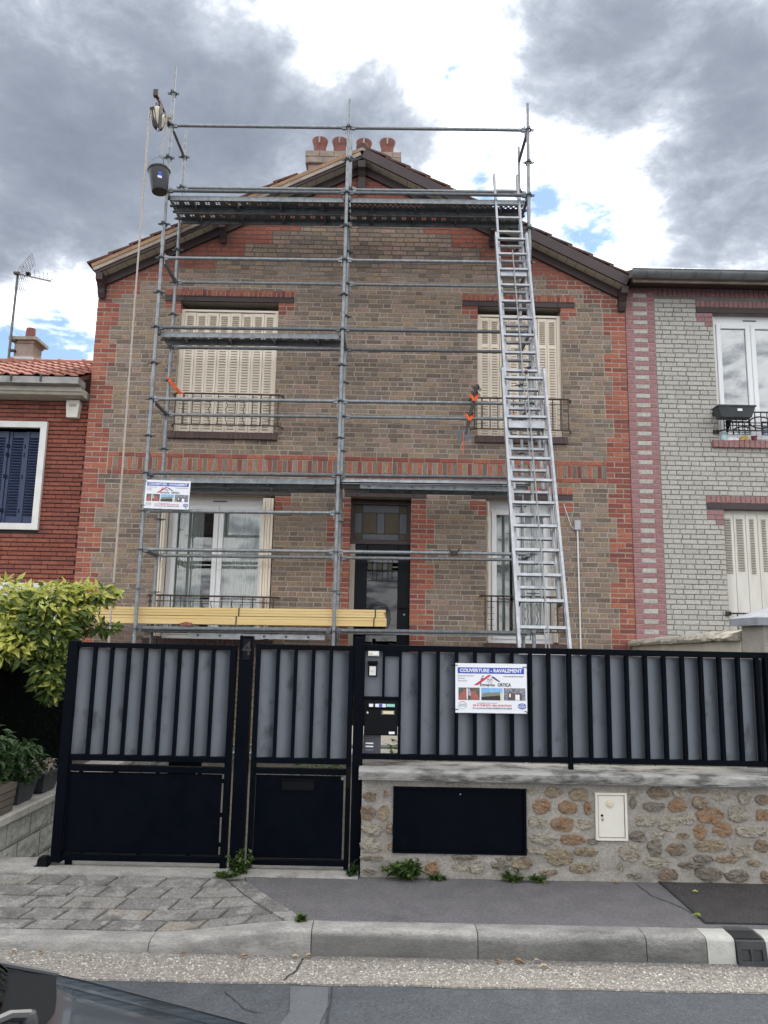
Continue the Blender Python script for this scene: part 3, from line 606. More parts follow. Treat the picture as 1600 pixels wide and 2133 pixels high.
STONES = """1.08,0.59,0.08,0.06,t 1.23,0.58,0.12,0.07,t 1.41,0.57,0.13,0.08,t 1.15,0.49,0.13,0.10,o 1.33,0.48,0.12,0.09,o 1.47,0.48,0.05,0.08,o 1.12,0.38,0.13,0.09,g 1.29,0.37,0.17,0.09,o 1.44,0.37,0.10,0.07,t 1.15,0.27,0.19,0.07,w 1.36,0.27,0.17,0.07,o 1.50,0.26,0.08,0.04,g 1.11,0.19,0.13,0.04,w 1.23,0.22,0.06,0.03,g 1.26,0.15,0.18,0.10,t 1.45,0.19,0.16,0.06,t 1.41,0.08,0.14,0.06,t 1.52,0.11,0.05,0.08,g 1.69,0.10,0.04,0.05,g 1.76,0.19,0.14,0.12,b 1.82,0.30,0.11,0.07,g 1.79,0.52,0.04,0.08,g 1.80,0.60,0.08,0.04,t 1.97,0.59,0.15,0.07,b 1.93,0.50,0.15,0.06,g 1.87,0.41,0.15,0.09,w 2.04,0.39,0.15,0.11,w 2.12,0.60,0.10,0.07,w 2.10,0.51,0.13,0.08,o 2.26,0.61,0.13,0.03,t 2.26,0.53,0.11,0.08,t 2.32,0.45,0.18,0.10,o 2.16,0.42,0.11,0.07,w 1.96,0.31,0.10,0.05,g 2.13,0.31,0.10,0.04,t 2.25,0.34,0.09,0.09,o 2.41,0.36,0.14,0.09,o 2.40,0.58,0.13,0.07,w 2.58,0.57,0.09,0.09,w 2.53,0.46,0.14,0.11,w 2.70,0.46,0.10,0.08,o 2.70,0.56,0.10,0.07,b 2.61,0.35,0.20,0.07,g 1.93,0.22,0.10,0.11,g 2.08,0.22,0.14,0.08,b 2.32,0.25,0.21,0.08,t 2.54,0.22,0.14,0.09,b 2.67,0.25,0.11,0.09,b 1.94,0.13,0.18,0.07,b 2.27,0.16,0.14,0.05,g 2.18,0.12,0.18,0.04,g 2.44,0.16,0.16,0.05,t 2.62,0.14,0.08,0.04,t 2.02,0.05,0.13,0.08,b 2.31,0.06,0.21,0.09,g 2.49,0.05,0.16,0.08,g 2.69,0.05,0.06,0.08,b 1.78,0.04,0.10,0.03,g 1.02,0.11,0.12,0.07,b 1.19,0.05,0.12,0.03,t -0.06,0.53,0.09,0.06,b 0.05,0.55,0.02,0.04,o -0.07,0.42,0.10,0.09,b 0.04,0.42,0.08,0.10,t -0.04,0.31,0.14,0.08,t 0.08,0.32,0.04,0.08,t -0.04,0.20,0.14,0.10,b -0.04,0.12,0.15,0.03,g 0.09,0.20,0.03,0.04,o -0.06,0.03,0.09,0.04,g 0.38,0.06,0.10,0.08,o 0.22,0.10,0.05,0.04,w 0.58,0.08,0.12,0.07,t 0.69,0.08,0.09,0.09,t 0.85,0.10,0.13,0.08,g 1.00,0.10,0.12,0.06,t 0.61,0.14,0.18,0.03,g 0.92,0.14,0.04,0.03,g"""
for i, q in enumerate(STONES.split()):
    cx, cz, w, h, c = q.split(','); cx, cz, w, h = float(cx), float(cz), float(w) * 1.06, float(h) * 1.07
    if c in 'gtb' and R.random() < .3: c = 'w'
    mb = MB(); nseg = 30; vs = [(cx, 0, cz)]; fs = []; ang0 = R.uniform(0, 6.28); dep = R.uniform(0.009, 0.018); base = WY
    nv = R.randint(6, 9); va = sorted([(k_ + R.uniform(-.3, .3)) * 2 * math.pi / nv for k_ in range(nv)]); vr = [R.uniform(.78, 1.12) for _ in range(nv)]; tx_, tz_ = R.uniform(-.06, .06), R.uniform(-.1, .1)
    def prad(a):
        for k_ in range(nv):
            a0, a1 = va[k_], va[(k_ + 1) % nv] + (2 * math.pi if k_ == nv - 1 else 0); aa = a if a >= va[0] else a + 2 * math.pi
            if a0 <= aa <= a1:
                p0 = (vr[k_] * math.cos(a0), vr[k_] * math.sin(a0)); p1 = (vr[(k_ + 1) % nv] * math.cos(a1), vr[(k_ + 1) % nv] * math.sin(a1)); ca_, sa_ = math.cos(aa), math.sin(aa)
                den_ = (p1[0] - p0[0]) * sa_ - (p1[1] - p0[1]) * ca_; return abs((p1[0] * p0[1] - p1[1] * p0[0]) / den_) if abs(den_) > 1e-6 else 1.0
        return 1.0
    rings = [(0.25, 1.0), (0.48, 0.98), (0.70, 0.95), (0.93, 0.82), (0.99, 0.2), (1.02, -0.8)]
    vs = [(cx, base - dep, cz)]
    for rr, hh in rings:
        for k in range(nseg):
            a = 2 * math.pi * k / nseg
            ca, sa = math.cos(a), math.sin(a); pw = 2.6; sq = (abs(ca) ** pw + abs(sa) ** pw) ** (-1 / pw)
            wob = 1 + 0.12 * n3(ca * 4 + i, sa * 4, i * 1.3) + 0.12 * n3(ca * 9 + i, sa * 9, i)
            rad = rr * (.35 * sq + .65 * prad(a)) * 1.08 * wob; x = cx + ca * rad * w / 2; z = cz + sa * rad * h / 2
            y = base - dep * hh + (tx_ * (x - cx) + tz_ * (z - cz)) * (1 if hh > 0 else 0) + (0.012 * n3(x * 28, z * 28, i) + 0.011 * n3(x * 75, z * 75, i)) * (1 if hh > 0 else 0)
            vs.append((x, y, z))
    for k in range(nseg): fs.append((0, 1 + k, 1 + (k + 1) % nseg))
    for r_ in range(len(rings) - 1):
        for k in range(nseg): a = 1 + r_ * nseg; b = a + nseg; fs.append((a + k, b + k, b + (k + 1) % nseg, a + (k + 1) % nseg))
    mb.add(vs, [f[::-1] for f in fs]); mb.build('stone', M_st[c], wall, smooth=True)
# coping
mb = MB(); prof = [(5.592, 0.657), (5.586, 0.664), (5.587, 0.706), (5.598, 0.717), (5.615, 0.722), (5.95, 0.730), (5.95, 0.652), (5.592, 0.652)]
k = 90; vs = []; fs = []; q = len(prof)
for i in range(k + 1):
    x = -0.14 + 3.5 * i / k
    for j, (y, z) in enumerate(prof):
        e = 0.0045 * n3(x * 9, j * 2.2, 0) + 0.0025 * n3(x * 35, j * 3, 1) if j < 5 else 0
        vs.append((x, y + e, z + e * .7))
for i in range(k):
    for j in range(q): fs.append((i * q + j, i * q + (j + 1) % q, (i + 1) * q + (j + 1) % q, (i + 1) * q + j))
fs.append(tuple(range(q - 1, -1, -1))); fs.append(tuple(k * q + j for j in range(q)))
mb.add(vs, fs); mb.build('coping', M_coping, wall, smooth=True)
# black hatch and gas meter box let into the wall
ht = thing('wall_hatch', (0.57, 5.66, 0.168), 'wide flat black metal hatch panel set in the low stone wall', 'hatch')
mb = MB(); mb.box(0.118, 1.027, WY + 0.012, WY + 0.06, 0.17, 0.592); mb.build('panel', M_black, ht)
mb = MB()
for x0, x1, z0, z1 in ((0.105, 0.122, 0.160, 0.602), (1.022, 1.039, 0.160, 0.602), (0.122, 1.022, 0.160, 0.176), (0.122, 1.022, 0.588, 0.602)): mb.box(x0, x1, WY - 0.014, WY + 0.05, z0, z1)
mb.build('frame', M_black, ht)
mb = MB(); mb.lathe([(0.0, -0.004), (0.006, -0.004), (0.007, 0.002), (0.007, 0.01)], (0.577, WY + 0.008, 0.555), 10, (0, 1, 0)); mb.build('lock', M_chrome, ht)
gm = thing('meter_box', (1.63, 5.66, 0.28), 'cream gas meter box door with round vent, set in the stone wall', 'meter box')
mb = MB()
for x0, x1, z0, z1 in ((1.521, 1.537, 0.271, 0.588), (1.727, 1.743, 0.271, 0.588), (1.537, 1.727, 0.271, 0.287), (1.537, 1.727, 0.573, 0.588)): mb.box(x0, x1, WY - 0.02, WY + 0.05, z0, z1)
mb.build('frame', M_meter, gm)
mb = MB(); mb.cbox(1.541, 1.723, WY - 0.014, WY + 0.03, 0.291, 0.569, 0.003); mb.build('door', M_meter, gm)
mb = MB(); mb.box(1.534, 1.73, WY + 0.03, WY + 0.045, 0.28, 0.58); mb.build('backing', M_crack, gm)
mb = MB(); mb.lathe([(0.0, -0.014), (0.014, -0.014), (0.017, -0.006), (0.029, -0.004), (0.0295, 0.0)], (1.622, WY - 0.014, 0.515), 22, (0, 1, 0)); mb.build('vent', mat('vent_ivory', (0.62, 0.56, 0.42), rough=0.5), gm, smooth=True)
mb = MB(); mb.lathe([(0.0, -0.004), (0.008, -0.004), (0.009, 0.0)], (1.567, WY - 0.014, 0.435), 12, (0, 1, 0)); mb.build('keyhole', M_blackp, gm)
mb = MB(); mb.box(1.562, 1.576, WY - 0.0165, WY - 0.012, 0.398, 0.418); mb.build('latch', M_galv, gm)

# ---- steel frames
GY = 5.75
def frame_bars(mb, bars, y0, y1):
    for x0, x1, z0, z1 in bars: mb.cbox(x0, x1, y0, y1, z0, z1, 0.002)
def panel_unit(parent, x0, x1, z0, z1, slats, sw=0.024, ymid=GY):
    """grey sheet behind upright black slats"""
    edges = [x0] + list(slats) + [x1]
    for a, b in zip(edges, edges[1:]):
        mb = MB(); k = 6; vs = []                      # near the slat on its left, bent back to its right so shade deepens there
        for i in range(k + 1):
            f = min(1, i / (k - 1)); xx = a - 0.002 + (b - a + 0.002) * f + (.003 if i == k else 0); yy = ymid + 0.012 + (0.058 * f * f if i < k else 0)
            vs += [(xx, yy, z0 - 0.012), (xx, yy, z1 - 0.004), (xx, yy + .003, z1 - 0.004), (xx, yy + .003, z0 - 0.012)]
        mb.add(vs, [(4 * i + j, 4 * i + (j + 1) % 4, 4 * i + 4 + (j + 1) % 4, 4 * i + 4 + j)[::-1] for i in range(k) for j in range(4)] + [(0, 1, 2, 3), (4 * k + 3, 4 * k + 2, 4 * k + 1, 4 * k)]); mb.build('infill_panel', M_panel, parent, smooth=True)
    for x in slats:
        mb = MB(); mb.cbox(x - sw / 2, x + sw / 2, ymid - 0.018, ymid + 0.026, z0, z1, 0.002); mb.build('slat', M_black, parent)
# left gate leaf
gl = thing('driveway_gate', (-1.66, GY, 0.02), 'wide black gate leaf with slatted grey panels above a solid sheet, left of the post', 'gate')
mb = MB(); frame_bars(mb, [(-2.292, -2.222, 0.03, 1.565)], GY - 0.03, GY + 0.04); mb.build('stile', M_black, gl)
mb = MB(); frame_bars(mb, [(-1.105, -1.062, 0.012, 1.553)], GY - 0.022, GY + 0.04); mb.build('stile', M_black, gl)
for z0, z1 in ((1.518, 1.556), (0.722, 0.762), (0.648, 0.690), (0.045, 0.088)):
    mb = MB(); frame_bars(mb, [(-2.222, -1.105, z0, z1)], GY - 0.02, GY + 0.035); mb.build('rail', M_black, gl)
panel_unit(gl, -2.222, -1.105, 0.762, 1.518, [-2.222 + 1.117 * (i + 1) / 9 for i in range(8)])
mb = MB(); mb.box(-2.2165, -1.122, GY + 0.0, GY + 0.006, 0.096, 0.640); mb.build('kick_sheet', M_black, gl)
for q in [(x, x + .03, .63, .652) for x in (-2.15, -1.9, -1.6, -1.3)] + [(-1.126, -1.1, z, z + .03) for z in (.15, .35, .58)] + [(x, x + .03, .08, .1) for x in (-2.1, -1.7, -1.35)]:
    mb = MB(); mb.box(q[0], q[1], GY + .001, GY + .005, q[2], q[3]); mb.build('weld_tab', M_black, gl)
mb = MB(); mb.box(-2.20, -2.15, GY + 0.0, GY + 0.012, 0.0, 0.046); mb.build('foot', M_black, gl)
gs = thing('gate_stop', (-2.33, 5.72, 0.005), 'small black floor stop under the left end of the wide gate leaf', 'gate stop')
mb = MB(); mb.prism([(-2.372, 5.70, 0.012), (-2.372, 5.70, 0.05), (-2.362, 5.70, 0.068), (-2.318, 5.70, 0.068), (-2.306, 5.70, 0.05), (-2.306, 5.70, 0.012)], (0, 0.07, 0)); mb.build('housing', M_blackp, gs)
mb = MB(); mb.box(-2.39, -2.29, 5.69, 5.78, 0.004, 0.012); mb.build('base', M_blackp, gs)
# post with the house number
po = thing('gate_post', (-0.98, GY, 0), 'black square steel post between the gates, numbered four at its top', 'post')
mb = MB(); mb.cbox(-1.040, -0.945, GY - 0.020, GY + 0.065, -0.02, 1.625, 0.003); mb.build('shaft', M_black, po)
mb = MB(); mb.cbox(-1.012, -0.955, GY - 0.030, GY - 0.0225, 1.45, 1.60, 0.002); mb.build('number_plate', M_blackp, po)
# pedestrian gate
pg = thing('garden_gate', (-0.56, GY, 0.02), 'narrow black gate with letter slot, between the numbered post and the stone wall', 'gate')
for x0, x1 in ((-0.918, -0.884), (-0.235, -0.201)):
    mb = MB(); frame_bars(mb, [(x0, x1, 0.02, 1.57)], GY - 0.022, GY + 0.035); mb.build('stile', M_black, pg)
for z0, z1 in ((1.53, 1.567), (0.728, 0.765), (0.655, 0.694), (0.04, 0.075)):
    mb = MB(); frame_bars(mb, [(-0.884, -0.235, z0, z1)], GY - 0.02, GY + 0.03); mb.build('rail', M_black, pg)
panel_unit(pg, -0.884, -0.235, 0.765, 1.53, [-0.884 + 0.649 * (i + 1) / 5 for i in range(4)])
mb = MB(); mb.box(-0.878, -0.250, GY + 0.0, GY + 0.006, 0.084, 0.645); mb.build('kick_sheet', M_black, pg)
mb = MB(); mb.box(-0.70, -0.45, GY - 0.012, GY + 0.001, 0.612, 0.620); mb.box(-0.69, -0.46, GY - 0.006, GY + 0.001, 0.55, 0.606); mb.box(-0.685, -0.465, GY - 0.010, GY - 0.0055, 0.545, 0.552); mb.build('letter_flap', M_blackp, pg)
mb = MB(); mb.lathe([(0, -0.012), (0.012, -0.012), (0.013, 0.0)], (-0.258, GY, 0.632), 14, (0, 1, 0)); mb.build('lock', M_galv, pg)
mb = MB(); mb.box(-0.232, -0.200, GY - 0.03, GY - 0.022, 0.57, 0.71); mb.build('handle_plate', M_blackp, pg)
# post at the wall
p2 = thing('gate_post', (-0.15, GY, 0), 'plain black square steel post at the left end of the stone wall', 'post')
mb = MB(); mb.cbox(-0.192, -0.119, GY - 0.03, GY + 0.05, -0.02, 1.632, 0.003); mb.build('shaft', M_black, p2)
# long fence on the wall
fe = thing('slatted_fence', (1.36, GY, 0.73), 'long black slatted fence with grey panels on top of the stone wall', 'fence')
mb = MB(); frame_bars(mb, [(-0.118, 2.842, 1.535, 1.58)], GY - 0.02, GY + 0.03); mb.build('rail', M_black, fe)
mb = MB(); frame_bars(mb, [(-0.118, 2.842, 0.770, 0.806)], GY - 0.02, GY + 0.03); mb.build('rail', M_black, fe)
mb = MB(); frame_bars(mb, [(1.366, 1.394, 0.726, 1.58)], GY - 0.026, GY + 0.032); mb.build('post', M_black, fe)
mb = MB(); frame_bars(mb, [(2.812, 2.842, 0.726, 1.58)], GY - 0.026, GY + 0.032); mb.build('post', M_black, fe)
panel_unit(fe, 0.150, 1.366, 0.806, 1.535, [0.150 + 1.216 * (i + 1) / 9 for i in range(8)])
panel_unit(fe, 1.394, 2.812, 0.806, 1.535, [1.394 + 1.418 * (i + 1) / 10.4 for i in range(10)])
# letterbox bay
mb = MB(); frame_bars(mb, [(0.132, 0.152, 0.806, 1.535), (-0.118, 0.132, 1.186, 1.208), (0.012, 0.030, 1.208, 1.535), (0.030, 0.132, 1.500, 1.535)], GY - 0.02, GY + 0.03); mb.build('letterbox_frame', M_black, fe)
mb = MB(); mb.box(-0.117, 0.012, GY + 0.02, GY + 0.026, 1.208, 1.535); mb.box(0.030, 0.132, GY + 0.02, GY + 0.026, 1.208, 1.5); mb.build('infill_panel', M_panel, fe)
mb = MB(); mb.box(-0.117, 0.010, GY + 0.012, GY + 0.016, 0.806, 0.934); mb.build('lower_plate', mat('plate_dark_grey', (0.055, 0.058, 0.068), rough=0.45), fe)
lb = thing('letterbox', (0.01, GY, 0.934), 'black metal letterbox with small stickers, mounted at the left end of the fence', 'letterbox')
mb = MB(); mb.box(-0.113, 0.128, GY - 0.016, GY + 0.30, 0.936, 1.184); mb.build('body', M_blackp, lb)
mb = MB(); mb.cbox(-0.107, 0.123, GY - 0.026, GY - 0.017, 0.940, 1.122, 0.002); mb.build('door', M_blackp, lb)
mb = MB(); mb.cbox(-0.095, 0.112, GY - 0.031, GY - 0.017, 1.124, 1.172, 0.004); mb.build('mail_flap', M_blackp, lb)
def flat(parent, name, m, x0, x1, z0, z1, y): mb = MB(); mb.box(x0, x1, y, y + 0.0015, z0, z1); return mb.build(name, m, parent)
M_cyan = mat('sticker_cyan', (0.30, 0.62, 0.55), rough=0.4); M_ivory = mat('name_card', (0.68, 0.64, 0.42), rough=0.5)
flat(lb, 'sticker', M_signw, -0.080, -0.050, 1.137, 1.158, GY - 0.0335); flat(lb, 'sticker', M_signw, -0.035, 0.042, 1.136, 1.159, GY - 0.0335)
flat(lb, 'sticker', M_cyan, 0.047, 0.106, 1.139, 1.159, GY - 0.0335); flat(lb, 'sticker', M_blue, -0.008, 0.015, 1.137, 1.158, GY - 0.0350)
flat(lb, 'name_holder', M_galvd, 0.010, 0.106, 1.084, 1.113, GY - 0.0290); flat(lb, 'name_card', M_ivory, 0.021, 0.098, 1.088, 1.109, GY - 0.0306)
flat(lb, 'sticker', M_signw, 0.066, 0.108, 0.948, 0.965, GY - 0.0290)
mb = MB(); mb.lathe([(0, -0.008), (0.008, -0.008), (0.009, 0)], (-0.090, GY - 0.026, 1.096), 12, (0, 1, 0)); mb.build('lock', M_chrome, lb)
for z in (0.876, 0.854, 0.829): flat(fe, 'notice_strip', M_signw if z != .829 else M_inkg, -0.100, -0.044, z - .004, z + .005, GY + 0.0095)
bl = thing('doorbell', (-0.035, GY, 1.38), 'white push button doorbell in a black rain hood beside the letterbox', 'doorbell')
mb = MB(); mb.cbox(-0.093, -0.027, GY - 0.012, GY + 0.019, 1.352, 1.46, 0.003); mb.prism([(-0.097, GY - 0.040, 1.446), (-0.097, GY - 0.012, 1.462), (-0.097, GY - 0.012, 1.44)], (0.074, 0, 0)); mb.build('hood', M_blackp, bl)
mb = MB(); mb.cbox(-0.083, -0.036, GY - 0.028, GY - 0.013, 1.358, 1.424, 0.004); mb.build('button_plate', M_white, bl)
mb = MB(); mb.lathe([(0, -0.006), (0.008, -0.006), (0.010, 0.0)], (-0.06, GY - 0.028, 1.395), 16, (0, 1, 0)); mb.build('button', M_meter, bl)
np_ = thing('bell_nameplate', (-0.055, GY, 1.5), 'small cream nameplate bell push above the black hooded doorbell', 'nameplate')
mb = MB(); mb.cbox(-0.095, -0.015, GY - 0.026, GY + 0.018, 1.497, 1.533, 0.003); mb.build('frame', M_meter, np_)
flat(np_, 'card', M_signw, -0.060, -0.024, 1.505, 1.525, GY - 0.0285)
mb = MB(); mb.lathe([(0, -0.005), (0.007, -0.005), (0.008, 0)], (-0.077, GY - 0.026, 1.515), 12, (0, 1, 0)); mb.build('button', M_ivory, np_)

# ---- printed site boards
def text(parent, s, x, z, size, m, y, bold=0.0, shear=0.0, sx=1.0, align='CENTER'):
    cu = bpy.data.curves.new('lettering', 'FONT'); cu.body = s; cu.size = size; cu.align_x = align; cu.align_y = 'CENTER'; cu.offset = bold; cu.shear = shear
    cu.extrude = 0.0002; cu.resolution_u = 3; cu.materials.append(m)
    tmp = bpy.data.objects.new('tmp', cu); me = bpy.data.meshes.new_from_object(tmp); bpy.data.objects.remove(tmp); bpy.data.curves.remove(cu)
    o = bpy.data.objects.new('lettering', me); COL.objects.link(o)
    o.location = (x, y, z); o.rotation_euler = (math.pi / 2, 0, 0); o.scale = (sx, 1, 1)
    if parent: o.parent = parent
    return o
text(po, '4', -0.003, 1.53, 0.14, mat('number_dark', (.009, .0105, .013), rough=.4), -0.0315, 0.002)
def site_board(name, loc, label, ties):
    t = thing(name, loc, label, 'sign'); w, h = 0.52, 0.352
    def bx(nm, m, x0, x1, z0, z1, d=0.0012, y=0.0):
        b = MB(); b.box(x0, x1, y - d, y, z0, z1); o = link(nm, b.mesh(nm, m), None); o.parent = t; return o
    b = MB(); b.box(-w / 2, w / 2, 0, 0.004, -h / 2, h / 2); o = link('board', b.mesh('board', M_signw), None); o.parent = t
    X = lambda u: -w / 2 + w * (u - 82) / 1410.0; Z = lambda v: h / 2 - h * (v - 68) / 968.0
    bx('title_band', M_blue, X(128), X(1440), Z(268), Z(150))
    text(t, 'COUVERTURE - RAVALEMENT', (X(128) + X(1440)) / 2, Z(211), 0.0345, M_signw, -0.0018, 0.0011, 0, 0.975)
    for i, s in enumerate(('Recherche de fuites', 'Entretien', 'Rénovation')): text(t, s, X(130), Z(313 + 50 * i), 0.0145, M_inkg, -0.0012, 0, 0.25, 1, 'LEFT')
    text(t, 'www.entreprise-ortica.fr', X(1430), Z(316), 0.0155, M_inkg, -0.0012, 0.0003, 0.2, 0.95, 'RIGHT')
    text(t, 'Entreprise', X(565), Z(487), 0.030, M_ink, -0.0024, 0.0004, 0, 0.86, 'LEFT'); text(t, 'ORTICA', X(915), Z(487), 0.0335, M_ink, -0.0024, 0.0008, 0, 0.78, 'LEFT')
    for nm, m, pl in (('roof_stripe', M_signr, [(440, 497), (520, 497), (800, 292), (735, 292)]), ('roof_stripe', M_navy, [(790, 335), (820, 315), (975, 424), (925, 424)])):
        b = MB(); b.prism([(X(u), -0.0004, Z(v)) for u, v in pl], (0, -0.001, 0)); o = link(nm, b.mesh(nm, m), None); o.parent = t
    b = MB()
    for a0, r0, c0 in ((0, 52, (762, 403)),):
        for i in range(24):
            a = i * math.pi / 12; a2 = a + math.pi / 12
            b.bar((X(c0[0] + r0 * math.cos(a)), -0.001, Z(c0[1] + r0 * math.sin(a))), (X(c0[0] + r0 * math.cos(a2)), -0.001, Z(c0[1] + r0 * math.sin(a2))), 0.0012, 0.001, (0, 1, 0))
    for q in (1, -1): b.bar((X(762 - 38 * q), -0.001, Z(440)), (X(762 + 30 * q), -0.001, Z(372)), 0.0012, 0.0025, (0, 1, 0)); b.bar((X(762 + 14 * q), -0.001, Z(378)), (X(762 + 46 * q), -0.001, Z(392)), 0.0012, 0.004, (0, 1, 0))
    o = link('tool_emblem', b.mesh('tool_emblem', M_inkg), None); o.parent = t
    b = MB()        # small worker climbing the red stripe
    for pl in ([(575, 392), (600, 345), (640, 352), (640, 372), (600, 395)], [(600, 330), (635, 296), (645, 318), (615, 340)]): b.prism([(X(u), -0.0016, Z(v)) for u, v in pl], (0, -0.0006, 0))
    o = link('climber_mark', b.mesh('climber_mark', M_inkg), None); o.parent = t
    for x0, x1, m in ((143, 560, PH[0]), (592, 1010, PH[1]), (1035, 1460, PH[2])): bx('photo', m, X(x0), X(x1), Z(786), Z(545))
    def pol(nm, m, pl, d=0.0018):
        b = MB(); b.prism([(X(u), -0.0008, Z(v)) for u, v in pl], (0, -d + 0.0008, 0)); o = link(nm, b.mesh(nm, m), None); o.parent = t
    pol('photo_roof', PC['red'], [(143, 700), (300, 560), (305, 780), (143, 780)]); pol('photo_roof', PC['red'], [(390, 610), (470, 620), (560, 760), (560, 780), (390, 780)]); pol('photo_gutter', M_signw, [(303, 560), (325, 560), (325, 780), (303, 780)]); pol('photo_flashing', PC['grey'], [(335, 560), (365, 560), (395, 700), (335, 700)])
    pol('photo_roof', PC['olive'], [(610, 660), (640, 640), (960, 628), (960, 690), (600, 715)]); pol('photo_wall', PC['dark'], [(592, 720), (960, 690), (968, 786), (592, 786)]); pol('photo_wall', M_ivory, [(968, 640), (1010, 640), (1010, 786), (968, 786)])
    pol('photo_house', PC['brown'], [(1110, 660), (1160, 600), (1210, 650), (1380, 640), (1390, 780), (1110, 780)]); pol('photo_house', M_signw, [(1260, 670), (1345, 670), (1345, 780), (1260, 780)], 0.0022); pol('photo_house', M_signw, [(1140, 660), (1170, 640), (1170, 720), (1140, 720)], 0.0022)
    text(t, 'contact@entreprise-ortica.fr', X(700), Z(842), 0.0125, M_inkg, -0.0012, 0, 0.2)
    text(t, 'Tél. 01.73.88.35.73 - Mob. 06.58.67.03.25', X(803), Z(888), 0.0178, M_signr, -0.0012, 0.0005, 0, 0.94)
    text(t, '22 rue des Bas 92600 ASNIERES SUR SEINE', X(806), Z(944), 0.0165, M_inkg, -0.0012, 0.0004, 0, 0.96)
    hexp = [(222, 812), (295, 852), (295, 925), (222, 965), (148, 925), (148, 852)]
    b = MB(); m2 = [0, 0, 1, 1, 1, 0]
    for i in range(6): (u0, v0), (u1, v1) = hexp[i], hexp[(i + 1) % 6]; b.bar((X(u0), -0.001, Z(v0)), (X(u1), -0.001, Z(v1)), 0.0014, 0.0025, (0, 1, 0), m=m2[i])
    o = link('hexagon_emblem', b.mesh('hexagon_emblem', [M_signr, M_cyan]), None); o.parent = t
    text(t, 'GARANTIE', X(222), Z(875), 0.009, M_inkg, -0.0012); text(t, 'DÉCENNALE', X(222), Z(902), 0.009, M_inkg, -0.0012)
    pol('oval_badge', M_blue, [(1390 + 84 * math.cos(i * math.pi / 12), 897 + 58 * math.sin(i * math.pi / 12)) for i in range(24)])
    for i, s in enumerate(('DEVIS', 'DÉPLACEMENT', 'GRATUIT')): text(t, s, X(1390), Z(868 + 29 * i), 0.0105, M_signw, -0.0024, 0.0003)
    for (u, v, ang) in ties:
        b = MB(); a = math.radians(ang); p = Vector((X(u), -0.004, Z(v))); d = Vector((math.cos(a), 0, math.sin(a))); b.tube([p - d * .012, p + d * .022, p + d * .032 + Vector((0, .02, 0))], 0.0028, 6); o = link('cable_tie', b.mesh('cable_tie', M_blackp), None); o.parent = t
    return t
PH = [mat('photo_dark', (0.06, 0.06, 0.065), (0.16, 0.13, 0.12), 90, 0.4), mat('photo_sky', (0.20, 0.42, 0.75), (0.30, 0.52, 0.8), 20, 0.4), mat('photo_street', (0.32, 0.33, 0.40), (0.10, 0.10, 0.11), 70, 0.4)]
PC = {'red': mat('photo_red', (0.40, 0.13, 0.10), (0.34, 0.10, 0.08), 60, 0.4), 'grey': mat('photo_grey', (0.4, 0.4, 0.42), rough=0.4), 'olive': mat('photo_olive', (0.22, 0.24, 0.16), rough=0.4), 'dark': mat('photo_shadow', (0.035, 0.025, 0.03), rough=0.4), 'brown': mat('photo_brown', (0.12, 0.08, 0.07), rough=0.4)}
b1 = site_board('site_sign', (0.804, GY - 0.032, 1.285), 'white roofing company sign with photos, tied to the black slatted fence', [(95, 110, 180), (1440, 128, 0), (110, 968, 180), (1470, 1000, -20)])
b1.rotation_euler = (0, math.radians(-0.3), 0)
b2 = site_board('site_sign', (-2.794, 9.735, 3.402), 'white roofing company sign with photos, tied to the scaffold at upper left', [(95, 120, 165), (1400, 200, 60), (95, 940, 180), (1400, 960, -60)])
b2.rotation_euler = (0, math.radians(1.4), math.radians(-2)); b2.scale = (1.12, 1, 1.06)

# ================================================================== BRICK WALLS
CO = 0.071; J = 0.012
FY = 10.80                                     # face of the main front
def fill(xa, xb, row, style):
    """split one course between xa and xb into bricks"""
    out = []
    if style == 'flem':
        P = 0.22 + 0.105 + 2 * J; off = (row % 2) * P / 2 + 0.013 * ((row * 7) % 5)
        k = math.floor((xa - off) / P) - 1; cuts = []
        while k * P + off < xb + P:
            b = k * P + off; cuts += [(b, b + 0.22), (b + 0.22 + J, b + P - J)]; k += 1
        for a, b in cuts:
            a, b = max(a, xa), min(b, xb)
            if b - a > 0.035: out.append((a, b))
        if out:
            if out[0][0] - xa > J * 1.2: out[0] = (xa, out[0][1])
            if xb - out[-1][1] > J * 1.2: out[-1] = (out[-1][0], xb)
    elif style == 'stretch':
        P = 0.22 + J; off = (row % 2) * P / 2 + (0.03 if row % 3 else 0); k = math.floor((xa - off) / P)
        while k * P + off < xb:
            a, b = max(k * P + off, xa), min(k * P + off + 0.22, xb)
            if b - a > 0.03: out.append((a, b))
            k += 1
    else:                                          # quoin: alternate heads and stretchers
        w = xb - xa; n = max(1, round(w / 0.1165)); u = (w + J) / n; pat = []
        i = 0; lead = (row % 2 == 0)
        while i < n:
            s = 2 if (lead and n - i >= 2) or (not lead and i > 0 and n - i >= 2) else 1
            pat.append((xa + i * u, xa + (i + s) * u - J)); i += s
        out = pat
    return out
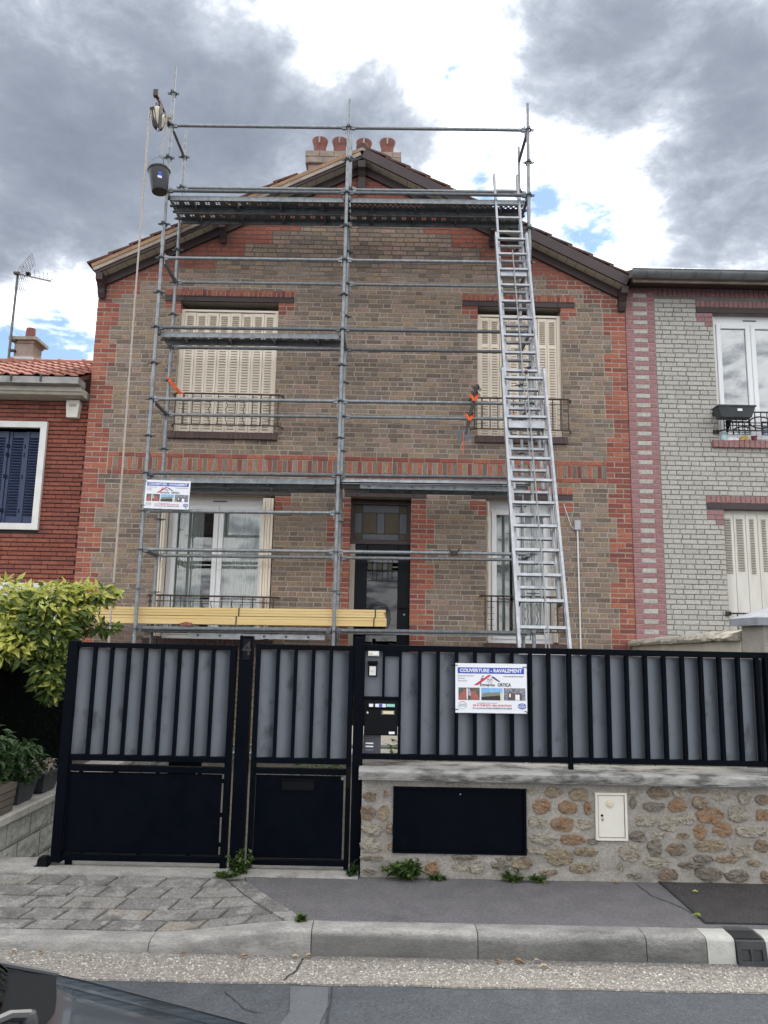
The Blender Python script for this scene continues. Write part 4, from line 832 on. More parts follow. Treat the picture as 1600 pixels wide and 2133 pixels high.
class Bricks:
    def __init__(s): s.l = []                # x0,x1,z0,z1,depth,mat,proud
    def course(s, xa, xb, z0, row, style, m, proud=0.0, edges=()):
        for a, b in fill(xa, xb, row, style):
            dp = 0.05
            for e in edges:
                if abs(a - e) < 0.012 or abs(b - e) < 0.012: dp = 0.2
            s.l.append((a, b, z0 + J / 2, z0 + CO - J / 2, dp, m, proud))
    def soldier(s, xa, xb, z0, z1, ms, proud=0.0, wd=0.062, jj=0.010, dp=0.05):
        n = max(1, round((xb - xa + jj) / (wd + jj))); u = (xb - xa + jj) / n
        for i in range(n): s.l.append((xa + i * u, xa + i * u + u - jj, z0, z1, dp, ms[i % len(ms)], proud))
    def emit(s, parent, y, singles, keep=lambda b: True, cham=0.004, piece='brick', jit=0.0028):
        full = [b for b in s.l if keep(b)]
        full.sort(key=lambda b: ((b[0] + b[1]) / 2) ** 2 + ((b[2] + b[3]) / 2 - 1.62) ** 2 if True else 0)
        one = set(id(b) for b in full[:singles]); cache = {}; rest = {}
        for b in s.l:
            x0, x1, z0, z1, dp, m, pr = b; jx, jz, jy = R.uniform(-jit, jit), R.uniform(-jit, jit), R.uniform(-.002, .002)
            if id(b) in one:
                key = (round((x1 - x0) / 0.01), round((z1 - z0) / 0.01), dp, m.name)
                if key not in cache:
                    mb = MB(); mb.cbox(-(x1 - x0) / 2, (x1 - x0) / 2, 0, dp, -(z1 - z0) / 2, (z1 - z0) / 2, cham, back=False); cache[key] = mb.mesh(piece, m)
                link(piece, cache[key], parent, ((x0 + x1) / 2 + jx * .3, y - pr + jy, (z0 + z1) / 2 + jz * .3))
            else:
                mb = rest.setdefault(m.name, (MB(), m))[0]
                mb.cbox(x0 + jx, x1 + jx * .5, y - pr + jy, y - pr + dp, z0 + jz, z1 + jz * .6, cham, R.random() * .999 + .0005, back=False)
        for nm, (mb, m) in rest.items(): mb.build('further_' + piece + 's', m, parent, kind='stuff')
def minus(iv, cuts):
    """interval list minus cuts"""
    out = [iv]
    for c0, c1 in cuts:
        nxt = []
        for a, b in out:
            if c1 <= a or c0 >= b: nxt.append((a, b)); continue
            if c0 > a: nxt.append((a, c0))
            if c1 < b: nxt.append((c1, b))
        out = nxt
    return [(a, b) for a, b in out if b - a > 0.02]
def wall_grid(mb, x0, x1, z0, z1, y0, y1, openings, top=None):
    """solid wall with rectangular openings; top(x) gives a sloping head"""
    xs = sorted(set([x0, x1] + [v for o in openings for v in o[:2]] + ([top[0]] if top else []))); zs = sorted(set([z0, z1] + [v for o in openings for v in o[2:]]))
    for a, b in zip(xs, xs[1:]):
        col = [o for o in openings if o[0] <= a + 1e-6 and o[1] >= b - 1e-6]
        spans = minus((z0, z1), [(o[2], o[3]) for o in col])
        for c, d in spans: mb.box(a, b, y0, y1, c, d)

# ================================================================== MAIN HOUSE
XL, XR, RX = -4.325, 3.53, -0.44
EZ, RZ = 6.86, 8.86                               # wall head at the eaves and under the ridge
house = thing('brick_house', (-0.4, 14, 0), 'two storey grey brown brick house with red brick trim behind the scaffold', 'house')
OP = {'ul': (-3.085, -1.63, 4.525, 6.535), 'ur': (1.333, 2.573, 4.545, 6.545), 'gl': (-3.21, -1.56, 1.58, 3.615), 'dr': (-0.476, 0.388, 0.0, 3.62), 'gr': (1.459, 2.465, 1.60, 3.63)}
def head(x): return EZ + (RZ - EZ) * (1 - abs(x - RX) / ((RX - XL) if x < RX else (XR - RX)))
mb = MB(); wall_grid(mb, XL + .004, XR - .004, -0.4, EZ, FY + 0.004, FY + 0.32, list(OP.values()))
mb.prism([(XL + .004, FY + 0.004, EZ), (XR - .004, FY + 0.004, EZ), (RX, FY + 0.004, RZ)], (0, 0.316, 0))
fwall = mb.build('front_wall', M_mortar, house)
B = Bricks()
BT, BB = 4.21, 3.886                                # brick band between the storeys
def rake_limit(z):                                  # wall extents at height z
    if z < EZ - 0.02: return XL, XR
    t = (z + CO - EZ) / (RZ - EZ); return XL + (RX - XL) * t + 0.03, XR + (RX - XR) * t - 0.03
def quoin_w(row): return 0.335 if row % 9 < 5 else 0.218
def do_rows(z_start, nrows, dirn, phase):
    for i in range(nrows):
        z = z_start + i * CO if dirn > 0 else z_start - (i + 1) * CO
        row = i + phase if dirn > 0 else 200 - i + phase; zc = z + CO / 2
        xa, xb = rake_limit(z)
        if xb - xa < 0.25: break
        cuts = []; reds = []
        for k, (a, b, c, d) in OP.items():
            if c - 0.11 < zc < d: cuts.append((a, b))
        for k, lx0, lx1, lz in (('ul', -3.325, -1.40, 6.535), ('ur', 1.105, 2.78, 6.545), ('gl', -3.285, -1.33, 3.615), ('dr', -0.563, 0.604, 3.62), ('gr', 1.235, 2.689, 3.63)):
            a, b = OP[k][:2]
            if lz - 0.008 < zc < lz + 0.185: cuts.append((lx0, lx1))
            if k != 'dr':
                q = (lz - zc) / CO
                if 0 < q < 2: reds += [(a - 0.24, a, 1), (b, b + 0.24, 1)]
                elif 2 <= q < 3: reds += [(a - 0.125, a, 1), (b, b + 0.125, 1)]
            elif zc < lz:
                w = 0.335 if int((lz - zc) / CO) % 9 >= 4 else 0.218; reds += [(a - w, a, 1), (b, b + w, 1)]
        for k, sx0, sx1, sz in (('ul', -3.15, -1.565, 4.42), ('ur', 1.295, 2.63, 4.445), ('gl', -3.30, -1.50, 1.475), ('gr', 1.42, 2.56, 1.50)):
            if sz < zc < sz + 0.105: cuts.append((sx0, sx1))
        if zc < EZ:
            w = quoin_w(row); reds += [(xa, xa + w, 0), (xb - w, xb, 0)]
            if zc > EZ - 0.30: reds += [(xa, xa + 0.335 + .25 * (zc - EZ + .3) / .3, 0)]; reds[-1] = (xa, xa + 0.36, 2); reds += [(xb - 0.36, xb, 2)]
        if zc > EZ - 0.26:                       # red bricks stepping up along the verge
            st = int((z - EZ + 0.26) / (3 * CO)); t = (EZ - 0.26 + (st + .5) * 3 * CO - EZ) / (RZ - EZ); t = max(0, t); off = (0.62, 1.06)[st] if st < 2 else 1.2
            wl = XL + (RX - XL) * t + off; wr = XR + (RX - XR) * t - off
            if wl > RX - .45: reds = [(xa, xb, 2)]
            else: reds += [(xa, max(wl, xa + .2), 2), (min(wr, xb - .2), xb, 2)]
        iv = minus((xa, xb), cuts)
        rz = []
        for a, b, m in reds:
            rz = [r for r in rz if not (a <= r[0] + 1e-6 and b >= r[1] - 1e-6)]
            for p in minus((a, b), cuts + [(r[0], r[1]) for r in rz]): rz.append((p[0], p[1], m))
        edges = [v for k, o in OP.items() if o[2] - .05 < zc < o[3] for v in o[:2]]
        for a, b, m in rz:
            B.course(a + (J / 2 if a > xa + .01 and min([abs(a - e) for e in edges] + [9]) > .02 else 0), b - (J / 2 if b < xb - .01 and min([abs(b - e) for e in edges] + [9]) > .02 else 0), z, row, 'quoin' if b - a < 0.6 else 'flem', M_red if m < 2 else M_redtop, 0.0, edges)
        for a, b in iv:
            for p, q in minus((a, b), [(r[0], r[1]) for r in rz]):
                B.course(p + J / 2, q - J / 2, z, row, 'flem', M_grey, 0.0, edges)
do_rows(BT, 66, 1, 0)
do_rows(BB, 52, -1, 4)
# band of upright bricks between two red courses
for a, b in ((XL + 0.34, XR - 0.34),):
    B.course(a, b, BT - CO, 3, 'stretch', M_red, 0.006); B.course(a, b, BB, 4, 'stretch', M_red, 0.006)
    B.soldier(a, b, BB + CO + 0.004, BT - CO - 0.004, [M_red, M_grey], 0.004, 0.058, 0.014)
for i in range(4):
    z = BB + i * (BT - BB) / 4
    for a, b in ((XL, XL + 0.335), (XR - 0.335, XR)):
        for p, q in fill(a, b - (J if a == XL else 0), i, 'quoin'): B.l.append((p, q, z + J / 2, z + (BT - BB) / 4 - J / 2, 0.05, M_red, 0.0))
# upright bricks over the lintels
for x0, x1, z0 in ((-3.325, -1.40, 6.625), (1.105, 2.78, 6.635), (-3.285, -1.33, 3.70), (-0.563, 0.604, 3.705), (1.235, 2.689, 3.715)):
    B.soldier(x0, x1, z0, z0 + 0.098, [M_red], 0.003, 0.058, 0.012)
B.emit(fwall, FY, 300, keep=lambda b: b[2] > 1.75 and b[1] - b[0] > 0.1 and b[1] - b[0] < 0.23 and not (-3.2 < (b[0] + b[1]) / 2 < -1.56 and b[2] < 1.99))
# lintels: painted rolled steel with bolts
for k, x0, x1, z0 in (('ul', -3.325, -1.40, 6.535), ('ur', 1.105, 2.78, 6.545), ('gl', -3.285, -1.33, 3.615), ('dr', -0.563, 0.604, 3.62), ('gr', 1.235, 2.689, 3.63)):
    mb = MB(); mb.box(x0, x1, FY - 0.006, FY + 0.02, z0, z0 + 0.084); mb.box(x0, x1, FY - 0.012, FY - 0.006, z0, z0 + 0.012); mb.box(x0, x1, FY - 0.012, FY - 0.006, z0 + 0.072, z0 + 0.084)
    a, b = OP[k][:2]; mb.box(a, b, FY + 0.0205, FY + 0.3, z0 + 0.002, z0 + 0.05); o = mb.build('lintel', M_brown, house)
    for bx_ in (x0 + (x1 - x0) * .15, x0 + (x1 - x0) * .85):
        q = MB(); q.lathe([(0, -0.012), (0.013, -0.010), (0.016, 0)], (bx_, FY - 0.006, z0 + 0.042), 8, (0, 1, 0)); q.build('bolt', M_brown, o)
# window sills of glazed brown bricks on edge
for x0, x1, z0 in ((-3.15, -1.565, 4.42), (1.295, 2.63, 4.445), (-3.30, -1.50, 1.475), (1.42, 2.56, 1.50)):
    mb = MB(); mb.box(x0 + .004, x1 - .004, FY - 0.05, FY + 0.3, z0 + 0.008, z0 + 0.092); o = mb.build('window_sill', M_rmortar, house)
    sb = Bricks(); sb.soldier(x0, x1, z0, z0 + 0.102, [M_sillbr], 0.058, 0.062, 0.008, 0.1); sb.emit(o, FY, 60)

# ---- shuttered windows upstairs
def shutter_window(k, n, yb):
    x0, x1, z0, z1 = OP[k]; mb = MB(); f = 0.05
    for a, b, c, d in ((x0, x0 + f, z0, z1 - .1), (x1 - f, x1, z0, z1 - .1), (x0 + f, x1 - f, z1 - 0.13, z1 - .1)): mb.box(a, b, yb - 0.02, yb + 0.06, c, d)
    wn = mb.build('shuttered_window', M_shut, house)
    W = (x1 - x0 - 2 * f) / n
    for i in range(n):
        a = x0 + f + i * W + 0.003; b = a + W - 0.006; lf = MB(); yy = yb + (0.006 if i % 2 else 0.0)
        zb, zt = z0 + 0.02, z1 - 0.14
        lf.box(a, b, yy, yy + 0.012, zb, zt); lf.box(a, a + .012, yy - .006, yy, zb, zt); lf.box(b - .012, b, yy - .006, yy, zb, zt)
        cx, hw = (a + b) / 2, (b - a) * 0.30; z = zt - 0.045; cnt = 0
        while z > zb + 0.05:
            if z > zt - 0.44 and z < zt - .40: z -= 0.03; continue
            tall = 0.024 if z > zt - 0.42 else 0.014
            lf.add([(cx - hw, yy - .001, z), (cx + hw, yy - .001, z), (cx + hw, yy - .010, z - tall), (cx - hw, yy - .010, z - tall)], [(3, 2, 1, 0), (0, 1, 2, 3)])
            lf.box(cx - hw, cx + hw, yy - .0025, yy - .0005, z - tall - .008, z - tall + .002, m=1)  # thin strip painted as the shadow below the louvre
            z -= 0.030 if z > zt - 0.42 else 0.041; cnt += 1
        lf.build('shutter_leaf', [M_shut, M_slotshade], wn)
        if i in (1, 3, 4, 6):
            h = MB()
            for zz in (zt - .12, (zb + zt) / 2, zb + .15): h.tube([(b, yy - .006, zz), (b, yy - .006, zz + .07)], .006, 6)
            h.build('hinge', M_shut, wn)
    return wn
shutter_window('ul', 8, FY + 0.09); shutter_window('ur', 8, FY + 0.09)
def railing(x0, x1, zt, zb, yo, wavy=True, m=M_iron, xs=None):
    mb = MB()
    for z, r in ((zt, .013), (zb, .010)): mb.tube([(x0 - 0.06, yo + .20, z), (x0 - 0.05, yo + .06, z), (x0, yo, z), (x1, yo, z), (x1 + 0.05, yo + .06, z), (x1 + 0.06, yo + .20, z)], r, 6)
    mb.box(x0, x1, yo - .016, yo + .016, zt - .004, zt + .010)
    n = 12; dx = (x1 - x0) / n
    for i in range(n + 1):
        x = x0 + i * dx
        if wavy and i in (4, 6, 8): mb.tube([(x + .014 * math.sin(j * 1.57), yo, zb + (zt - .07 - zb) * j / 12) for j in range(13)], .006, 5)
        else: mb.tube([(x, yo, zb), (x, yo, zt)], .007 if i not in (0, 2, 10, 12) else .009, 5)
    mb.tube([(x0, yo, zt - .075), (x1, yo, zt - .075)], .006, 5)
    for xx in (x0 + 2.5 * dx * .35, x1 - 2.5 * dx * .35):
        mb.tube([(xx, yo, zb), (xx, yo, zt)], .005, 5)
        for j in range(5): zz = zb + (zt - zb) * (j + 1) / 6; mb.tube([(xx - dx * .5, yo, zz), (xx + dx * .5, yo, zz)], .004, 4)
    return mb.build('window_railing', m, house)
railing(-3.03, -1.55, 5.06, 4.60, FY - 0.14); railing(1.27, 2.62, 5.08, 4.62, FY - 0.14)
railing(-3.20, -1.50, 2.16, 1.66, FY - 0.14); railing(1.42, 2.50, 2.24, 1.76, FY - 0.14)

# ---- ground floor windows: white frames, curtains, folded shutters
def white_window(k, xs, yb, name='window', leafs=2, curt=True, par=None, gl=M_glass, sh=True):
    x0, x1, z0, z1 = OPALL[k]; f = 0.055; a, b = xs; par = par or house
    mb = MB()
    for p, q, c, d in ((a, a + f, z0, z1), (b - f, b, z0, z1), (a + f, b - f, z1 - .13, z1), (a + f, b - f, z0, z0 + f)): mb.box(p, q, yb, yb + .06, c, d)
    wn = mb.build(name, M_pvc, par); L_ = (b - a - 2 * f) / leafs
    for i in range(leafs):
        p = a + f + i * L_ + .003; q = p + L_ - .006; s = 0.07; lf = MB()
        for x_, y_, c, d in ((p, p + s, z0 + f, z1 - .13), (q - s, q, z0 + f, z1 - .13), (p + s, q - s, z1 - .13 - s, z1 - .13), (p + s, q - s, z0 + f, z0 + f + s)): lf.cbox(x_, y_, yb - .02, yb + .04, c, d, .006)
        lf.build('casement', M_pvc, wn)
        g_ = MB(); g_.box(p + s - .005, q - s + .005, yb + .008, yb + .014, z0 + f + s - .005, z1 - .125 - s); g_.build('pane', gl, wn)
    mb = MB(); mb.box((a + b) / 2 - .10, (a + b) / 2 + .10, yb - .012, yb, z1 - .075, z1 - .062); mb.build('vent', M_dgrey, wn)
    if curt:
        for (p, q) in ((a + f + .02, a + f + (b - a) * .30), (b - (b - a) * .46, b - f - .02)):
            c = MB(); n = 60; vs = []
            for i in range(n + 1):
                x = p + (q - p) * i / n; y = yb + .10 + .022 * math.sin(i * 1.05) + .010 * math.sin(i * .37 + 1); vs += [(x, y, z0 + .02), (x, y, z1 - .1)]
            c.add(vs, [(2 * i, 2 * i + 2, 2 * i + 3, 2 * i + 1) for i in range(n)]); c.build('curtain', M_curt, wn, smooth=True)
    return wn
OPALL = dict(OP)
wgl = white_window('gl', (-3.105, -1.66), FY + 0.2); wgr = white_window('gr', (1.50, 2.43), FY + 0.2)
def folded_shutter(wn, x, w, z0, z1, y0, n=4, flip=1):
    """metal shutter folded into a packet, standing out of the reveal"""
    for i in range(n):
        mb = MB(); xx = x + flip * i * w; mb.cbox(min(xx, xx + flip * (w - .004)), max(xx, xx + flip * (w - .004)), y0 - .012 * (i % 2), y0 + .16, z0, z1, .003)
        for zz in (z0 + .25, (z0 + z1) / 2, z1 - .3): mb.tube([(xx + flip * w / 2, y0 - .014, zz), (xx + flip * w / 2, y0 - .014, zz + .07)], .007, 6)
        mb.build('folded_shutter', M_shut, wn)
folded_shutter(wgl, -3.19, .030, 1.6, 3.55, FY + .0, 3, 1); folded_shutter(wgl, -1.575, .038, 1.6, 3.57, FY - .02, 4, -1)
mb = MB(); mb.box(-1.565, -1.562, FY - .1, FY + .02, 1.6, 3.57); 
folded_shutter(wgr, 1.465, .014, 1.62, 3.6, FY + .02, 3, 1); folded_shutter(wgr, 2.46, .016, 1.62, 3.6, FY + .02, 3, -1)

# ---- front door with leaded top light
x0, x1, z0, z1 = OP['dr']; yb = FY + 0.18
mb = MB()
for a, b, c, d in ((x0, x0 + .05, 2.965, 3.60), (x1 - .05, x1, 2.965, 3.60), (x0 + .05, x1 - .05, 3.54, 3.60), (x0 + .05, x1 - .05, 2.965, 3.02)): mb.box(a, b, yb - .03, yb + .05, c, d)
tl = mb.build('top_light', M_brown, house)
cx = [x0 + .05, x0 + .165, x0 + .375, x0 + .49, x1 - .165, x1 - .05]; cz = [3.02, 3.115, 3.42, 3.54]
M_amber = mat('leaded_amber', (0.055, 0.043, 0.02), (0.08, 0.062, 0.03), 60, 0.3, bump=0.6, bscale=90); M_steel = mat('leaded_grey', (0.085, 0.095, 0.11), (0.11, 0.12, 0.135), 60, 0.3, bump=0.6, bscale=90)
cells = [(cx[0], cx[1], cz[0], cz[1], 1), (cx[1], cx[4], cz[0], cz[1], 0), (cx[4], cx[5], cz[0], cz[1], 1), (cx[0], cx[1], cz[1], cz[2], 0), (cx[1], cx[2], cz[1], cz[2], 1), (cx[2], cx[3], cz[1], cz[2], 0), (cx[3], cx[4], cz[1], cz[2], 1), (cx[4], cx[5], cz[1], cz[2], 0), (cx[0], cx[1], cz[2], cz[3], 1), (cx[1], cx[4], cz[2], cz[3], 0), (cx[4], cx[5], cz[2], cz[3], 1)]
for a, b, c, d, k in cells: q = MB(); q.cbox(a + .007, b - .007, yb, yb + .01, c + .007, d - .007, .003); q.build('pane', M_amber if k else M_steel, tl)
q = MB(); q.box(cx[0], cx[5], yb + .006, yb + .014, cz[0], cz[3]); q.build('leading', M_brown, tl)
mb = MB()
for a, b, c, d in ((x0 + .075, x0 + .25, 0.9, 2.965), (x1 - .175, x1, 0.9, 2.965), (x0 + .25, x1 - .175, 2.80, 2.965), (x0 + .25, x1 - .175, .9, 1.35)): mb.cbox(a, b, yb - .01, yb + .05, c, d, .006)
dr = mb.build('front_door', M_door, house)
mb = MB(); mb.box(x0 + .002, x0 + .075, yb - .02, yb + .06, .9, 2.963); mb.build('jamb', mat('jamb_beige', (0.42, 0.38, 0.32), rough=0.6), dr)
mb = MB(); mb.box(x0 + .245, x1 - .17, yb + .015, yb + .021, 1.34, 2.81); mb.build('pane', M_glassd, dr)
mb = MB()                                   # leading on the upper part of the pane
for z in (2.70, 2.58, 2.44): mb.box(x0 + .25, x1 - .175, yb + .008, yb + .015, z - .005, z + .005)
for x in (x0 + .33, x0 + .39, x0 + .47, x0 + .55, x0 + .61): mb.box(x - .004, x + .004, yb + .008, yb + .015, 2.44, 2.80)
mb.build('leading', M_blackp, dr)
for i, x in enumerate((x0 + .29, x0 + .36, x0 + .43, x0 + .51, x0 + .58)):
    q = MB(); q.box(x - .03, x + .03, yb + .010, yb + .013, 2.60, 2.69); q.build('tinted_pane', M_amber if i % 2 == 0 else M_steel, dr)
mb = MB()
for i in range(3): r_ = .135 + .02 * i; mb.tube([(x0 + .42 + r_ * math.cos(a * .262), yb + .008, 1.92 + r_ * 1.25 * math.sin(a * .262)) for a in range(25)], .005, 5)
mb.build('iron_scroll', M_blackp, dr)
mb = MB(); mb.tube([(x1 - .06, yb - .012, 2.06), (x1 - .06, yb - .06, 2.06), (x1 - .17, yb - .06, 2.06)], .010, 8); mb.build('handle', M_blackp, dr)
mb = MB(); mb.lathe([(0, -.008), (.014, -.008), (.015, 0)], (x1 - .075, yb - .01, 1.97), 12, (0, 1, 0)); mb.build('lock', M_galv, dr)
# inside: floors, side walls
mb = MB(); mb.box(XL, XL + .3, FY + .32, 19, -.4, EZ); mb.box(XR - .3, XR, FY + .32, 19, -.4, EZ); mb.box(XL, XR, 18.7, 19, -.4, EZ); mb.build('side_walls', M_mortar, house)
mb = MB(); mb.box(XL + .3, XR - .3, FY + .32, 18.7, 3.72, 3.95); mb.box(XL + .3, XR - .3, FY + .32, 18.7, .8, 1.0); mb.box(XL + .3, XR - .3, FY + 3.6, FY + 3.7, 1.0, 3.72); mb.box(-1.0, -.9, FY + .32, FY + 3.6, 1, 3.72); mb.box(.8, .9, FY + .32, FY + 3.6, 1, 3.72); mb.box(XL + .3, XR - .3, FY + .32, 18.7, 6.75, 6.85); mb.build('floors', M_room, house)

# ---- roof
YF = 10.56                                         # front of the verge
def rk(x, dz=0.0):                                 # underside line of the verge boards
    s = 0.503; return 8.805 - s * abs(x - RX) + dz
rf = MB()
for sgn, xe in ((-1, XL + 0.01), (1, XR - 0.03)):
    rf.prism([(RX, YF + .03, rk(RX, .115)), (xe, YF + .03, rk(xe, .115)), (xe, YF + .03, rk(xe, .16)), (RX, YF + .03, rk(RX, .16))], (0, 8.6, 0))
roof = rf.build('roof', M_bargew, house)
for sgn, xe in ((-1, XL + 0.01), (1, XR - 0.04)):
    n = Vector((sgn * .503, 0, 1)).normalized(); d = Vector((sgn, 0, -.503)).normalized(); ln = abs(xe - RX) / d.dot(Vector((sgn, 0, 0)))
    p0 = Vector((RX, 0, rk(RX)))
    # barge board
    b = MB(); c = p0 + d * ln / 2 + n * (.045 if sgn < 0 else .055); b.obox((c.x, YF + .012, c.z), d * ln / 2, (0, .014, 0), n * (.027 if sgn < 0 else .075)); b.build('barge_board', M_bargew if sgn < 0 else M_brown, roof)
    if sgn < 0:
        b = MB(); c = p0 + d * ln / 2 + n * .100; b.obox((c.x, YF + .006, c.z), d * ln / 2, (0, .018, 0), n * .026); b.build('verge_batten', M_bargeo, roof)
        b = MB(); c = p0 + d * ln / 2 - n * .003; b.obox((c.x, YF + .03, c.z), d * ln / 2, (0, .012, 0), n * .022); b.build('gap_shadow_strip', M_brown, roof)  # dark strip standing in for the shaded gap below the barge board
    # cream soffit boards, one by one
    k = int(ln / 0.152)
    for i in range(k):
        c = p0 + d * (ln * (i + .5) / k) - n * .012; b = MB(); b.obox((c.x, (YF + .04 + FY - .04) / 2, c.z), d * (ln / k / 2 - .0035), (0, (FY - .04 - YF - .04) / 2, 0), n * .008); b.build('soffit_board', M_soffit, roof)
    b = MB(); c = p0 + d * ln / 2 + n * .03; b.obox((c.x, (YF + FY) / 2 + .05, c.z), d * ln / 2, (0, (FY - YF) / 2 - .03, 0), n * .02); b.build('soffit_backing', M_brown, roof)
    # dark wall plate along the brickwork
    b = MB(); c = p0 + d * ln / 2 - n * .075; b.obox((c.x, FY - .025, c.z), d * (ln / 2 - .02), (0, .022, 0), n * .066); b.build('wall_plate', M_brown, roof)
    # verge tiles
    k = 13
    for i in range(k):
        a = ln * (i + .5) / k + .02; c = p0 + d * a + n * (.168 if sgn < 0 else .168); tl_ = MB(); t2 = (d * .97 + n * .075).normalized(); u2_ = t2.cross(Vector((0, 1, 0))) * (-sgn)
        tl_.obox((c.x, YF + .14, c.z), t2 * (ln / k / 2 + .03), (0, .135, 0), n * .014)
        tl_.tube([(c - t2 * (ln / k / 2 + .03) + n * .012 + Vector((0, YF + .06, 0))), (c + t2 * (ln / k / 2 + .03) + n * .012 + Vector((0, YF + .06, 0)))], .028, 8)
        if (sgn < 0 and i > 2) or sgn > 0: tl_.build('verge_tile', M_tile, roof)
    fld = MB()
    for j in range(24):
        for i in range(k):
            a = ln * (i + .5) / k + .02; c = p0 + d * a + n * .185; t2 = (d * .97 + n * .07).normalized(); y = YF + .30 + j * .34
            fld.obox((c.x, y + .16, c.z), t2 * (ln / k / 2 + .03), (0, .15, 0), n * .012, R.random()); fld.tube([c - t2 * .19 + n * .012 + Vector((0, y, 0)), c + t2 * .19 + n * .012 + Vector((0, y, 0))], .03, 6, t=R.random())
    fld.build('field_tiles', M_tile, roof, kind='stuff')
# ridge tiles
for i in range(14):
    b = MB(); y = YF + .02 + i * .42; b.lathe([(0, .01), (.085, .004), (.098, .02), (.085, .05), (.08, .42)], (RX, y + .05, rk(RX, .19)), 14, (0, 1, 0)); b.build('ridge_tile', M_tile, roof, smooth=True)
# shaped timber brackets under the verge
def bracket(x, z, w=.075, drop_=.36, out=.22):
    pr = [(FY - out, z), (FY, z), (FY, z - drop_), (FY - .05, z - drop_ - .02), (FY - .085, z - drop_ + .05), (FY - .10, z - .20), (FY - .15, z - .13), (FY - out + .01, z - .10)]
    b = MB(); b.prism([(x - w / 2, y, zz) for y, zz in pr], (w, 0, 0)); return b.build('bracket', M_brown, roof)
bracket(RX + .0, rk(RX) - .06, .11, .42); bracket(-2.50, rk(-2.50) - .05, .09, .25); bracket(1.55, rk(1.55) - .05, .09, .25); bracket(XL + .07, rk(XL + .07) - .03, .10, .30); bracket(XR - .06, rk(XR - .06) - .03, .10, .30)
b = MB(); b.tube([(XL + .02, YF + .02, rk(XL) + .10), (XL + .02, 19, rk(XL) + .10)], .06, 10); b.build('eaves_gutter', M_zinc, roof)
# loose stack of tiles on the right slope (roof vent tile)
b = MB(); b.lathe([(.13, 0), (.14, .03), (.12, .06), (.12, .2), (.06, .24), (0, .24)], (2.95, YF + .9, rk(2.95, .2)), 12, (.3, 0, 1)); b.build('vent_tile', M_tile, roof, smooth=True)
# chimney with four pots
ch = MB(); CY = 13.0
ch.box(-1.53, .14, CY, CY + .42, 7.6, 10.27); ch.box(-1.58, .19, CY - .05, CY + .47, 10.273, 10.39); ch.box(-1.575, .185, CY - .045, CY + .465, 10.393, 10.52)
chim = ch.build('chimney', M_chim, roof)
chim.parent = house; chim.matrix_parent_inverse = WM(house).inverted()
cb = Bricks()
for zr, off in ((10.392, 0.0), (10.275, .13)):
    x = -1.585 + off * .5
    while x < .17: w = min(.27, .19 - x); cb.l.append((x, x + w - .012, zr + .006, zr + .118, .04, M_chim, .06)); x += .27
cb.emit(chim, CY, 40)
for i, x in enumerate((-1.345, -.97, -.515, -.075)):
    b = MB(); b.lathe([(.125, 0), (.118, .24), (.122, .27), (.150, .36), (.152, .385), (.135, .38), (.10, .33), (0, .32)], (x, CY + .2, 10.50 + (-.02 if i == 2 else 0)), 18); p = b.build('chimney_pot', M_pot, chim, smooth=True)
    b = MB(); b.box(x - .016, x + .016, CY + .022, CY + .035, 10.74, 10.87); b.build('metal_strap', M_concrete, chim)
# grey junction box with conduit
jb = thing('junction_box', (2.76, 10.76, 3.25), 'small grey electrical junction box with white conduit, right of the ladder', 'junction box')
mb = MB(); mb.cbox(2.70, 2.782, FY - .055, FY + .0, 3.20, 3.335, .004); mb.build('box', mat('box_grey', (.45, .46, .48), rough=.5), jb)
mb = MB(); mb.tube([(2.745, FY - .02, 3.20), (2.765, FY - .02, .1)], .011, 8); mb.build('conduit', M_pvc, jb)
mb = MB(); mb.tube([(2.70, FY - .02, 3.21), (2.655, FY - .02, 3.26), (2.60, FY - .015, 3.44), (2.575, FY - .01, 3.52), (2.56, FY - .005, 3.58)], .005, 6); mb.build('cable', M_white, jb)

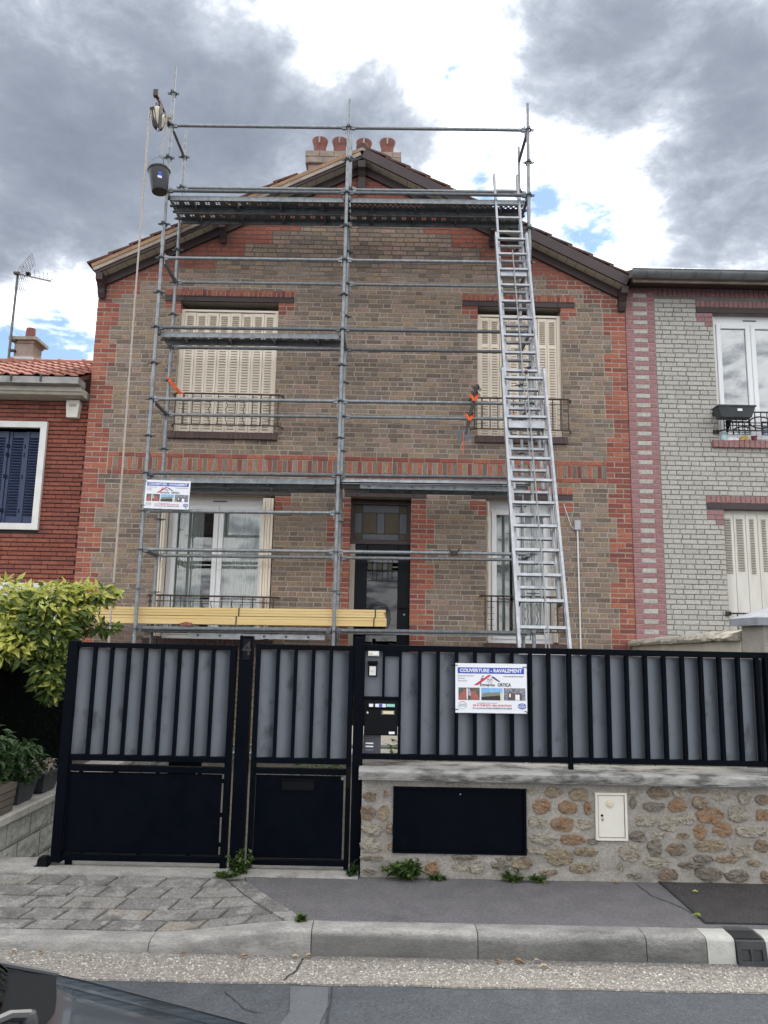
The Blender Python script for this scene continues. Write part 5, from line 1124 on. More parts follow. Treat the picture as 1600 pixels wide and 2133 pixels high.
# ================================================================== RIGHT HOUSE
rh = thing('pale_brick_house', (5.6, 14, 0), 'pale grey brick house with pink brick pilaster, right of the scaffolded house', 'house')
PX0, PX1 = 3.534, 3.955; RX1 = 7.6
RO = {'ru': (4.83, 6.03, 4.55, 6.515), 'rl': (4.845, 6.05, 1.55, 3.55)}
OPALL.update(RO)
mb = MB(); wall_grid(mb, PX0, RX1, -.4, 6.95, FY + .007, FY + .32, list(RO.values())); rw = mb.build('front_wall', M_rmortar, rh)
mb = MB(); mb.box(PX0 + .001, PX1 + .004, FY - .004, FY + .0069, .3, 6.86); mb.build('pilaster', M_pmort, rh)
B2 = Bricks()
for i in range(88):
    z = .62 + i * CO; zc = z + CO / 2
    if zc > 6.86: break
    if i % 2: B2.course(PX0 + .002, PX1, z, i // 2, 'quoin', M_rpink, .010)
    else:
        B2.l += [(PX0 + .002, PX0 + .105, z + J / 2, z + CO - J / 2, .05, M_rpink, .010), (PX0 + .115, PX0 + .315, z + J / 2 - .002, z + CO - J / 2 + .002, .05, M_rwhite, .014), (PX0 + .325, PX1, z + J / 2, z + CO - J / 2, .05, M_rpink, .010)]
    cuts = []; reds = []
    for k, (a, b, c, d) in RO.items():
        if c < zc < d: cuts.append((a, b))
        if d - .002 < zc < d + .185: cuts.append((a - .24, b + .24))
        if c - .11 < zc < c: cuts.append((a - .11, b + .11))
        q = (d - zc) / CO
        if 0 < q < 2: reds += [(a - .24, a), (b, b + .24)]
        elif 2 <= q < 3: reds += [(a - .12, a), (b, b + .12)]
    edges = [v for k, o in RO.items() if o[2] < zc < o[3] for v in o[:2]]
    if zc > 6.76: continue
    for a, b in reds: B2.course(a, b, z, i, 'quoin', M_rpink, 0, edges)
    for a, b in minus((PX1 + .01, RX1), cuts + reds): B2.course(a + .004, b - .004, z, i, 'flem', M_rwhite, 0.0, edges)
B2.soldier(PX0, RX1, 6.765, 6.885, [M_rpink], .004, .062, .01)
for (a, b, c, d) in RO.values(): B2.soldier(a - .24, b + .24, d + .09, d + .185, [M_rpink], .003, .06, .012)
B2.emit(rw, FY, 300, keep=lambda b: b[2] > 1.75 and b[1] < 5.75 and b[1] - b[0] > .09 and b[3] - b[2] < .07)
for k, (a, b, c, d) in RO.items():
    mb = MB(); mb.box(a - .24, b + .24, FY - .012, FY + .02, d, d + .085); mb.box(a, b, FY + .0205, FY + .3, d + .002, d + .05); mb.build('lintel', M_brown, rh)
    mb = MB(); mb.box(a - .1, b + .1, FY - .05, FY + .3, c - .095, c - .006); o = mb.build('window_sill', M_rmortar, rh)
    sb = Bricks(); sb.soldier(a - .105, b + .105, c - .105, c, [M_rpink], .06, .066, .010, .1); sb.emit(o, FY, 60)
white_window('ru', (4.86, 6.0), FY + .12, 'window', 2, False, rh, M_glassr)
mb = MB(); mb.box(4.832, 4.855, FY + .02, FY + .1, 4.56, 6.45); mb.build('folded_shutter', M_shut2, rh)
# closed white shutters below
a, b, c, d = RO['rl']; mb = MB(); mb.box(a, b, FY + .12, FY + .15, d - .06, d); sw = mb.build('shuttered_window', M_shut2, rh)
n = 7; W = (b - a) / n
for i in range(n):
    p = a + i * W + .002; q = p + W - .004; lf = MB(); lf.box(p, q, FY + .10, FY + .115, c + .01, d - .06); lf.box(p, p + .01, FY + .094, FY + .10, c + .01, d - .06)
    cx_, hw = (p + q) / 2, (.045 if i in (0, 1, 4) else .03); z = d - .12
    while z > d - .85 - (.0 if i % 2 else .03):
        lf.add([(cx_ - hw, FY + .0995, z), (cx_ + hw, FY + .0995, z), (cx_ + hw, FY + .082, z - .026), (cx_ - hw, FY + .082, z - .026)], [(3, 2, 1, 0), (0, 1, 2, 3)])
        lf.box(cx_ - hw, cx_ + hw, FY + .0965, FY + .0993, z - .036, z - .022, m=1); z -= .036  # louvre shadow drawn as a coloured strip
    lf.build('shutter_leaf', [M_shut2, M_slotshade], sw)
def black_rail(x0, x1, zt, zb, yo):
    mb = MB()
    for z in (zt, zb): mb.tube([(x0 - .06, yo + .17, z), (x0 - .04, yo + .03, z), (x0, yo, z), (x1, yo, z)], .012, 6); mb.obox((x0 - .075, yo + .13, z), (.035, 0, 0), (0, .04, 0), (0, 0, .03))
    mb.tube([(x0, yo, zt - .16), (x1, yo, zt - .16)], .007, 5); mb.tube([(x0, yo, zb + .07), (x1, yo, zb + .07)], .006, 5); mb.tube([(x0, yo, zt - .20), (x1, yo, zt - .20)], .005, 5)
    n = 13
    for i in range(n + 1): x = x0 + (x1 - x0) * i / n; mb.tube([(x, yo, zb), (x, yo, zt)], .008, 5)
    for k in range(3): cx_ = x0 + .52 + k * .34; mb.tube([(cx_ + .16 * math.cos(t * .393), yo - .01, (zt + zb) / 2 - .02 + .085 * math.sin(t * .393)) for t in range(17)], .011, 5); mb.tube([(cx_ - .22 + .04 * math.cos(t * .785), yo, zb + .03 + .04 * math.sin(t * .785)) for t in range(9)], .005, 4)
    return mb.build('window_railing', M_ironb, rh)
black_rail(4.86, 6.02, 4.955, 4.68, FY - .12); black_rail(4.90, 6.05, 2.07, 1.70, FY - .12)
# eaves: gutter, fascia, dark soffit, roof
mb = MB()
gz, gy = 6.945, 10.40; prof = [(gy + .09 * math.cos(math.pi + math.pi * k / 10), gz + .095 * math.sin(math.pi + math.pi * k / 10)) for k in range(11)]
vs = [(x, y, z) for x in (3.50, RX1) for y, z in prof]; n = len(prof); mb.add(vs, [(i, i + 1, n + i + 1, n + i) for i in range(n - 1)]); mb.tube([(3.5, gy - .09, gz + .004), (RX1, gy - .09, gz + .004)], .012, 6)
mb.add([(3.50, y, z) for y, z in prof], [tuple(range(n))]); gt = mb.build('gutter', M_zinc, rh, smooth=True)
for i in range(12):
    x = 3.72 + i * .35; q = MB(); q.tube([(x, gy + .093 * math.cos(math.pi + math.pi * k / 8), gz + .098 * math.sin(math.pi + math.pi * k / 8)) for k in range(9)], .007, 5); q.build('gutter_bracket', M_zinc, gt)
mb = MB(); mb.box(3.56, RX1, 10.47, 10.50, 6.825, 6.935); mb.build('fascia', M_bargew, rh)
mb = MB(); mb.prism([(3.56, 10.501, 6.835), (3.56, FY, 6.893), (3.56, FY, 6.95), (3.56, 10.501, 6.93)], (RX1 - 3.56, 0, 0)); mb.build('soffit', M_brown, rh)
mb = MB(); mb.prism([(3.56, 10.40, 6.95), (3.56, 15, 8.7), (3.56, 15, 8.8), (3.56, 10.40, 6.99)], (RX1 - 3.56, 0, 0)); mb.build('roof', M_tile, rh)
mb = MB(); mb.box(PX0, PX0 + .3, FY + .32, 15, -.4, 7.2); mb.box(RX1 - .3, RX1, FY + .32, 15, -.4, 7.2); mb.box(PX0, RX1, 15, 15.2, -.4, 9); mb.box(PX0 + .3, RX1 - .3, FY + 2.5, FY + 2.6, 0, 7); mb.box(PX0 + .3, RX1 - .3, FY + .32, FY + 2.5, 3.75, 4.0); mb.box(PX0 + .3, RX1 - .3, FY + .32, FY + 2.5, 6.85, 6.95); mb.build('inner_walls', M_room, rh)
# things on the sill
pb = thing('planter_box', (4.95, 10.5, 4.82), 'dark grey plastic planter box hung on the upper window rail of the pale house', 'planter')
mb = MB(); y0, y1 = FY - .36, FY - .145
vs = [(4.735, y0 + .03, 4.815), (5.165, y0 + .03, 4.815), (5.165, y1 - .02, 4.815), (4.735, y1 - .02, 4.815), (4.69, y0, 4.965), (5.21, y0, 4.965), (5.21, y1, 4.965), (4.69, y1, 4.965)]
mb.add(vs, [(3, 2, 1, 0), (0, 1, 5, 4), (1, 2, 6, 5), (2, 3, 7, 6), (3, 0, 4, 7)]); mb.build('trough', M_dgrey, pb)
mb = MB()
for q in ((4.68, 5.22, y0 - .01, y0 + .012), (4.68, 5.22, y1 - .012, y1 + .01), (4.68, 4.70, y0 + .012, y1 - .012), (5.20, 5.22, y0 + .012, y1 - .012)): mb.box(*q, 4.962, 4.982)
mb.build('rim', M_dgrey, pb)
mb = MB(); mb.box(4.955, 5.02, y0 + .0, y0 + .008, 4.895, 4.93); mb.build('sticker', M_signw, pb)
mb = MB(); mb.box(4.70, 5.20, y0 + .01, y1 - .01, 4.93, 4.94); mb.build('soil', M_soil, pb)
jr = thing('jar', (4.90, 10.78, 4.55), 'pale blue plastic jar at the left end of the upper right window sill', 'jar')
mb = MB(); mb.lathe([(0, 0), (.042, 0), (.045, .02), (.043, .10), (.036, .115), (0, .115)], (4.90, 10.80, 4.552), 16); mb.build('body', mat('jar_blue', (.35, .62, .68), (.6, .7, .72), 12, .35), jr, smooth=True)
bg_ = thing('bag', (5.02, 10.78, 4.55), 'crumpled white plastic bag lying beside the blue jar on the sill', 'bag')
mb = MB(); vs = []; fs = []
for i in range(13):
    for j in range(8):
        u = -1 + 2 * i / 12; a = math.pi * j / 7; r_ = .055 * math.sqrt(max(0.02, 1 - u * u)) * (1 + .35 * n3(u * 3, j * .7, 4)); vs.append((5.03 + u * .10, 10.80 - r_ * math.cos(a), 4.553 + r_ * math.sin(a) * 1.1))
for i in range(12):
    for j in range(7): p = i * 8 + j; fs.append((p, p + 8, p + 9, p + 1))
mb.add(vs, fs); mb.build('plastic', M_signw, bg_)
pk = thing('packet', (5.18, 10.78, 4.55), 'yellow and red packet lying on the sill right of the white bag', 'packet')
mb = MB(); mb.prism([(5.11, 10.74, 4.553), (5.25, 10.74, 4.553), (5.235, 10.74, 4.60), (5.18, 10.74, 4.635), (5.13, 10.74, 4.60)], (0, .07, 0)); mb.build('wrapper', mat('packet_yellow', (.55, .40, .05), (.3, .05, .05), 18, .4), pk)
fp_ = thing('flower_pot', (5.33, 10.78, 4.55), 'small dark red flower pot at the right end of the sill things', 'pot')
mb = MB(); mb.lathe([(0, 0), (.03, 0), (.04, .06), (.045, .062), (.045, .075), (0, .07)], (5.34, 10.80, 4.552), 14); mb.build('body', mat('pot_red', (.2, .03, .04), rough=.4), fp_, smooth=True)

# ================================================================== LEFT HOUSE
lh = thing('red_brick_house', (-6.6, 13, 0), 'low house of thin dark red bricks with tiled roof and blue shutters', 'house')
LY = 10.90; LX0, LX1 = -8.6, -4.35; LO = (-6.30, -5.02, 3.15, 4.56)
mb = MB(); wall_grid(mb, LX0, LX1, -.4, 5.0, LY + .016, LY + .3, [LO]); lw = mb.build('front_wall', M_lmortar, lh)
B3 = Bricks(); c3 = .0635
for i in range(46):
    z = 2.31 + i * c3
    if z + c3 > 5.0: break
    for a, b in minus((LX0, LX1), [(LO[0] - .09, LO[1] + .09)] if LO[2] - .09 - c3 < z < LO[3] + .09 else []):
        for p, q in fill(a, b, i, 'stretch'): B3.l.append((p + .001 - .004, min(q + .004, b), z + .008, z + c3 - .006, .03, M_lbrick, 0))
B3.emit(lw, LY, 300, keep=lambda b: b[1] > -5.75, cham=.003, jit=.001)
mb = MB()
for q in ((LO[0] - .09, LO[0], LO[2] - .09, LO[3] + .09), (LO[1], LO[1] + .09, LO[2] - .09, LO[3] + .09), (LO[0], LO[1], LO[2] - .09, LO[2]), (LO[0], LO[1], LO[3], LO[3] + .09)): mb.box(q[0], q[1], LY - .05, LY + .25, q[2], q[3])
ws = mb.build('window_surround', M_white, lh)
n = 5; W = (LO[1] - LO[0]) / n
for i in range(n):
    p = LO[0] + i * W + .004; q = p + W - .008; lf = MB(); lf.box(p, q, LY + .10 + (.02 if i % 2 else 0), LY + .125 + (.02 if i % 2 else 0), LO[2] + .01, LO[3] - .03); yy = LY + .10 + (.02 if i % 2 else 0)
    lf.box(p, p + .04, yy - .012, yy, LO[2] + .01, LO[3] - .03); lf.box(q - .04, q, yy - .012, yy, LO[2] + .01, LO[3] - .03)
    z = LO[3] - .12; cx_ = (p + q) / 2; hw = W * .30
    while z > LO[2] + .12:
        lf.add([(cx_ - hw, yy - .001, z), (cx_ + hw, yy - .001, z), (cx_ + hw, yy - .02, z - .022), (cx_ - hw, yy - .02, z - .022)], [(3, 2, 1, 0), (0, 1, 2, 3)]); z -= .042
    lf.build('shutter_leaf', M_bluesh, ws)
    h = MB()
    for zz in (LO[3] - .25, LO[3] - .38, (LO[2] + LO[3]) / 2, LO[2] + .2): h.box(q - .02, q + .02, yy - .016, yy - .010, zz - .03, zz + .03)
    h.build('hinge', M_blackp, ws)
mb = MB(); mb.box(LX0, -4.46, LY - .06, LY + .1, 2.17, 2.305); mb.box(LX0, -4.50, LY - .03, LY + .05, .6, 2.17); mb.build('lower_band', M_white, lh)
mb = MB(); mb.prism([(LX0, LY - .0, 4.985), (LX0, LY - .28, 4.99), (LX0, LY - .30, 5.02), (LX0, LY - .33, 5.03), (LX0, LY - .33, 5.095), (LX0, LY + .2, 5.095), (LX0, LY + .2, 4.985)], (LX1 - .02 - LX0, 0, 0)); mb.build('cornice', mat('cornice_cream', (.55, .52, .45), (.45, .43, .38), 5, .85, stain=((.25, .24, .22), 3, .55, .8)), lh)
mb = MB(); mb.box(LX0, LX1 - .01, LY - .46, LY - .2, 5.10, 5.195); gt = mb.build('gutter', mat('gutter_concrete', (.36, .35, .33), (.26, .255, .245), 5, .85, stain=((.12, .12, .11), 5, .55, .75)), lh)
for i in range(9): x = -4.9 - i * .42; q = MB(); q.box(x, x + .02, LY - .48, LY - .46, 5.12, 5.22); q.build('gutter_bracket', M_dgrey, gt)
# tiled roof: rolled tiles in rows
rf = MB(); y0, z0, y1, z1 = LY - .42, 5.26, 12.55, 6.20
rf.prism([(LX0, y0, z0 - .06), (LX0, y1, z1 - .06), (LX0, y1, z1 - .12), (LX0, y0, z0 - .12)], (LX1 - .03 - LX0, 0, 0)); rf.prism([(LX0, y1, z1 - .06), (LX0, 15.5, 5.2), (LX0, 15.5, 5.1), (LX0, y1, z1 - .12)], (LX1 - .03 - LX0, 0, 0))
lr = rf.build('roof', M_tile, lh)
nr = 9; dv = Vector((0, y1 - y0, z1 - z0)); nn = Vector((0, -dv.z, dv.y)).normalized(); du = dv / nr
tp = MB(); w = .215; k = 10; vs = []
for e in range(3):
    for i in range(k + 1):
        u = i / k; hgt = .030 * math.sin(math.pi * min(1, u / .55)) if u < .55 else .006
        p = du * (1.10 * e / 2) + nn * (hgt + .03 * (1 - e / 2)); vs.append((u * w - w / 2, p.y, p.z))
fs = [(e * (k + 1) + i, e * (k + 1) + i + 1, (e + 1) * (k + 1) + i + 1, (e + 1) * (k + 1) + i) for e in range(2) for i in range(k)]
lip = [(v[0], v[1] - .001, v[2] - .018) for v in vs[:k + 1]]; b0 = len(vs); vs += lip; fs += [(b0 + i, b0 + i + 1, i + 1, i) for i in range(k)]
tp.add(vs, fs); tme = tp.mesh('roof_tile', M_tileo, True); far = MB(); cnt = 0
for r_ in range(nr):
    for i in range(20):
        x = LX1 - .03 - w * (i + .5); p = Vector((x, y0, z0 - .055)) + du * r_
        if i < 11: link('roof_tile', tme, lr, p + Vector((R.uniform(-.004, .004), 0, R.uniform(0, .004))))
        else: far.add([(v[0] + p.x, v[1] + p.y, v[2] + p.z) for v in vs], fs, R.random())
far.build('further_tiles', M_tileo, lr, kind='stuff')
for i in range(10): q = MB(); q.lathe([(.085, 0), (.10, .01), (.095, .05), (.08, .07), (.078, .42)], (LX1 - .03 - i * .41 - .4, y1, z1 - .06), 12, (1, 0, 0)); q.build('ridge_tile', M_tileo, lr, smooth=True)
# chimney of the low house
ch = MB(); ch.prism([(-6.50, 12.5, 5.9), (-6.02, 12.5, 5.9), (-6.07, 12.56, 6.27), (-6.45, 12.56, 6.27)], (0, .5, 0)); lc = ch.build('chimney', mat('zinc_flashing', (.42, .43, .45), rough=.5), lh)
ch = MB(); ch.box(-6.42, -6.10, 12.62, 12.96, 6.15, 6.53); ch.box(-6.44, -6.08, 12.60, 12.98, 6.532, 6.575); ch.build('stack', M_chim, lc)
ch = MB(); ch.box(-6.50, -6.02, 12.55, 13.03, 6.577, 6.63); ch.build('cap', mat('cap_concrete', (.22, .205, .17), (.30, .28, .24), 8, .9), lc)
ch = MB(); ch.lathe([(.085, 0), (.077, .235), (.07, .235), (.068, .1)], (-6.25, 12.8, 6.63), 16); ch.build('chimney_pot', M_pot, lc, smooth=True)
# antenna
an = thing('tv_antenna', (-6.62, 12.5, 6.1), 'television antenna on a tall mast beside the small chimney at left', 'antenna')
mb = MB(); mb.tube([(-6.47, 12.56, 6.05), (-6.43, 12.5, 7.76)], .022, 8); mb.build('mast', M_galvd, an)
for z in (6.38, 6.56): q = MB(); q.box(-6.49, -6.38, 12.55, 12.62, z - .015, z + .015); q.build('clamp', M_rust, an)
A0, A1 = Vector((-6.44, 12.45, 7.73)), Vector((-5.73, 12.25, 7.50)); dA = (A1 - A0).normalized()
mb = MB(); mb.tube([A0, A1], .011, 6); mb.build('boom', M_galvd, an)
q = MB(); q.obox(A0 + Vector((.02, 0, 0)), (.05, 0, 0), (0, .03, 0), (0, 0, .02)); q.build('mast_clamp', M_rust, an)
q = MB(); q.obox(A0 + dA * .27 + Vector((0, 0, .04)), (.035, 0, 0), (0, .03, 0), (0, 0, .022)); q.build('dipole_box', M_blackp, an)
for i in range(6):
    p = A0 + dA * (.24 + i * .094); q = MB()
    for sy, sz in ((1, 1), (1, -1), (-1, 1), (-1, -1)): q.tube([p, p + Vector((.035, sy * .12, sz * .085))], .004, 4)
    q.build('director', M_galvd, an)
for sz in (1, -1):
    q = MB(); o = A0 + dA * .09; ex = Vector((.06, .05, 0)) + Vector((.12, 0, .32)) * 1.0 if sz > 0 else Vector((.12, 0, -.32))
    e1 = Vector((.20, .02, .30 * sz)) if sz > 0 else Vector((.10, .02, -.30)); e2 = Vector((.06, -.20, 0)) if sz > 0 else Vector((.13, -.16, .08))
    for k_ in range(7): q.tube([o + e1 * k_ / 6 - e2, o + e1 * k_ / 6 + e2], .003, 4); q.tube([o + e2 * (k_ / 3 - 1), o + e2 * (k_ / 3 - 1) + e1], .003, 4)
    q.build('reflector_grid', M_galvd, an)
al = thing('alarm_box', (-4.55, 10.8, 4.77), 'white plastic alarm siren box high on the thin red brick wall', 'alarm box')
mb = MB(); mb.prism([(-4.655, LY - .10, 5.03), (-4.47, LY - .10, 5.03), (-4.462, LY - .10, 4.98), (-4.485, LY - .10, 4.77), (-4.64, LY - .10, 4.77), (-4.658, LY - .10, 4.98)], (0, .10, 0)); [mb.v.__setitem__(i_, (v_[0], v_[1], v_[2] - .06)) for i_, v_ in enumerate(mb.v)]; mb.build('cover', M_meter, al)
for i in range(3): q = MB(); q.box(-4.61, -4.51, LY - .106, LY - .10, 4.87 + i * .016, 4.878 + i * .016); q.build('grille_slot', M_concrete, al)

# ================================================================== GARDEN BOUNDARIES
gwl = thing('garden_wall', (3.3, 8.5, 0), 'cream rendered garden wall with rough pale stone cap, behind the fence at right', 'wall')
n = 26; mb = MB(); vs = []; fs = []
for i in range(n + 1):
    t = i / n; y = 6.35 + (10.79 - 6.35) * t; x = 2.93 + (3.47 - 2.93) * t; z = 1.665 - .075 * t
    vs += [(x, y, -.1), (x, y, z), (x + .22, y, z), (x + .22, y, -.1)]
for i in range(n):
    for j in range(3): fs.append((i * 4 + j, (i + 1) * 4 + j, (i + 1) * 4 + j + 1, i * 4 + j + 1))
fs.append((0, 1, 2, 3)); mb.add(vs, fs); mb.build('body', M_garw, gwl)
for i in range(9):
    t0, t1 = i / 9 + .002, (i + 1) / 9 - .002; cpb = MB(); vs = []; k = 8; pf = [(-.06, .0), (-.075, .03), (-.05, .065), (.05, .09), (.2, .085), (.28, .04), (.27, 0)]
    for e in range(k + 1):
        t = t0 + (t1 - t0) * e / k; y = 6.35 + 4.44 * t; x = 2.93 + .54 * t; z = 1.667 - .075 * t
        for j, (dx, dz) in enumerate(pf): w_ = .018 * n3(y * 5, j * 1.7, i) + .012 * n3(y * 17, j * 3, i); vs.append((x + dx + w_, y, z + dz + w_ * (j not in (0, 6)) + (.006 if i % 2 else 0)))
    q = len(pf); fs = [(e * q + j, (e + 1) * q + j, (e + 1) * q + (j + 1) % q, e * q + (j + 1) % q) for e in range(k) for j in range(q)]; fs += [tuple(range(q)), tuple(k * q + j for j in range(q))[::-1]]
    cpb.add(vs, fs); cpb.build('cap_stone', M_garcap, gwl, smooth=True)
pr = thing('stone_pier', (3.15, 6.15, 0), 'rough stone gate pier with grey concrete cap beyond the right fence end', 'pier')
mb = MB(); n = 10
vs = []; fs = []
for j in range(15):
    z = -.1 + 1.88 * j / 14
    for k in range(12):
        a = k / 12 * 4; s = int(a); f = a - s; cxy = [(2.93, 5.97), (3.35, 5.97), (3.35, 6.32), (2.93, 6.32)]; p0, p1 = cxy[s], cxy[(s + 1) % 4]; x = p0[0] + (p1[0] - p0[0]) * f; y = p0[1] + (p1[1] - p0[1]) * f
        w_ = .014 * n3(x * 9, y * 9, z * 9); vs.append((x + w_, y + w_, z))
for j in range(14):
    for k in range(12): fs.append((j * 12 + k, j * 12 + (k + 1) % 12, (j + 1) * 12 + (k + 1) % 12, (j + 1) * 12 + k))
mb.add(vs, fs); mb.build('shaft', M_wmort, pr, smooth=True)
for i, (x, z, w, h, c) in enumerate(((3.03, 1.70, .13, .10, 't'), (3.02, 1.52, .10, .09, 'w'), (3.14, 1.60, .10, .12, 'g'), (3.05, 1.40, .14, .09, 'b'), (3.2, 1.45, .12, .1, 'o'), (3.2, 1.72, .1, .08, 't'), (3.02, 1.2, .14, .1, 'g'), (3.2, 1.2, .14, .1, 't'))):
    q = MB(); vs = [(x, 5.955, z)]; ns = 14
    for rr, hh in ((.6, .95), (1, .2), (1.0, -.6)):
        for k in range(ns): a = 6.283 * k / ns; wob = 1 + .25 * n3(math.cos(a) * 2 + i, math.sin(a) * 2, i); vs.append((x + math.cos(a) * rr * wob * w / 2, 5.975 - .022 * hh, z + math.sin(a) * rr * wob * h / 2))
    fs = [(0, 1 + (k + 1) % ns, 1 + k) for k in range(ns)] + [(1 + r_ * ns + k, 1 + r_ * ns + (k + 1) % ns, 1 + (r_ + 1) * ns + (k + 1) % ns, 1 + (r_ + 1) * ns + k) for r_ in range(2) for k in range(ns)]
    q.add(vs, fs); q.build('stone', M_st[c], pr, smooth=True)
mb = MB(); z0 = 1.783; X0, X1, Y0, Y1 = 2.865, 3.42, 5.91, 6.39; cxm, cym = (X0 + X1) / 2, (Y0 + Y1) / 2
mb.add([(X0, Y0, z0), (X1, Y0, z0), (X1, Y1, z0), (X0, Y1, z0), (X0, Y0, z0 + .06), (X1, Y0, z0 + .06), (X1, Y1, z0 + .06), (X0, Y1, z0 + .06), (cxm, cym, z0 + .17)], [(3, 2, 1, 0), (0, 1, 5, 4), (1, 2, 6, 5), (2, 3, 7, 6), (3, 0, 4, 7), (4, 5, 8), (5, 6, 8), (6, 7, 8), (7, 4, 8)]); mb.build('cap', mat('cap_grey', (.27, .28, .31), (.22, .23, .25), 8, .85, bump=.4, bscale=60), pr)
# planting seen through the gap under the fence
bd = MB()
for i in range(2600):
    x = R.choice((R.uniform(.1, .75), R.uniform(1.5, 2.4), R.uniform(-.75, -.35))); y = R.uniform(6.5, 8.2); z = R.uniform(.0, .78) * (1 if x > 1.4 else .95); l = R.uniform(.03, .08)
    put_leaf(bd, (x, y, z), (R.uniform(-1, 1), R.uniform(-1, .5), R.uniform(-.2, .8)), (0, 0, 1), l, l * .5, R.random())
bd.build('garden_plants', M_weed, kind='stuff', label='green garden planting glimpsed in the gap under the fence', cat='plants')

# ================================================================== SCAFFOLD
SX = [-3.103, -0.603, 1.918]; SO, SI = 9.80, 10.52
Z0 = [1.695, 1.715, 1.732]
sf = thing('scaffold', (-.6, 10.1, -.02), 'grey galvanised steel scaffold with three decks standing before the brick house', 'scaffold')
def kz(b, k): return Z0[b] + .5 * k
tops = {(0, 0): 9.63, (1, 0): 9.16, (2, 0): 9.15, (0, 1): 9.13, (1, 1): 9.13, (2, 1): 8.97}
rm = MB()
rm.lathe([(.030, -.006), (.052, -.005), (.052, .005), (.030, .006)], (0, 0, 0), 12)
for a in range(4):
    c_, s_ = math.cos(a * math.pi / 2), math.sin(a * math.pi / 2)
    d = Vector((c_, s_, 0)); e = Vector((-s_, c_, 0))
    for q in (-1, 1): rm.obox(d * .062 + e * .016 * q, d * .014, e * .004, Vector((0, 0, .006)))
    rm.obox(d * .076, d * .004, e * .020, Vector((0, 0, .006)))
rme = rm.mesh('rosette', M_galvd)
for b in range(3):
    for s_, y in ((0, SO), (1, SI)):
        mb = MB(); x = SX[b]; tp_ = tops[(b, s_)]; jn = kz(b, 6) + .18
        mb.tube([(x, y, .03), (x, y, tp_ - .45)], .0242, 12); mb.tube([(x, y, tp_ - .46), (x, y, tp_)], .019, 10)
        for zj in (jn, jn - 4.0, jn + 2):
            if zj < tp_ - .5: mb.tube([(x, y, zj), (x, y, zj + .2)], .028, 12)
        st_ = mb.build('standard', M_galv, sf, smooth=True)
        q = MB(); q.box(x - .075, x + .075, y - .075, y + .075, -.018, -.01); q.tube([(x, y, -.01), (x, y, .2)], .02, 8); q.lathe([(.03, 0), (.06, .01), (.03, .03)], (x, y, .12), 8); q.build('base_jack', M_rust, st_)
        for k in range(-3, 16):
            z = kz(b, k)
            if z < tp_ - .3 and z > .2: link('rosette', rme, st_, (x, y, z))
def ledger(b0, b1, k, y, m=M_galv, r=.0235):
    p, q = Vector((SX[b0], y, kz(b0, k))), Vector((SX[b1], y, kz(b1, k))); d = (q - p).normalized(); mb = MB()
    mb.tube([p + d * .085, q - d * .085], r, 12)
    for e, sg in ((p, 1), (q, -1)):
        c = e + d * .062 * sg; mb.obox(c, d * .028, (0, .017, 0), (0, 0, .030)); mb.obox(c - d * .018 * sg + Vector((0, 0, -.012)), d * .006, (0, .005, 0), (0, 0, .075))
    return mb.build('ledger', m, sf, smooth=True)
for k, yy, bays in ((14, SO, (0, 1)), (13, SI, (0, 1)), (12, SO, (0, 1)), (10, SO, (0, 1)), (10, SI, (0, 1)), (8, SO, (0, 1)), (8, SI, (0, 1)), (6, SO, (0, 1)), (6, SI, (0, 1)), (4, SO, (0, 1)), (3, SO, (0,)), (2, SO, (0, 1)), (2, SI, (0, 1)), (0, SO, (0, 1)), (-3, SO, (0, 1)), (-3, SI, (0, 1))):
    for b in bays: ledger(b, b + 1, k, yy, M_galv if k % 4 else M_galvd)
def transom(b, k, y0=SO, y1=SI, m=M_galvd, ext=0):
    x, z = SX[b], kz(b, k); mb = MB(); mb.tube([(x, y0 + .05 - ext, z), (x, y1 - .05, z)], .0235, 10)
    for y, sg in ((y0, 1), (y1, -1)): mb.obox((x, y + .055 * sg, z), (.017, 0, 0), (0, .026, 0), (0, 0, .03)); mb.obox((x, y + .04 * sg, z - .012), (.005, 0, 0), (0, .006, 0), (0, 0, .07))
    return mb.build('transom', m, sf, smooth=True)
for b in range(3):
    for k in (14, 12, 10, 8, 6, 4, 2, 0):
        if b == 1 and k in (14, 10, 6, 2): continue
        transom(b, k)
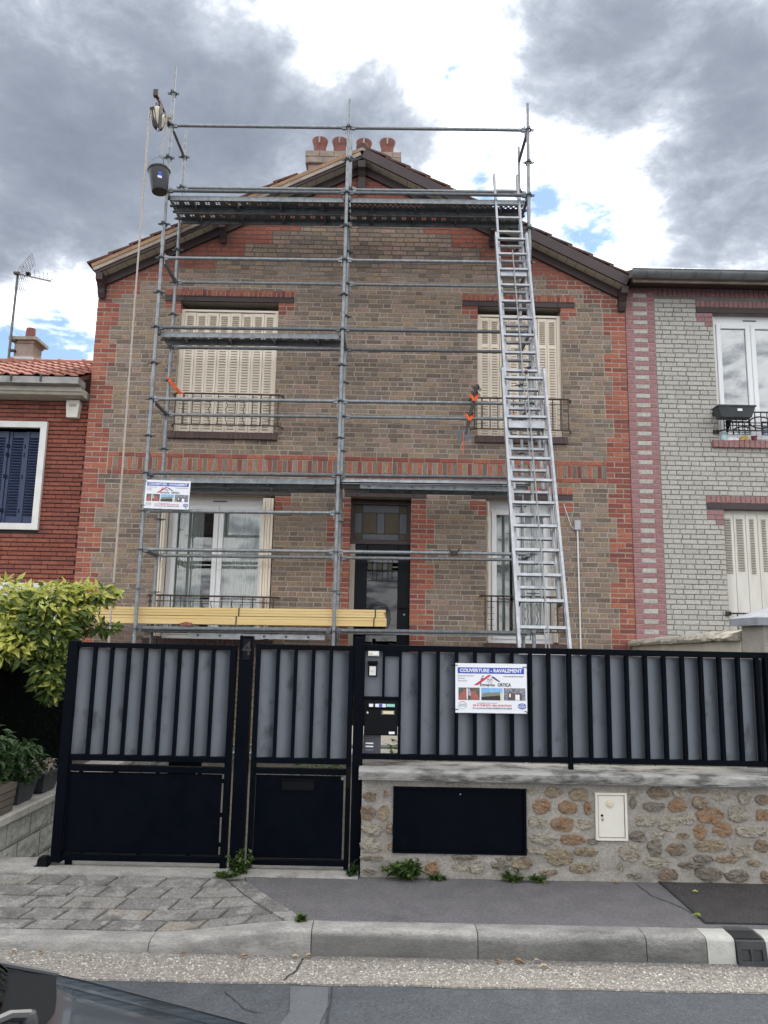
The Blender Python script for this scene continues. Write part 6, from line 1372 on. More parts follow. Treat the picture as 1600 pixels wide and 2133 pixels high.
# lifting arm: a tube pushed out beyond the corner standard
mb = MB(); mb.tube([(SX[0] - .03, SO + .05, kz(0, 14)), (SX[0] - .04, SO - .62, kz(0, 14) + .03)], .024, 10); mb.obox((SX[0] - .04, SO - .60, kz(0, 14) + .03), (.032, 0, 0), (0, .03, 0), (0, 0, .045)); mb.build('lifting_arm', M_rust, sf)
def deck(b, y0, y1, k, dots=True, m=M_galvd, dz=-.045, name='deck', grp=2, lip=.068):
    """pressed steel deck: perforated sheet, turned-down edges, cross ribs, hooks"""
    x0, x1 = SX[b] + .045, SX[b + 1] - .045; za, zb = kz(b, k) + dz, kz(b + 1, k) + dz
    Zf = lambda x: za + (zb - za) * (x - x0) / (x1 - x0)
    mb = MB(); ys = [y0]; cw = .036; nrow = 6; m_ = (y1 - y0 - nrow * cw) / 2
    nx = int((x1 - x0) / cw); sx = (x1 - x0) / nx
    def quad(a, b_, c, d): mb.add([(a, c, Zf(a)), (b_, c, Zf(b_)), (b_, d, Zf(b_)), (a, d, Zf(a))], [(0, 1, 2, 3)])
    quad(x0, x1, y0, y0 + m_); quad(x0, x1, y1 - m_, y1)
    for r_ in range(nrow):
        ya = y0 + m_ + r_ * cw; yb_ = ya + cw; run = x0
        for i in range(nx):
            a = x0 + i * sx
            if dots and (i % 4 < 2 if grp == 2 else True) and r_ % 3 != 2 and (grp == 2 or (i + r_) % 2 == 0):
                if a > run + 1e-6: quad(run, a, ya, yb_)
                cxm, cym, r0 = a + sx / 2, (ya + yb_) / 2, .0125
                o = [(a, ya), (a + sx, ya), (a + sx, yb_), (a, yb_)]; n_ = [(cxm - r0, cym - r0), (cxm + r0, cym - r0), (cxm + r0, cym + r0), (cxm - r0, cym + r0)]
                mb.add([(x, y, Zf(x)) for x, y in o + n_], [(j, (j + 1) % 4, 4 + (j + 1) % 4, 4 + j) for j in range(4)]); run = a + sx
        if run < x1 - 1e-6: quad(run, x1, ya, yb_)
    for y in (y0, y1 - .004): mb.prism([(x0, y, Zf(x0) - lip), (x1, y, Zf(x1) - lip), (x1, y, Zf(x1)), (x0, y, Zf(x0))], (0, .004, 0), m=1)
    for y, w in ((y0 + .004, .02), (y1 - .024, .02)): mb.prism([(x0, y, Zf(x0) - .068), (x1, y, Zf(x1) - .068), (x1, y + w, Zf(x1) - .068), (x0, y + w, Zf(x0) - .068)], (0, 0, .004))
    o = mb.build(name, [m, M_galv if m is not M_alu else M_alu], sf)
    for i in range(4): q = MB(); x = x0 + (x1 - x0) * (i + .5) / 4; q.box(x - .012, x + .012, y0 + .005, y1 - .005, Zf(x) - .045, Zf(x) - .004); q.build('cross_rib', m, o)
    for x in (x0 - .035, x1 + .035):
        for y in (y0 + .06, y1 - .06): q = MB(); q.obox((x, y, Zf(x) - .012), (.035, 0, 0), (0, .016, 0), (0, 0, .012)); q.build('hook', M_rust, o)
    return o
deck(0, SO + .045, SO + .345, 12, grp=2); deck(0, SO + .375, SO + .675, 12, grp=2); deck(1, SO + .045, SO + .345, 12, grp=1); deck(1, SO + .375, SO + .675, 12, grp=2)
deck(0, SO + .045, SO + .345, 8, m=M_galv); deck(0, SO + .045, SO + .345, 4, m=M_galv); deck(0, SO + .375, SO + .675, 4, m=M_galv)
deck(1, SO + .045, SO + .345, 4, dots=False, m=M_alu, dz=-.03, lip=.045); deck(1, SO + .375, SO + .675, 4, dots=False, m=M_alu, dz=-.03, lip=.045)
deck(0, SO + .045, SO + .345, 0, dots=False, dz=.03); deck(0, SO + .375, SO + .675, 0, dots=False, dz=.03); deck(1, SO + .2, SO + .5, 0, dots=False, dz=.03)
# ledger fittings: coupler seen on the right bay
q = MB(); cxp = Vector((.905, SO, kz(1, 2) + .01)); q.obox(cxp, (.045, 0, 0), (0, .035, 0), (0, 0, .032)); q.tube([cxp + Vector((-.07, -.04, .05)), cxp + Vector((.0, -.04, -.03)), cxp + Vector((.07, -.04, .055))], .012, 6); q.build('coupler', M_rust, sf)
# orange lashings and the spare base tube hung on the ledgers
def strap(name, pts, w, label, par=None):
    t = thing(name, pts[0], label, 'strap'); mb = MB(); P = [Vector(p) for p in pts]
    for a, b in zip(P, P[1:]): mb.bar(a, b, w, .004, (1, 0, 0))
    mb.build('webbing', M_orange, t); return t
zl = kz(0, 6)
s1 = strap('ratchet_strap', [(-3.10, 10.47, 5.22), (-3.06, 10.44, 5.16), (-2.98, 10.46, 5.07), (-2.92, 10.50, 5.0), (-2.90, 10.56, 5.04)], .045, 'orange webbing strap tying the scaffold to the upper left window rail')
q = MB(); q.tube([(-3.10 + .03 * math.cos(a * .52), 10.52 + .032 * math.sin(a * .52), 5.22) for a in range(13)], .012, 6); q.build('loop', M_orange, s1)
s2 = strap('ratchet_strap', [(1.80, 10.49, 4.80), (1.83, 10.48, 4.74), (1.93, 10.49, 4.74), (1.95, 10.50, 4.80)], .04, 'small orange strap round the scaffold post behind the ladder')
tb = thing('spare_tube', (1.10, 9.72, 4.3), 'short dark scaffold base tube with rosettes, lashed to two rails by orange straps', 'scaffold tube')
P0, P1 = Vector((1.045, 9.74, 4.28)), Vector((1.20, 9.74, 4.96)); d = (P1 - P0).normalized()
q = MB(); q.tube([P0, P1], .024, 10, True); q.build('tube', M_rust, tb)
for f in (.40, .82, .93):
    c = P0.lerp(P1, f); q = MB()
    for a in range(4): e = Vector((math.cos(a * 1.571 + .4), math.sin(a * 1.571 + .4), 0)); e = (e - d * e.dot(d)).normalized(); q.tube([c + e * .03, c + e * .055 + d * .018, c + e * .075, c + e * .055 - d * .018, c + e * .03], .007, 5)
    q.build('rosette', M_rust, tb)
q = MB(); q.obox(P0 + Vector((-.02, -.01, -.01)), (.085, 0, .025), (0, .006, 0), (-.02, 0, .075)); q.build('base_plate', M_galvd, tb)
for f in (.33, .72):
    c = P0.lerp(P1, f); q = MB(); q.bar(c + Vector((-.05, -.03, .045)), c + Vector((0, -.035, -.04)), .004, .035, (0, 1, 0)); q.bar(c + Vector((.05, -.03, .045)), c + Vector((0, -.035, -.04)), .004, .035, (0, 1, 0)); q.bar(c + Vector((-.05, -.03, .045)), c + Vector((-.05, .08, .05)), .03, .004, (0, 0, 1)); q.bar(c + Vector((.05, -.03, .045)), c + Vector((.05, .08, .05)), .03, .004, (0, 0, 1)); q.build('strap', M_orange, tb)
q = MB(); q.tube([P0 + Vector((-.03, -.03, .02)), P0 + Vector((-.035, -.03, -.12)), P0 + Vector((-.03, -.03, -.27))], .006, 5); q.build('strap_end', M_orange, tb)
# pulley, rope and bucket
pw = thing('pulley_wheel', (-3.13, 9.22, 8.4), 'cream pulley block hanging from the lifting arm at the scaffold corner', 'pulley')
pc = Vector((-3.115, 9.27, 8.43)); ax = Vector((1.0, -.35, .0)).normalized()
q = MB(); q.lathe([(.0, -.028), (.12, -.028), (.135, -.02), (.135, -.015), (.10, -.008), (.10, .008), (.135, .015), (.135, .02), (.12, .028), (0, .028)], pc, 26, ax); q.build('wheel', mat('pulley_cream', (.55, .50, .40), (.45, .40, .32), 20, .6), pw, smooth=True)
q = MB(); fwd = ax.cross(Vector((0, 0, 1)))
for s_ in (-1, 1): q.obox(pc + ax * .034 * s_ + Vector((0, 0, .02)), ax * .003, fwd * .03, (0, 0, .19))
for s_ in (-1, 1): q.bar(pc + fwd * .145 * s_ + Vector((0, 0, .05)), pc + fwd * .05 * s_ + Vector((0, 0, -.17)), .07, .006, ax)
q.build('casing', M_rust, pw)
q = MB(); q.tube([pc + Vector((0, 0, .17)), pc + Vector((0, .0, .24)), pc + Vector((-.02, .02, .29)), pc + Vector((-.04, -.0, .27))], .012, 6); q.build('hook', M_rust, pw)
rp = thing('hoist_rope', (-3.16, 9.2, 0), 'long pale rope running from the pulley down past the bucket to the ground', 'rope')
ra = pc + fwd * .12; rb_ = pc - fwd * .12
if ra.x > rb_.x: ra, rb_ = rb_, ra
RB = Vector((-3.205, 9.17, .05)); q = MB(); q.tube([Vector((-3.215, 9.2, 8.42)), Vector((-3.215, 9.2, 6)), Vector((-3.2, 9.18, 3)), RB], .0125, 7); q.tube([Vector((-3.215, 9.2, 8.42)), Vector((-3.19, 9.22, 8.53)), pc + Vector((0, 0, .115)), Vector((-3.03, 9.33, 8.50)), Vector((-3.025, 9.34, 8.40))], .0115, 7); q.tube([(-3.025, 9.34, 8.42), (-3.062, 9.36, 7.93)], .009, 6); q.build('line', M_ropew, rp)
q = MB()
for i in range(40): a = Vector((R.uniform(-1, 1), R.uniform(-1, 1), R.uniform(-1, 1))).normalized(); q.tube([pc + Vector((.11, .12, .09)), pc + Vector((.11, .12, .09)) + a * R.uniform(.03, .06)], .004, 4)
q.build('frayed_knot', M_ropew, rp)
bk = thing('bucket', (-3.07, 9.36, 7.38), 'black plastic builder bucket hanging from the pulley rope', 'bucket')
tilt = Vector((-.10, .03, 1)).normalized(); bc = Vector((-3.055, 9.36, 7.40))
q = MB(); q.lathe([(0, .0), (.098, .0), (.105, .012), (.138, .30), (.149, .305), (.149, .325), (.140, .325), (.132, .30), (.10, .02), (0, .02)], bc, 26, tilt); q.build('pail', M_dgrey if False else mat('bucket_black', (.018, .02, .025), (.03, .03, .034), 8, .45), bk, smooth=True)
q = MB(); rim = bc + tilt * .31; e1 = Vector((1, .25, .1)).normalized(); q.tube([rim + e1 * (.15 * math.cos(a)) + Vector((0, 0, .21 * math.sin(a))) + Vector((.0, 0, 0)) for a in [math.pi * k / 12 for k in range(13)]], .0035, 5); q.build('handle', M_galv, bk)
q = MB(); hk = rim + Vector((-.01, 0, .215)); q.tube([hk + Vector((0, 0, .01)), hk + Vector((.06, -.01, -.05)), hk + Vector((.07, -.01, -.10)), hk + Vector((.045, -.01, -.13)), hk + Vector((.03, -.01, -.10))], .006, 5); q.build('hook', M_rust, bk)
q = MB(); lc_ = bc + tilt * .18 + Vector((.045, -.112, .0)); q.obox(lc_, Vector((.024, .010, 0)), Vector((.0, .006, .0)), Vector((-.006, -.008, .045))); q.build('label', M_blue, bk)
q = MB(); q.obox(lc_ + Vector((-.003, -.003, -.028)), Vector((.0245, .010, 0)), Vector((.0, .006, .0)), Vector((-.002, -.003, .015))); q.build('label_foot', M_signw, bk)
# bundles of planks on the lowest deck
for bi, (zb, x0, x1, ths, lab, sx) in enumerate(((1.764, -3.95, .055, (.072, .034), 'lower strapped bundle of new yellow planks lying on the lowest scaffold deck', (-3.66, -1.85, -.10)), (1.874, -3.955, .035, (.034, .034, .034), 'upper strapped bundle of new yellow planks lying on the lowest scaffold deck', (-3.59, -1.82, -.085)))):
    t = thing('plank_bundle', (-1.95, 10.0, zb), lab, 'planks', 'bundles of new planks'); z = zb
    sl_ = .0075
    for li, h in enumerate(ths):
        for c in range(3):
            ya = 9.865 + c * .155; q = MB(); e0, e1 = R.uniform(-.02, .02), R.uniform(-.02, .015)
            q.obox(((x0 + x1) / 2 + (e0 + e1) / 2, ya + .075, z + h / 2), Vector(((x1 - x0) / 2 + (e1 - e0) / 2, 0, 0)) + Vector((0, 0, sl_ * (x1 - x0) / 2)), (0, .074, 0), (0, 0, h / 2 - .0015)); q.build('plank', M_timber, t)
        z += h
    H = sum(ths)
    for x in sx:
        q = MB(); zo = (x - (x0 + x1) / 2) * sl_; q.box(x - .006, x + .006, 9.859, 9.8625, zb + zo - .003, zb + H + zo + .004); q.box(x - .006, x + .006, 9.8625, 10.335, zb + H + zo + .0005, zb + H + zo + .004); q.build('strap', M_blackp, t)
# aluminium ladders stored under the decks
def stored_ladder(x0, x1, y0, y1, z, label):
    t = thing('stored_ladder', ((x0 + x1) / 2, (y0 + y1) / 2, z), label, 'ladder')
    for y in (y0, y1): q = MB(); q.box(x0, x1, y - .012, y + .012, z - .03, z + .03); q.build('stile', M_alu if 'lowest' in label else M_galv, t)
    n = int((x1 - x0) / .28)
    for i in range(n): x = x0 + .12 + i * .28; q = MB(); q.tube([(x, y0 - .016, z), (x, y1, z)], .015, 8); q.build('rung', M_galvd if 'lowest' not in label else M_rust, t)
stored_ladder(-.32, 1.86, 9.93, 10.25, 3.60, 'dull ladder stored flat under the middle deck above the front door')
stored_ladder(-2.45, -.72, 9.90, 10.2, 1.625, 'aluminium ladder stored flat under the lowest deck behind the gates')
# small tools left on the deck
tl_ = thing('roof_tile_scrap', (-2.45, 9.9, 1.73), 'broken orange clay tile lying on the lowest deck in front of the planks', 'tile'); q = MB(); q.prism([(-2.55, 9.805, 1.742), (-2.40, 9.805, 1.742), (-2.405, 9.805, 1.775), (-2.47, 9.805, 1.79), (-2.545, 9.805, 1.77)], (0, .05, 0)); q.build('shard', M_tileo, tl_)

# ================================================================== LADDER
ld = thing('extension_ladder', (1.6, 7.0, 0), 'tall aluminium extension ladder leaning against the right end of the scaffold', 'ladder')
LS = .361; Lb = Vector((1.545, 6.915, 0.0)); Ld = Vector((.011, LS, 1)).normalized(); Ln = Vector((0, -1, LS)).normalized()   # towards the camera
def sect(z0, z1, w, off, sw=.026, sd=.075):
    a0 = z0 / Ld.z; a1 = z1 / Ld.z; t = link('ladder_section', None, ld, Lb + Ld * a0); base = Lb - Ln * off
    for s_ in (-1, 1):
        q = MB(); p0, p1 = base + Ld * a0 + Vector((s_ * (w / 2 - sw / 2), 0, 0)), base + Ld * a1 + Vector((s_ * (w / 2 - sw / 2), 0, 0))
        q.bar(p0, p1, sw, sd, (1, 0, 0)); q.bar(p0 + Vector((-s_ * sw * .4, 0, 0)), p1 + Vector((-s_ * sw * .4, 0, 0)), sw * .9, sd * .35, (1, 0, 0)); q.bar(p0 - Ld * .04, p0, sw * 1.15, sd * 1.1, (1, 0, 0), m=1); q.bar(p1, p1 + Ld * .015, sw * 1.1, sd * 1.05, (1, 0, 0), m=1)
        q.build('stile', [M_alu, M_galvd], t)
    n = int((a1 - a0 - .2) / .28) + 1
    for i in range(n):
        c = base + Ld * (a0 + .15 + i * .28); q = MB(); q.bar(c - Vector((w / 2 - sw, 0, 0)), c + Vector((w / 2 - sw, 0, 0)), .034, .030, Ln); q.build('rung', M_alu, t)
    return t
sect(.04, 4.78, .515, 0); sect(2.05, 7.02, .435, .085); sect(3.32, 8.22, .350, .165, .024, .06)
q = MB(); c = Lb + Ld * (4.05 / Ld.z) - Ln * .02; q.obox(c, (.205, 0, 0), Ln * .006, Ld * .05); q.build('brace_plate', M_alu, ld)
q = MB(); c = Lb + Ld * (6.35 / Ld.z) - Ln * .10; q.obox(c, (.17, 0, 0), Ln * .006, Ld * .045); q.build('brace_plate', M_alu, ld)
q = MB()
for dx, za, zb in ((.02, .1, 6.72), (.05, .1, 4.72)): q.tube([Lb + Ld * (za / Ld.z) + Vector((dx, 0, 0)) + Ln * .03, Lb + Ld * (zb / Ld.z) + Vector((dx - .02, 0, 0)) + Ln * .03 - Ln * (.09 if zb > 5 else 0)], .007, 6)
q.build('haul_rope', M_ropeg, ld)
for zb in (4.72, 6.72): q = MB(); q.lathe([(.0, -.012), (.03, -.012), (.022, 0), (.03, .012), (0, .012)], Lb + Ld * (zb / Ld.z) + Vector((.03, 0, 0)) + Ln * (.03 if zb < 5 else -.06), 12, (1, 0, 0)); q.build('pulley', M_rust, ld)

# ================================================================== LEFT GARDEN EDGE
bw = thing('block_wall', (-2.85, 7.5, 0), 'low split faced concrete block wall beside the sloping driveway at far left', 'wall')
q = MB(); q.box(-3.0, -2.765, 5.80, 10.6, -1.4, .235); q.build('core', M_rmortar, bw)
cache = []
for v in range(4):
    mb = MB(); nx, nz = 8, 5; vs = []; fs = []
    for j in range(nz + 1):
        for i in range(nx + 1):
            x = -.19 + .38 * i / nx; z = -.094 + .188 * j / nz; ed = min(i, nx - i, j, nz - j)
            vs.append((x, -(.0 if ed == 0 else .012 + .012 * n3(x * 9 + v * 5, z * 11, v) + .008 * n3(x * 25, z * 25, v)), z))
    for j in range(nz):
        for i in range(nx): a = j * (nx + 1) + i; fs.append((a, a + 1, a + nx + 2, a + nx + 1))
    mb.add(vs, fs); mb.box(-.19, .19, .0005, .02, -.094, .094); cache.append(mb.mesh('block', M_block))
for r_ in range(7):
    for i in range(12):
        y = 5.84 + i * .395 + (r_ % 2) * .197
        if y > 10.4 or .133 - r_ * .2 < -.55 - (y - 6) * .28: continue
        o = link('block', cache[R.randrange(4)], bw, (-2.755, y, .133 - r_ * .2)); o.rotation_euler = (0, 0, math.pi / 2)
for i in range(10):
    q = MB(); y0 = 5.76 + i * .49; pf = [(-2.70, .238), (-2.70, .285), (-2.715, .297), (-3.03, .30), (-3.03, .238)]; vs = []; k = 6
    for e in range(k + 1):
        y = y0 + .484 * e / k
        for j, (x, z) in enumerate(pf): w_ = .010 * n3(y * 12, j * 3.1, i); vs.append((x + w_, y, z + w_ * .5 * (j in (1, 2, 3))))
    n = len(pf); fs = [(e * n + j, e * n + (j + 1) % n, (e + 1) * n + (j + 1) % n, (e + 1) * n + j) for e in range(k) for j in range(n)] + [tuple(range(n)), tuple(k * n + j for j in range(n))[::-1]]
    q.add(vs, fs); q.build('coping_slab', mat('coping_pale', (.42, .40, .36), (.33, .315, .285), 10, .9, bump=.6, bscale=40) if i == 0 else MATS['coping_pale'], bw)
slab('planting_bed', [(-8, 5.8), (-3.0, 5.8), (-3.0, 10.85), (-8, 10.85)], -1.4, .22, M_soil, kind='structure')
# dark hedge screen
hg = thing('hedge_screen', (-3.4, 8.3, .2), 'dense dark green hedge screen behind the planters at far left', 'hedge')
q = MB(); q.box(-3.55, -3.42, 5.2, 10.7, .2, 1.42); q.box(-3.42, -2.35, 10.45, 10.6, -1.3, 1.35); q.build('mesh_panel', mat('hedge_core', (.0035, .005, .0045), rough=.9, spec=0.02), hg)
q = MB()
for i in range(15000):
    y = R.uniform(6.0, 10.6); z = R.uniform(.2, 1.48); p = Vector((-3.42 + R.uniform(-.02, .05), y, z))
    if i > 12500: p = Vector((R.uniform(-3.4, -2.4), 10.45, R.uniform(-.8, 1.38)))
    dr = Vector((R.uniform(.1, 1), R.uniform(-1, 1), R.uniform(-.7, .7))) if i <= 12500 else Vector((R.uniform(-1, 1), R.uniform(-1, -.1), R.uniform(-.7, .7)))
    dr = dr.normalized() * R.uniform(.03, .07); s_ = dr.cross(Vector((0, 0, 1))).normalized() * .003
    q.add([p - s_, p + s_, p + dr], [(0, 1, 2)], R.random())
q.build('needles', M_hedge, hg, kind='stuff')
# shrub
sh = thing('variegated_shrub', (-3.66, 7.5, .22), 'big bushy shrub with yellow green glossy leaves above the dark hedge', 'shrub')
q = MB()
for tx, ty, tz in ((-3.5, 7.2, 1.7), (-3.1, 7.5, 1.9), (-2.75, 7.4, 1.7), (-3.3, 7.3, 1.5), (-2.95, 7.2, 1.45)): q.tube([(-3.66, 7.5, .2), (-3.64, 7.48, 1.3), (-3.62 + (tx + 3.62) * .4, 7.45, 1.55), (tx, ty, tz)], .025, 6, r1=.006)
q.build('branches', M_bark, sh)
blobs = [(-3.42, 7.20, 1.64, .30, .30, .24, 'y', 240), (-3.10, 7.35, 1.86, .34, .32, .21, 'y', 260), (-2.82, 7.45, 2.00, .27, .2, .07, 'y', 110), (-3.12, 7.15, 1.64, .28, .22, .25, 'g', 300), (-2.98, 7.2, 1.50, .17, .2, .2, 'g', 170), (-3.34, 7.02, 1.50, .24, .2, .17, 'y', 200), (-2.98, 7.05, 1.28, .13, .12, .17, 'g', 60), (-2.95, 7.05, 1.12, .07, .06, .10, 'g', 22), (-2.80, 7.6, 1.68, .24, .14, .045, 'g', 60), (-3.6, 7.2, 1.95, .3, .3, .16, 'y', 140), (-3.62, 7.1, 1.6, .22, .3, .25, 'y', 120)]
lv = []
for (cx_, cy_, cz_, rx, ry, rz, c, n) in blobs:
    for i in range(int(n * 2.6)):
        while True:
            v = Vector((R.uniform(-1, 1), R.uniform(-1, .7), R.uniform(-1, 1)))
            if .3 < v.length < 1: break
        v = v.normalized() * (v.length ** .6); p = Vector((cx_ + v.x * rx, cy_ + v.y * ry, cz_ + v.z * rz))
        d = Vector((v.x * 1.0 + R.uniform(-.7, .7), v.y * .8 - .35 + R.uniform(-.5, .5), v.z * .6 + R.uniform(-.5, .45)))
        yel = (c == 'y' and (v.z > -.3 or R.random() < .25) and R.random() < .85) or (c == 'g' and R.random() < .14)
        lv.append((p, d, R.uniform(.055, .125), 'y' if yel else 'g', Vector((v.x + R.uniform(-.4, .4), v.y - .6 + R.uniform(-.4, .4), v.z + .55))))
lv.sort(key=lambda t: t[0].y)
tpl = {}
for c, m in (('y', M_leafy), ('g', M_leafg)):
    for v in range(3):
        mb = MB(); l = (.085, .105, .125)[v]; vs, fs = leaf_tpl(l, l * (.44, .40, .46)[v], .18, (.15, .3, .45)[v]); mb.add(vs, fs); tpl[(c, v)] = mb.mesh('leaf', m, True)
rest = {'y': MB(), 'g': MB()}
for i, (p, d, l, c, uv) in enumerate(lv):
    if i < 300:
        o = link('leaf', tpl[(c, R.randrange(3))], sh, p); dn = d.normalized(); s_ = uv.cross(dn).normalized(); u_ = dn.cross(s_)
        o.rotation_mode = 'QUATERNION'; o.rotation_quaternion = Matrix((dn, s_, u_)).transposed().to_quaternion()
    else: put_leaf(rest[c], p, d, uv, l, l * .44, R.random(), R.uniform(.1, .5), .18)
rest['y'].build('yellow_foliage', M_leafy, sh, kind='stuff'); rest['g'].build('green_foliage', M_leafg, sh, kind='stuff')
# planters on the block wall
wp = thing('wooden_planter', (-2.87, 5.95, .30), 'weathered wooden slatted planter box on the block wall at the left edge', 'planter')
for i in range(4):
    z = .302 + i * .052; q = MB(); w_ = .0 + i * .004; q.box(-2.99 - w_, -2.74 + w_, 5.60 - w_, 6.06 + w_, z, z + .046); q.build('slat', M_oldwood, wp)
def trough(yc, z, label, w=.20, l=.34):
    t = thing('plastic_trough', (-2.86, yc, z), label, 'planter'); q = MB(); a, b = .72, 1.0
    vs = [(-2.86 + sx * w / 2 * k, yc + sy * l / 2 * k, z + (0 if k == a else .16)) for k in (a, b) for sx, sy in ((-1, -1), (1, -1), (1, 1), (-1, 1))]
    q.add(vs, [(3, 2, 1, 0), (0, 1, 5, 4), (1, 2, 6, 5), (2, 3, 7, 6), (3, 0, 4, 7)]); q.build('trough', M_dgrey, t)
    q = MB()
    for x0, x1, y0, y1 in ((-2.86 - w / 2 - .012, -2.86 + w / 2 + .012, yc - l / 2 - .012, yc - l / 2 + .006), (-2.86 - w / 2 - .012, -2.86 + w / 2 + .012, yc + l / 2 - .006, yc + l / 2 + .012), (-2.86 - w / 2 - .012, -2.86 - w / 2 + .006, yc - l / 2 + .006, yc + l / 2 - .006), (-2.86 + w / 2 - .006, -2.86 + w / 2 + .012, yc - l / 2 + .006, yc + l / 2 - .006)): q.box(x0, x1, y0, y1, z + .15, z + .168)
    q.build('rim', M_dgrey, t); q = MB(); q.box(-2.86 - w * .44, -2.86 + w * .44, yc - l * .44, yc + l * .44, z + .13, z + .145); q.build('soil', M_soil, t); return t
trough(6.36, .303, 'grey plastic trough planter behind the wooden planter on the block wall'); trough(6.80, .303, 'further grey plastic trough planter half hidden by the gate edge')
def bush(name, c, r, n, label, m, ll, cat='plant'):
    t = thing(name, (c[0], c[1], c[2] - r[2]), label, cat); q = MB(); st_ = MB()
    for i in range(14):
        p = Vector((c[0] + R.uniform(-1, 1) * r[0] * .7, c[1] + R.uniform(-1, 1) * r[1] * .7, c[2] + R.uniform(.1, .9) * r[2])); st_.tube([(c[0] + R.uniform(-.05, .05), c[1] + R.uniform(-.1, .1), c[2] - r[2]), p], .004, 4, False)
    for i in range(n):
        v = Vector((R.uniform(-1, 1), R.uniform(-1, 1), R.uniform(-1, 1)))
        if v.length > 1: v.normalize()
        p = Vector((c[0] + v.x * r[0], c[1] + v.y * r[1], c[2] + v.z * r[2])); l = R.uniform(*ll)
        put_leaf(q, p, (v.x + R.uniform(-.6, .6), v.y + R.uniform(-.8, .4), R.uniform(-.6, .5)), (0, 0, 1), l, l * R.uniform(.5, .7), R.random(), R.uniform(.1, .5))
    st_.build('stems', m, t, kind='stuff'); q.build('foliage', m, t, kind='stuff'); return t
bush('potted_plant', (-2.90, 5.92, .70), (.13, .2, .24), 320, 'tall dark leafy plant growing from the wooden planter', M_leafd, (.05, .09))
bush('potted_plant', (-2.86, 6.36, .60), (.14, .2, .17), 380, 'bushy green tomato like plant in the nearer grey trough', M_leafd, (.045, .085))
bush('potted_plant', (-2.87, 6.82, .50), (.10, .14, .07), 140, 'low dried plant with thin grey stalks in the further trough', mat('dry_stalk', None, tone=True, rough=.9, ramp=[(0, (.12, .10, .08)), (1, (.26, .23, .19))]), (.03, .06))
# ================================================================== PARKED CAR
car = thing('parked_car', (-1.6, 1.1, -.14), 'dark grey blue metallic parked car, its bonnet in the bottom left corner', 'car')
CYC = 1.10
# x, half width, sill height, shoulder height, top height
ST = [(0.52, 0.4, 0.18, 0.348, 0.388), (0.49, 0.62, 0.08, 0.428, 0.478), (0.4, 0.76, 0.04, 0.523, 0.583), (0.22, 0.83, 0.02, 0.613, 0.678), (0.0, 0.86, 0.02, 0.678, 0.748), (-0.25, 0.872, 0.02, 0.736, 0.808), (-0.5, 0.877, 0.02, 0.786, 0.861), (-0.72, 0.88, 0.02, 0.838, 0.901), (-1.0, 0.88, 0.02, 0.883, 0.928), (-1.6, 0.88, 0.02, 0.888, 0.928), (-2.4, 0.88, 0.02, 0.888, 0.928), (-3.1, 0.87, 0.03, 0.888, 0.928), (-3.5, 0.83, 0.06, 0.878, 0.918), (-3.68, 0.74, 0.14, 0.818, 0.848), (-3.72, 0.55, 0.2, 0.678, 0.728)]
def section(s):
    x, w, zb, zs, zt = s; h = [(w * .96, zb), (w, zb + (zs - zb) * .35), (w * .995, zs - .10), (w * .975, zs - .03), (w * .93, zs + (zt - zs) * .35), (w * .80, zs + (zt - zs) * .62), (w * .60, zs + (zt - zs) * .82), (w * .32, zs + (zt - zs) * .96), (0, zt)]
    return [(x, CYC + y, z) for y, z in h] + [(x, CYC - y, z) for y, z in h[-2::-1]]
mb = MB(); vs = []; fs = []; m_ = 17
for s in ST: vs += section(s)
for i in range(len(ST) - 1):
    for j in range(m_ - 1): fs.append((i * m_ + j, (i + 1) * m_ + j, (i + 1) * m_ + j + 1, i * m_ + j + 1))
fs.append(tuple(range(m_))); fs.append(tuple((len(ST) - 1) * m_ + j for j in range(m_))[::-1])
mb.add(vs, [f[::-1] for f in fs]); body = mb.build('body', M_paint, car, smooth=True)
sm = body.modifiers.new('smooth', 'SUBSURF'); sm.levels = 2; sm.render_levels = 2
# bonnet: pressed panel a few millimetres proud, with a raised centre
def top_z(x, y):
    for a, b in zip(ST, ST[1:]):
        if b[0] <= x <= a[0]:
            t = (a[0] - x) / (a[0] - b[0]); w, zs, zt = (a[k] + (b[k] - a[k]) * t for k in (1, 3, 4)); u = abs(y - CYC) / w
            P = [(0, 1), (.32, .96), (.6, .82), (.8, .62), (.93, .35), (.975, -.2)]
            for (u0, f0), (u1, f1) in zip(P, P[1:]):
                if u0 <= u <= u1: f = f0 + (f1 - f0) * (u - u0) / (u1 - u0); return zs + (zt - zs) * f
            return zs - .05
    return .4
mb = MB(); nx, ny = 26, 26; vs = []; fs = []
for i in range(nx + 1):
    for j in range(ny + 1):
        v = -1 + 2 * j / ny; xr = -.735 + .17 * (1 - v * v) ; xf = .38 - .10 * v * v; x = xr + (xf - xr) * i / nx; y = CYC + v * .735 * (1 - .06 * (i / nx) ** 2)
        crease = .010 * max(0, 1 - abs(abs(v) - .62) / .16); ed = -.016 if j in (0, ny) or i in (0, nx) else .0
        vs.append((x, y, top_z(x, y) + .009 + crease * (.3 + .7 * (1 - i / nx)) + ed))
for i in range(nx):
    for j in range(ny): a = i * (ny + 1) + j; fs.append((a, a + 1, a + ny + 2, a + ny + 1))
mb.add(vs, fs); bn = mb.build('bonnet', M_paint, car, smooth=True)
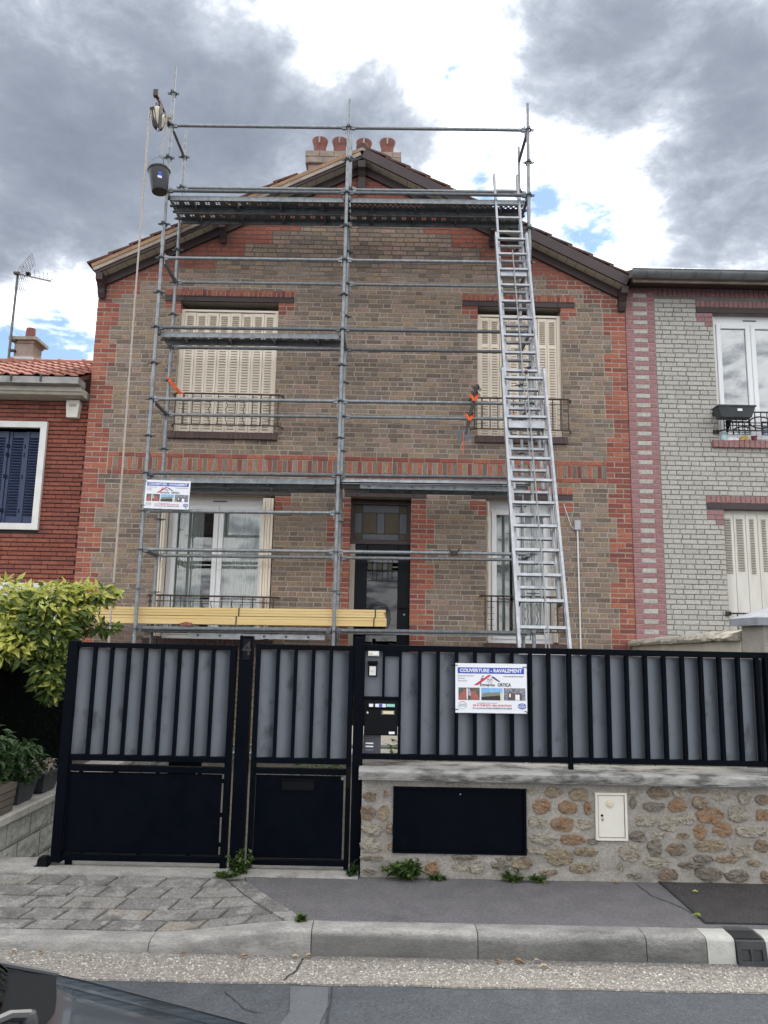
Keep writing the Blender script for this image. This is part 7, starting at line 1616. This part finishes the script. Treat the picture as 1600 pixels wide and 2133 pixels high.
# windscreen, cowl, wipers
mb = MB(); n = 16; vs = []
for j in range(n + 1): v = -1 + 2 * j / n; vs += [(-.80 + .17 * (1 - v * v), CYC + v * .72, top_z(-.80 + .17 * (1 - v * v), CYC + v * .72) + .012), (-1.62 + .10 * (1 - v * v), CYC + v * .58, 1.30 + .03 * (1 - v * v))]
mb.add(vs, [(2 * j, 2 * j + 2, 2 * j + 3, 2 * j + 1) for j in range(n)]); mb.build('windscreen', M_carglass, car, smooth=True)
mb = MB(); vs = []; rows = 5
for r_ in range(rows + 1):
    f = r_ / rows
    for j in range(n + 1):
        v = -1 + 2 * j / n; x = (-.70 - .14 * f) + .17 * (1 - v * v); y = CYC + v * (.735 - .01 * f)
        vs.append((x, y, top_z(x, y) + .008 - .003 * math.sin(f * math.pi)))
mb.add(vs, [(r_ * (n + 1) + j, r_ * (n + 1) + j + 1, (r_ + 1) * (n + 1) + j + 1, (r_ + 1) * (n + 1) + j) for r_ in range(rows) for j in range(n)]); cw = mb.build('cowl', M_trim, car, smooth=True)
for sy in (-1, 1):
    mb = MB(); P = [(-.70, CYC + sy * .745, top_z(-.70, CYC + .745) + .008), (-.80, CYC + sy * .735, top_z(-.8, CYC + .735) + .012), (-.88, CYC + sy * .72, top_z(-.88, CYC + .72) + .018), (-1.05, CYC + sy * .69, 1.0)]; mb.tube(P, .006, 8, r1=.009); mb.build('pillar_trim', M_wiper, car, smooth=True)
for y0, y1 in ((1.60, 1.0), (.95, .40)):
    yc_ = (y0 + y1) / 2
    mb = MB(); zz = top_z(-.66, y0); mb.lathe([(0, .030), (.012, .028), (.017, .015), (.018, -.01)], (-.655, y0, zz), 14); mb.tube([(-.655, y0, zz + .022), (-.68, y0 - .03, zz + .034), (-.715, y0 - .12, zz + .042), (-.745, yc_ + .08, zz + .055)], .011, 8, r1=.008); mb.build('wiper_arm', M_wiper, car, smooth=True)
    mb = MB(); mb.tube([(-.78, y0 - .02, zz + .03), (-.745, yc_ + .08, zz + .05), (-.72, y1 - .1, zz + .07)], .008, 6, r1=.005); mb.build('wiper_blade', M_trim, car)
mb = MB()                                     # roof and pillars
for sy in (-1, 1):
    mb.tube([(-.96, CYC + sy * .775, .875), (-1.30, CYC + sy * .69, 1.10), (-1.66, CYC + sy * .60, 1.305)], .035, 8); mb.tube([(-1.66, CYC + sy * .60, 1.305), (-2.4, CYC + sy * .60, 1.35), (-3.2, CYC + sy * .58, 1.28)], .035, 8); mb.tube([(-3.2, CYC + sy * .58, 1.28), (-3.55, CYC + sy * .72, .88)], .05, 8); mb.tube([(-2.35, CYC + sy * .60, 1.34), (-2.40, CYC + sy * .80, .88)], .03, 8)
vs = []
for x, z in ((-1.62, 1.33), (-2.0, 1.375), (-2.5, 1.385), (-3.0, 1.345), (-3.25, 1.28)): vs += [(x, CYC + v * .60, z - .03 * v * v) for v in (-1, -.5, 0, .5, 1)]
mb.add(vs, [(i * 5 + j, (i + 1) * 5 + j, (i + 1) * 5 + j + 1, i * 5 + j + 1) for i in range(4) for j in range(4)]); mb.build('roof', M_paint, car, smooth=True)
for sy in (-1, 1):
    mb = MB(); mb.add([(-1.02, CYC + sy * .79, .88), (-2.36, CYC + sy * .80, .88), (-2.34, CYC + sy * .60, 1.32), (-1.66, CYC + sy * .60, 1.29)], [(0, 1, 2, 3)]); mb.add([(-2.42, CYC + sy * .80, .88), (-3.45, CYC + sy * .74, .89), (-3.18, CYC + sy * .58, 1.26), (-2.40, CYC + sy * .60, 1.32)], [(0, 1, 2, 3)]); mb.build('side_window', M_carglass, car)
    mb = MB(); mb.lathe([(0, 0), (.07, .01), (.09, .06), (.07, .11), (0, .12)], (-1.15, CYC + sy * .98, .95), 12, (1, 0, 0)); mb.build('mirror', M_paint, car, smooth=True)
    mb = MB(); mb.obox((.34, CYC + sy * .60, .545), (.09, sy * -.06, 0), (.02, .12 * sy, 0), (0, 0, .055)); mb.build('headlight', M_chrome, car)
mb = MB(); mb.add([(-3.30, CYC - .56, 1.25), (-3.30, CYC + .56, 1.25), (-3.60, CYC + .70, .90), (-3.60, CYC - .70, .90)], [(0, 1, 2, 3)]); mb.build('rear_window', M_carglass, car)
for x in (-.22, -2.85):
    for sy in (-1, 1):
        c = (x, CYC + sy * .80, .165); mb = MB(); mb.lathe([(.19, -.09), (.28, -.095), (.305, -.07), (.305, .07), (.28, .095), (.19, .09)], c, 26, (0, 1, 0)); w_ = mb.build('wheel', M_rubber, car, smooth=True)
        mb = MB(); mb.lathe([(0, .06 * sy), (.05, .07 * sy), (.07, .04 * sy), (.17, .05 * sy), (.195, .085 * sy), (.195, -.05 * sy)], c, 20, (0, 1, 0)); mb.build('rim', M_alu, w_, smooth=True)
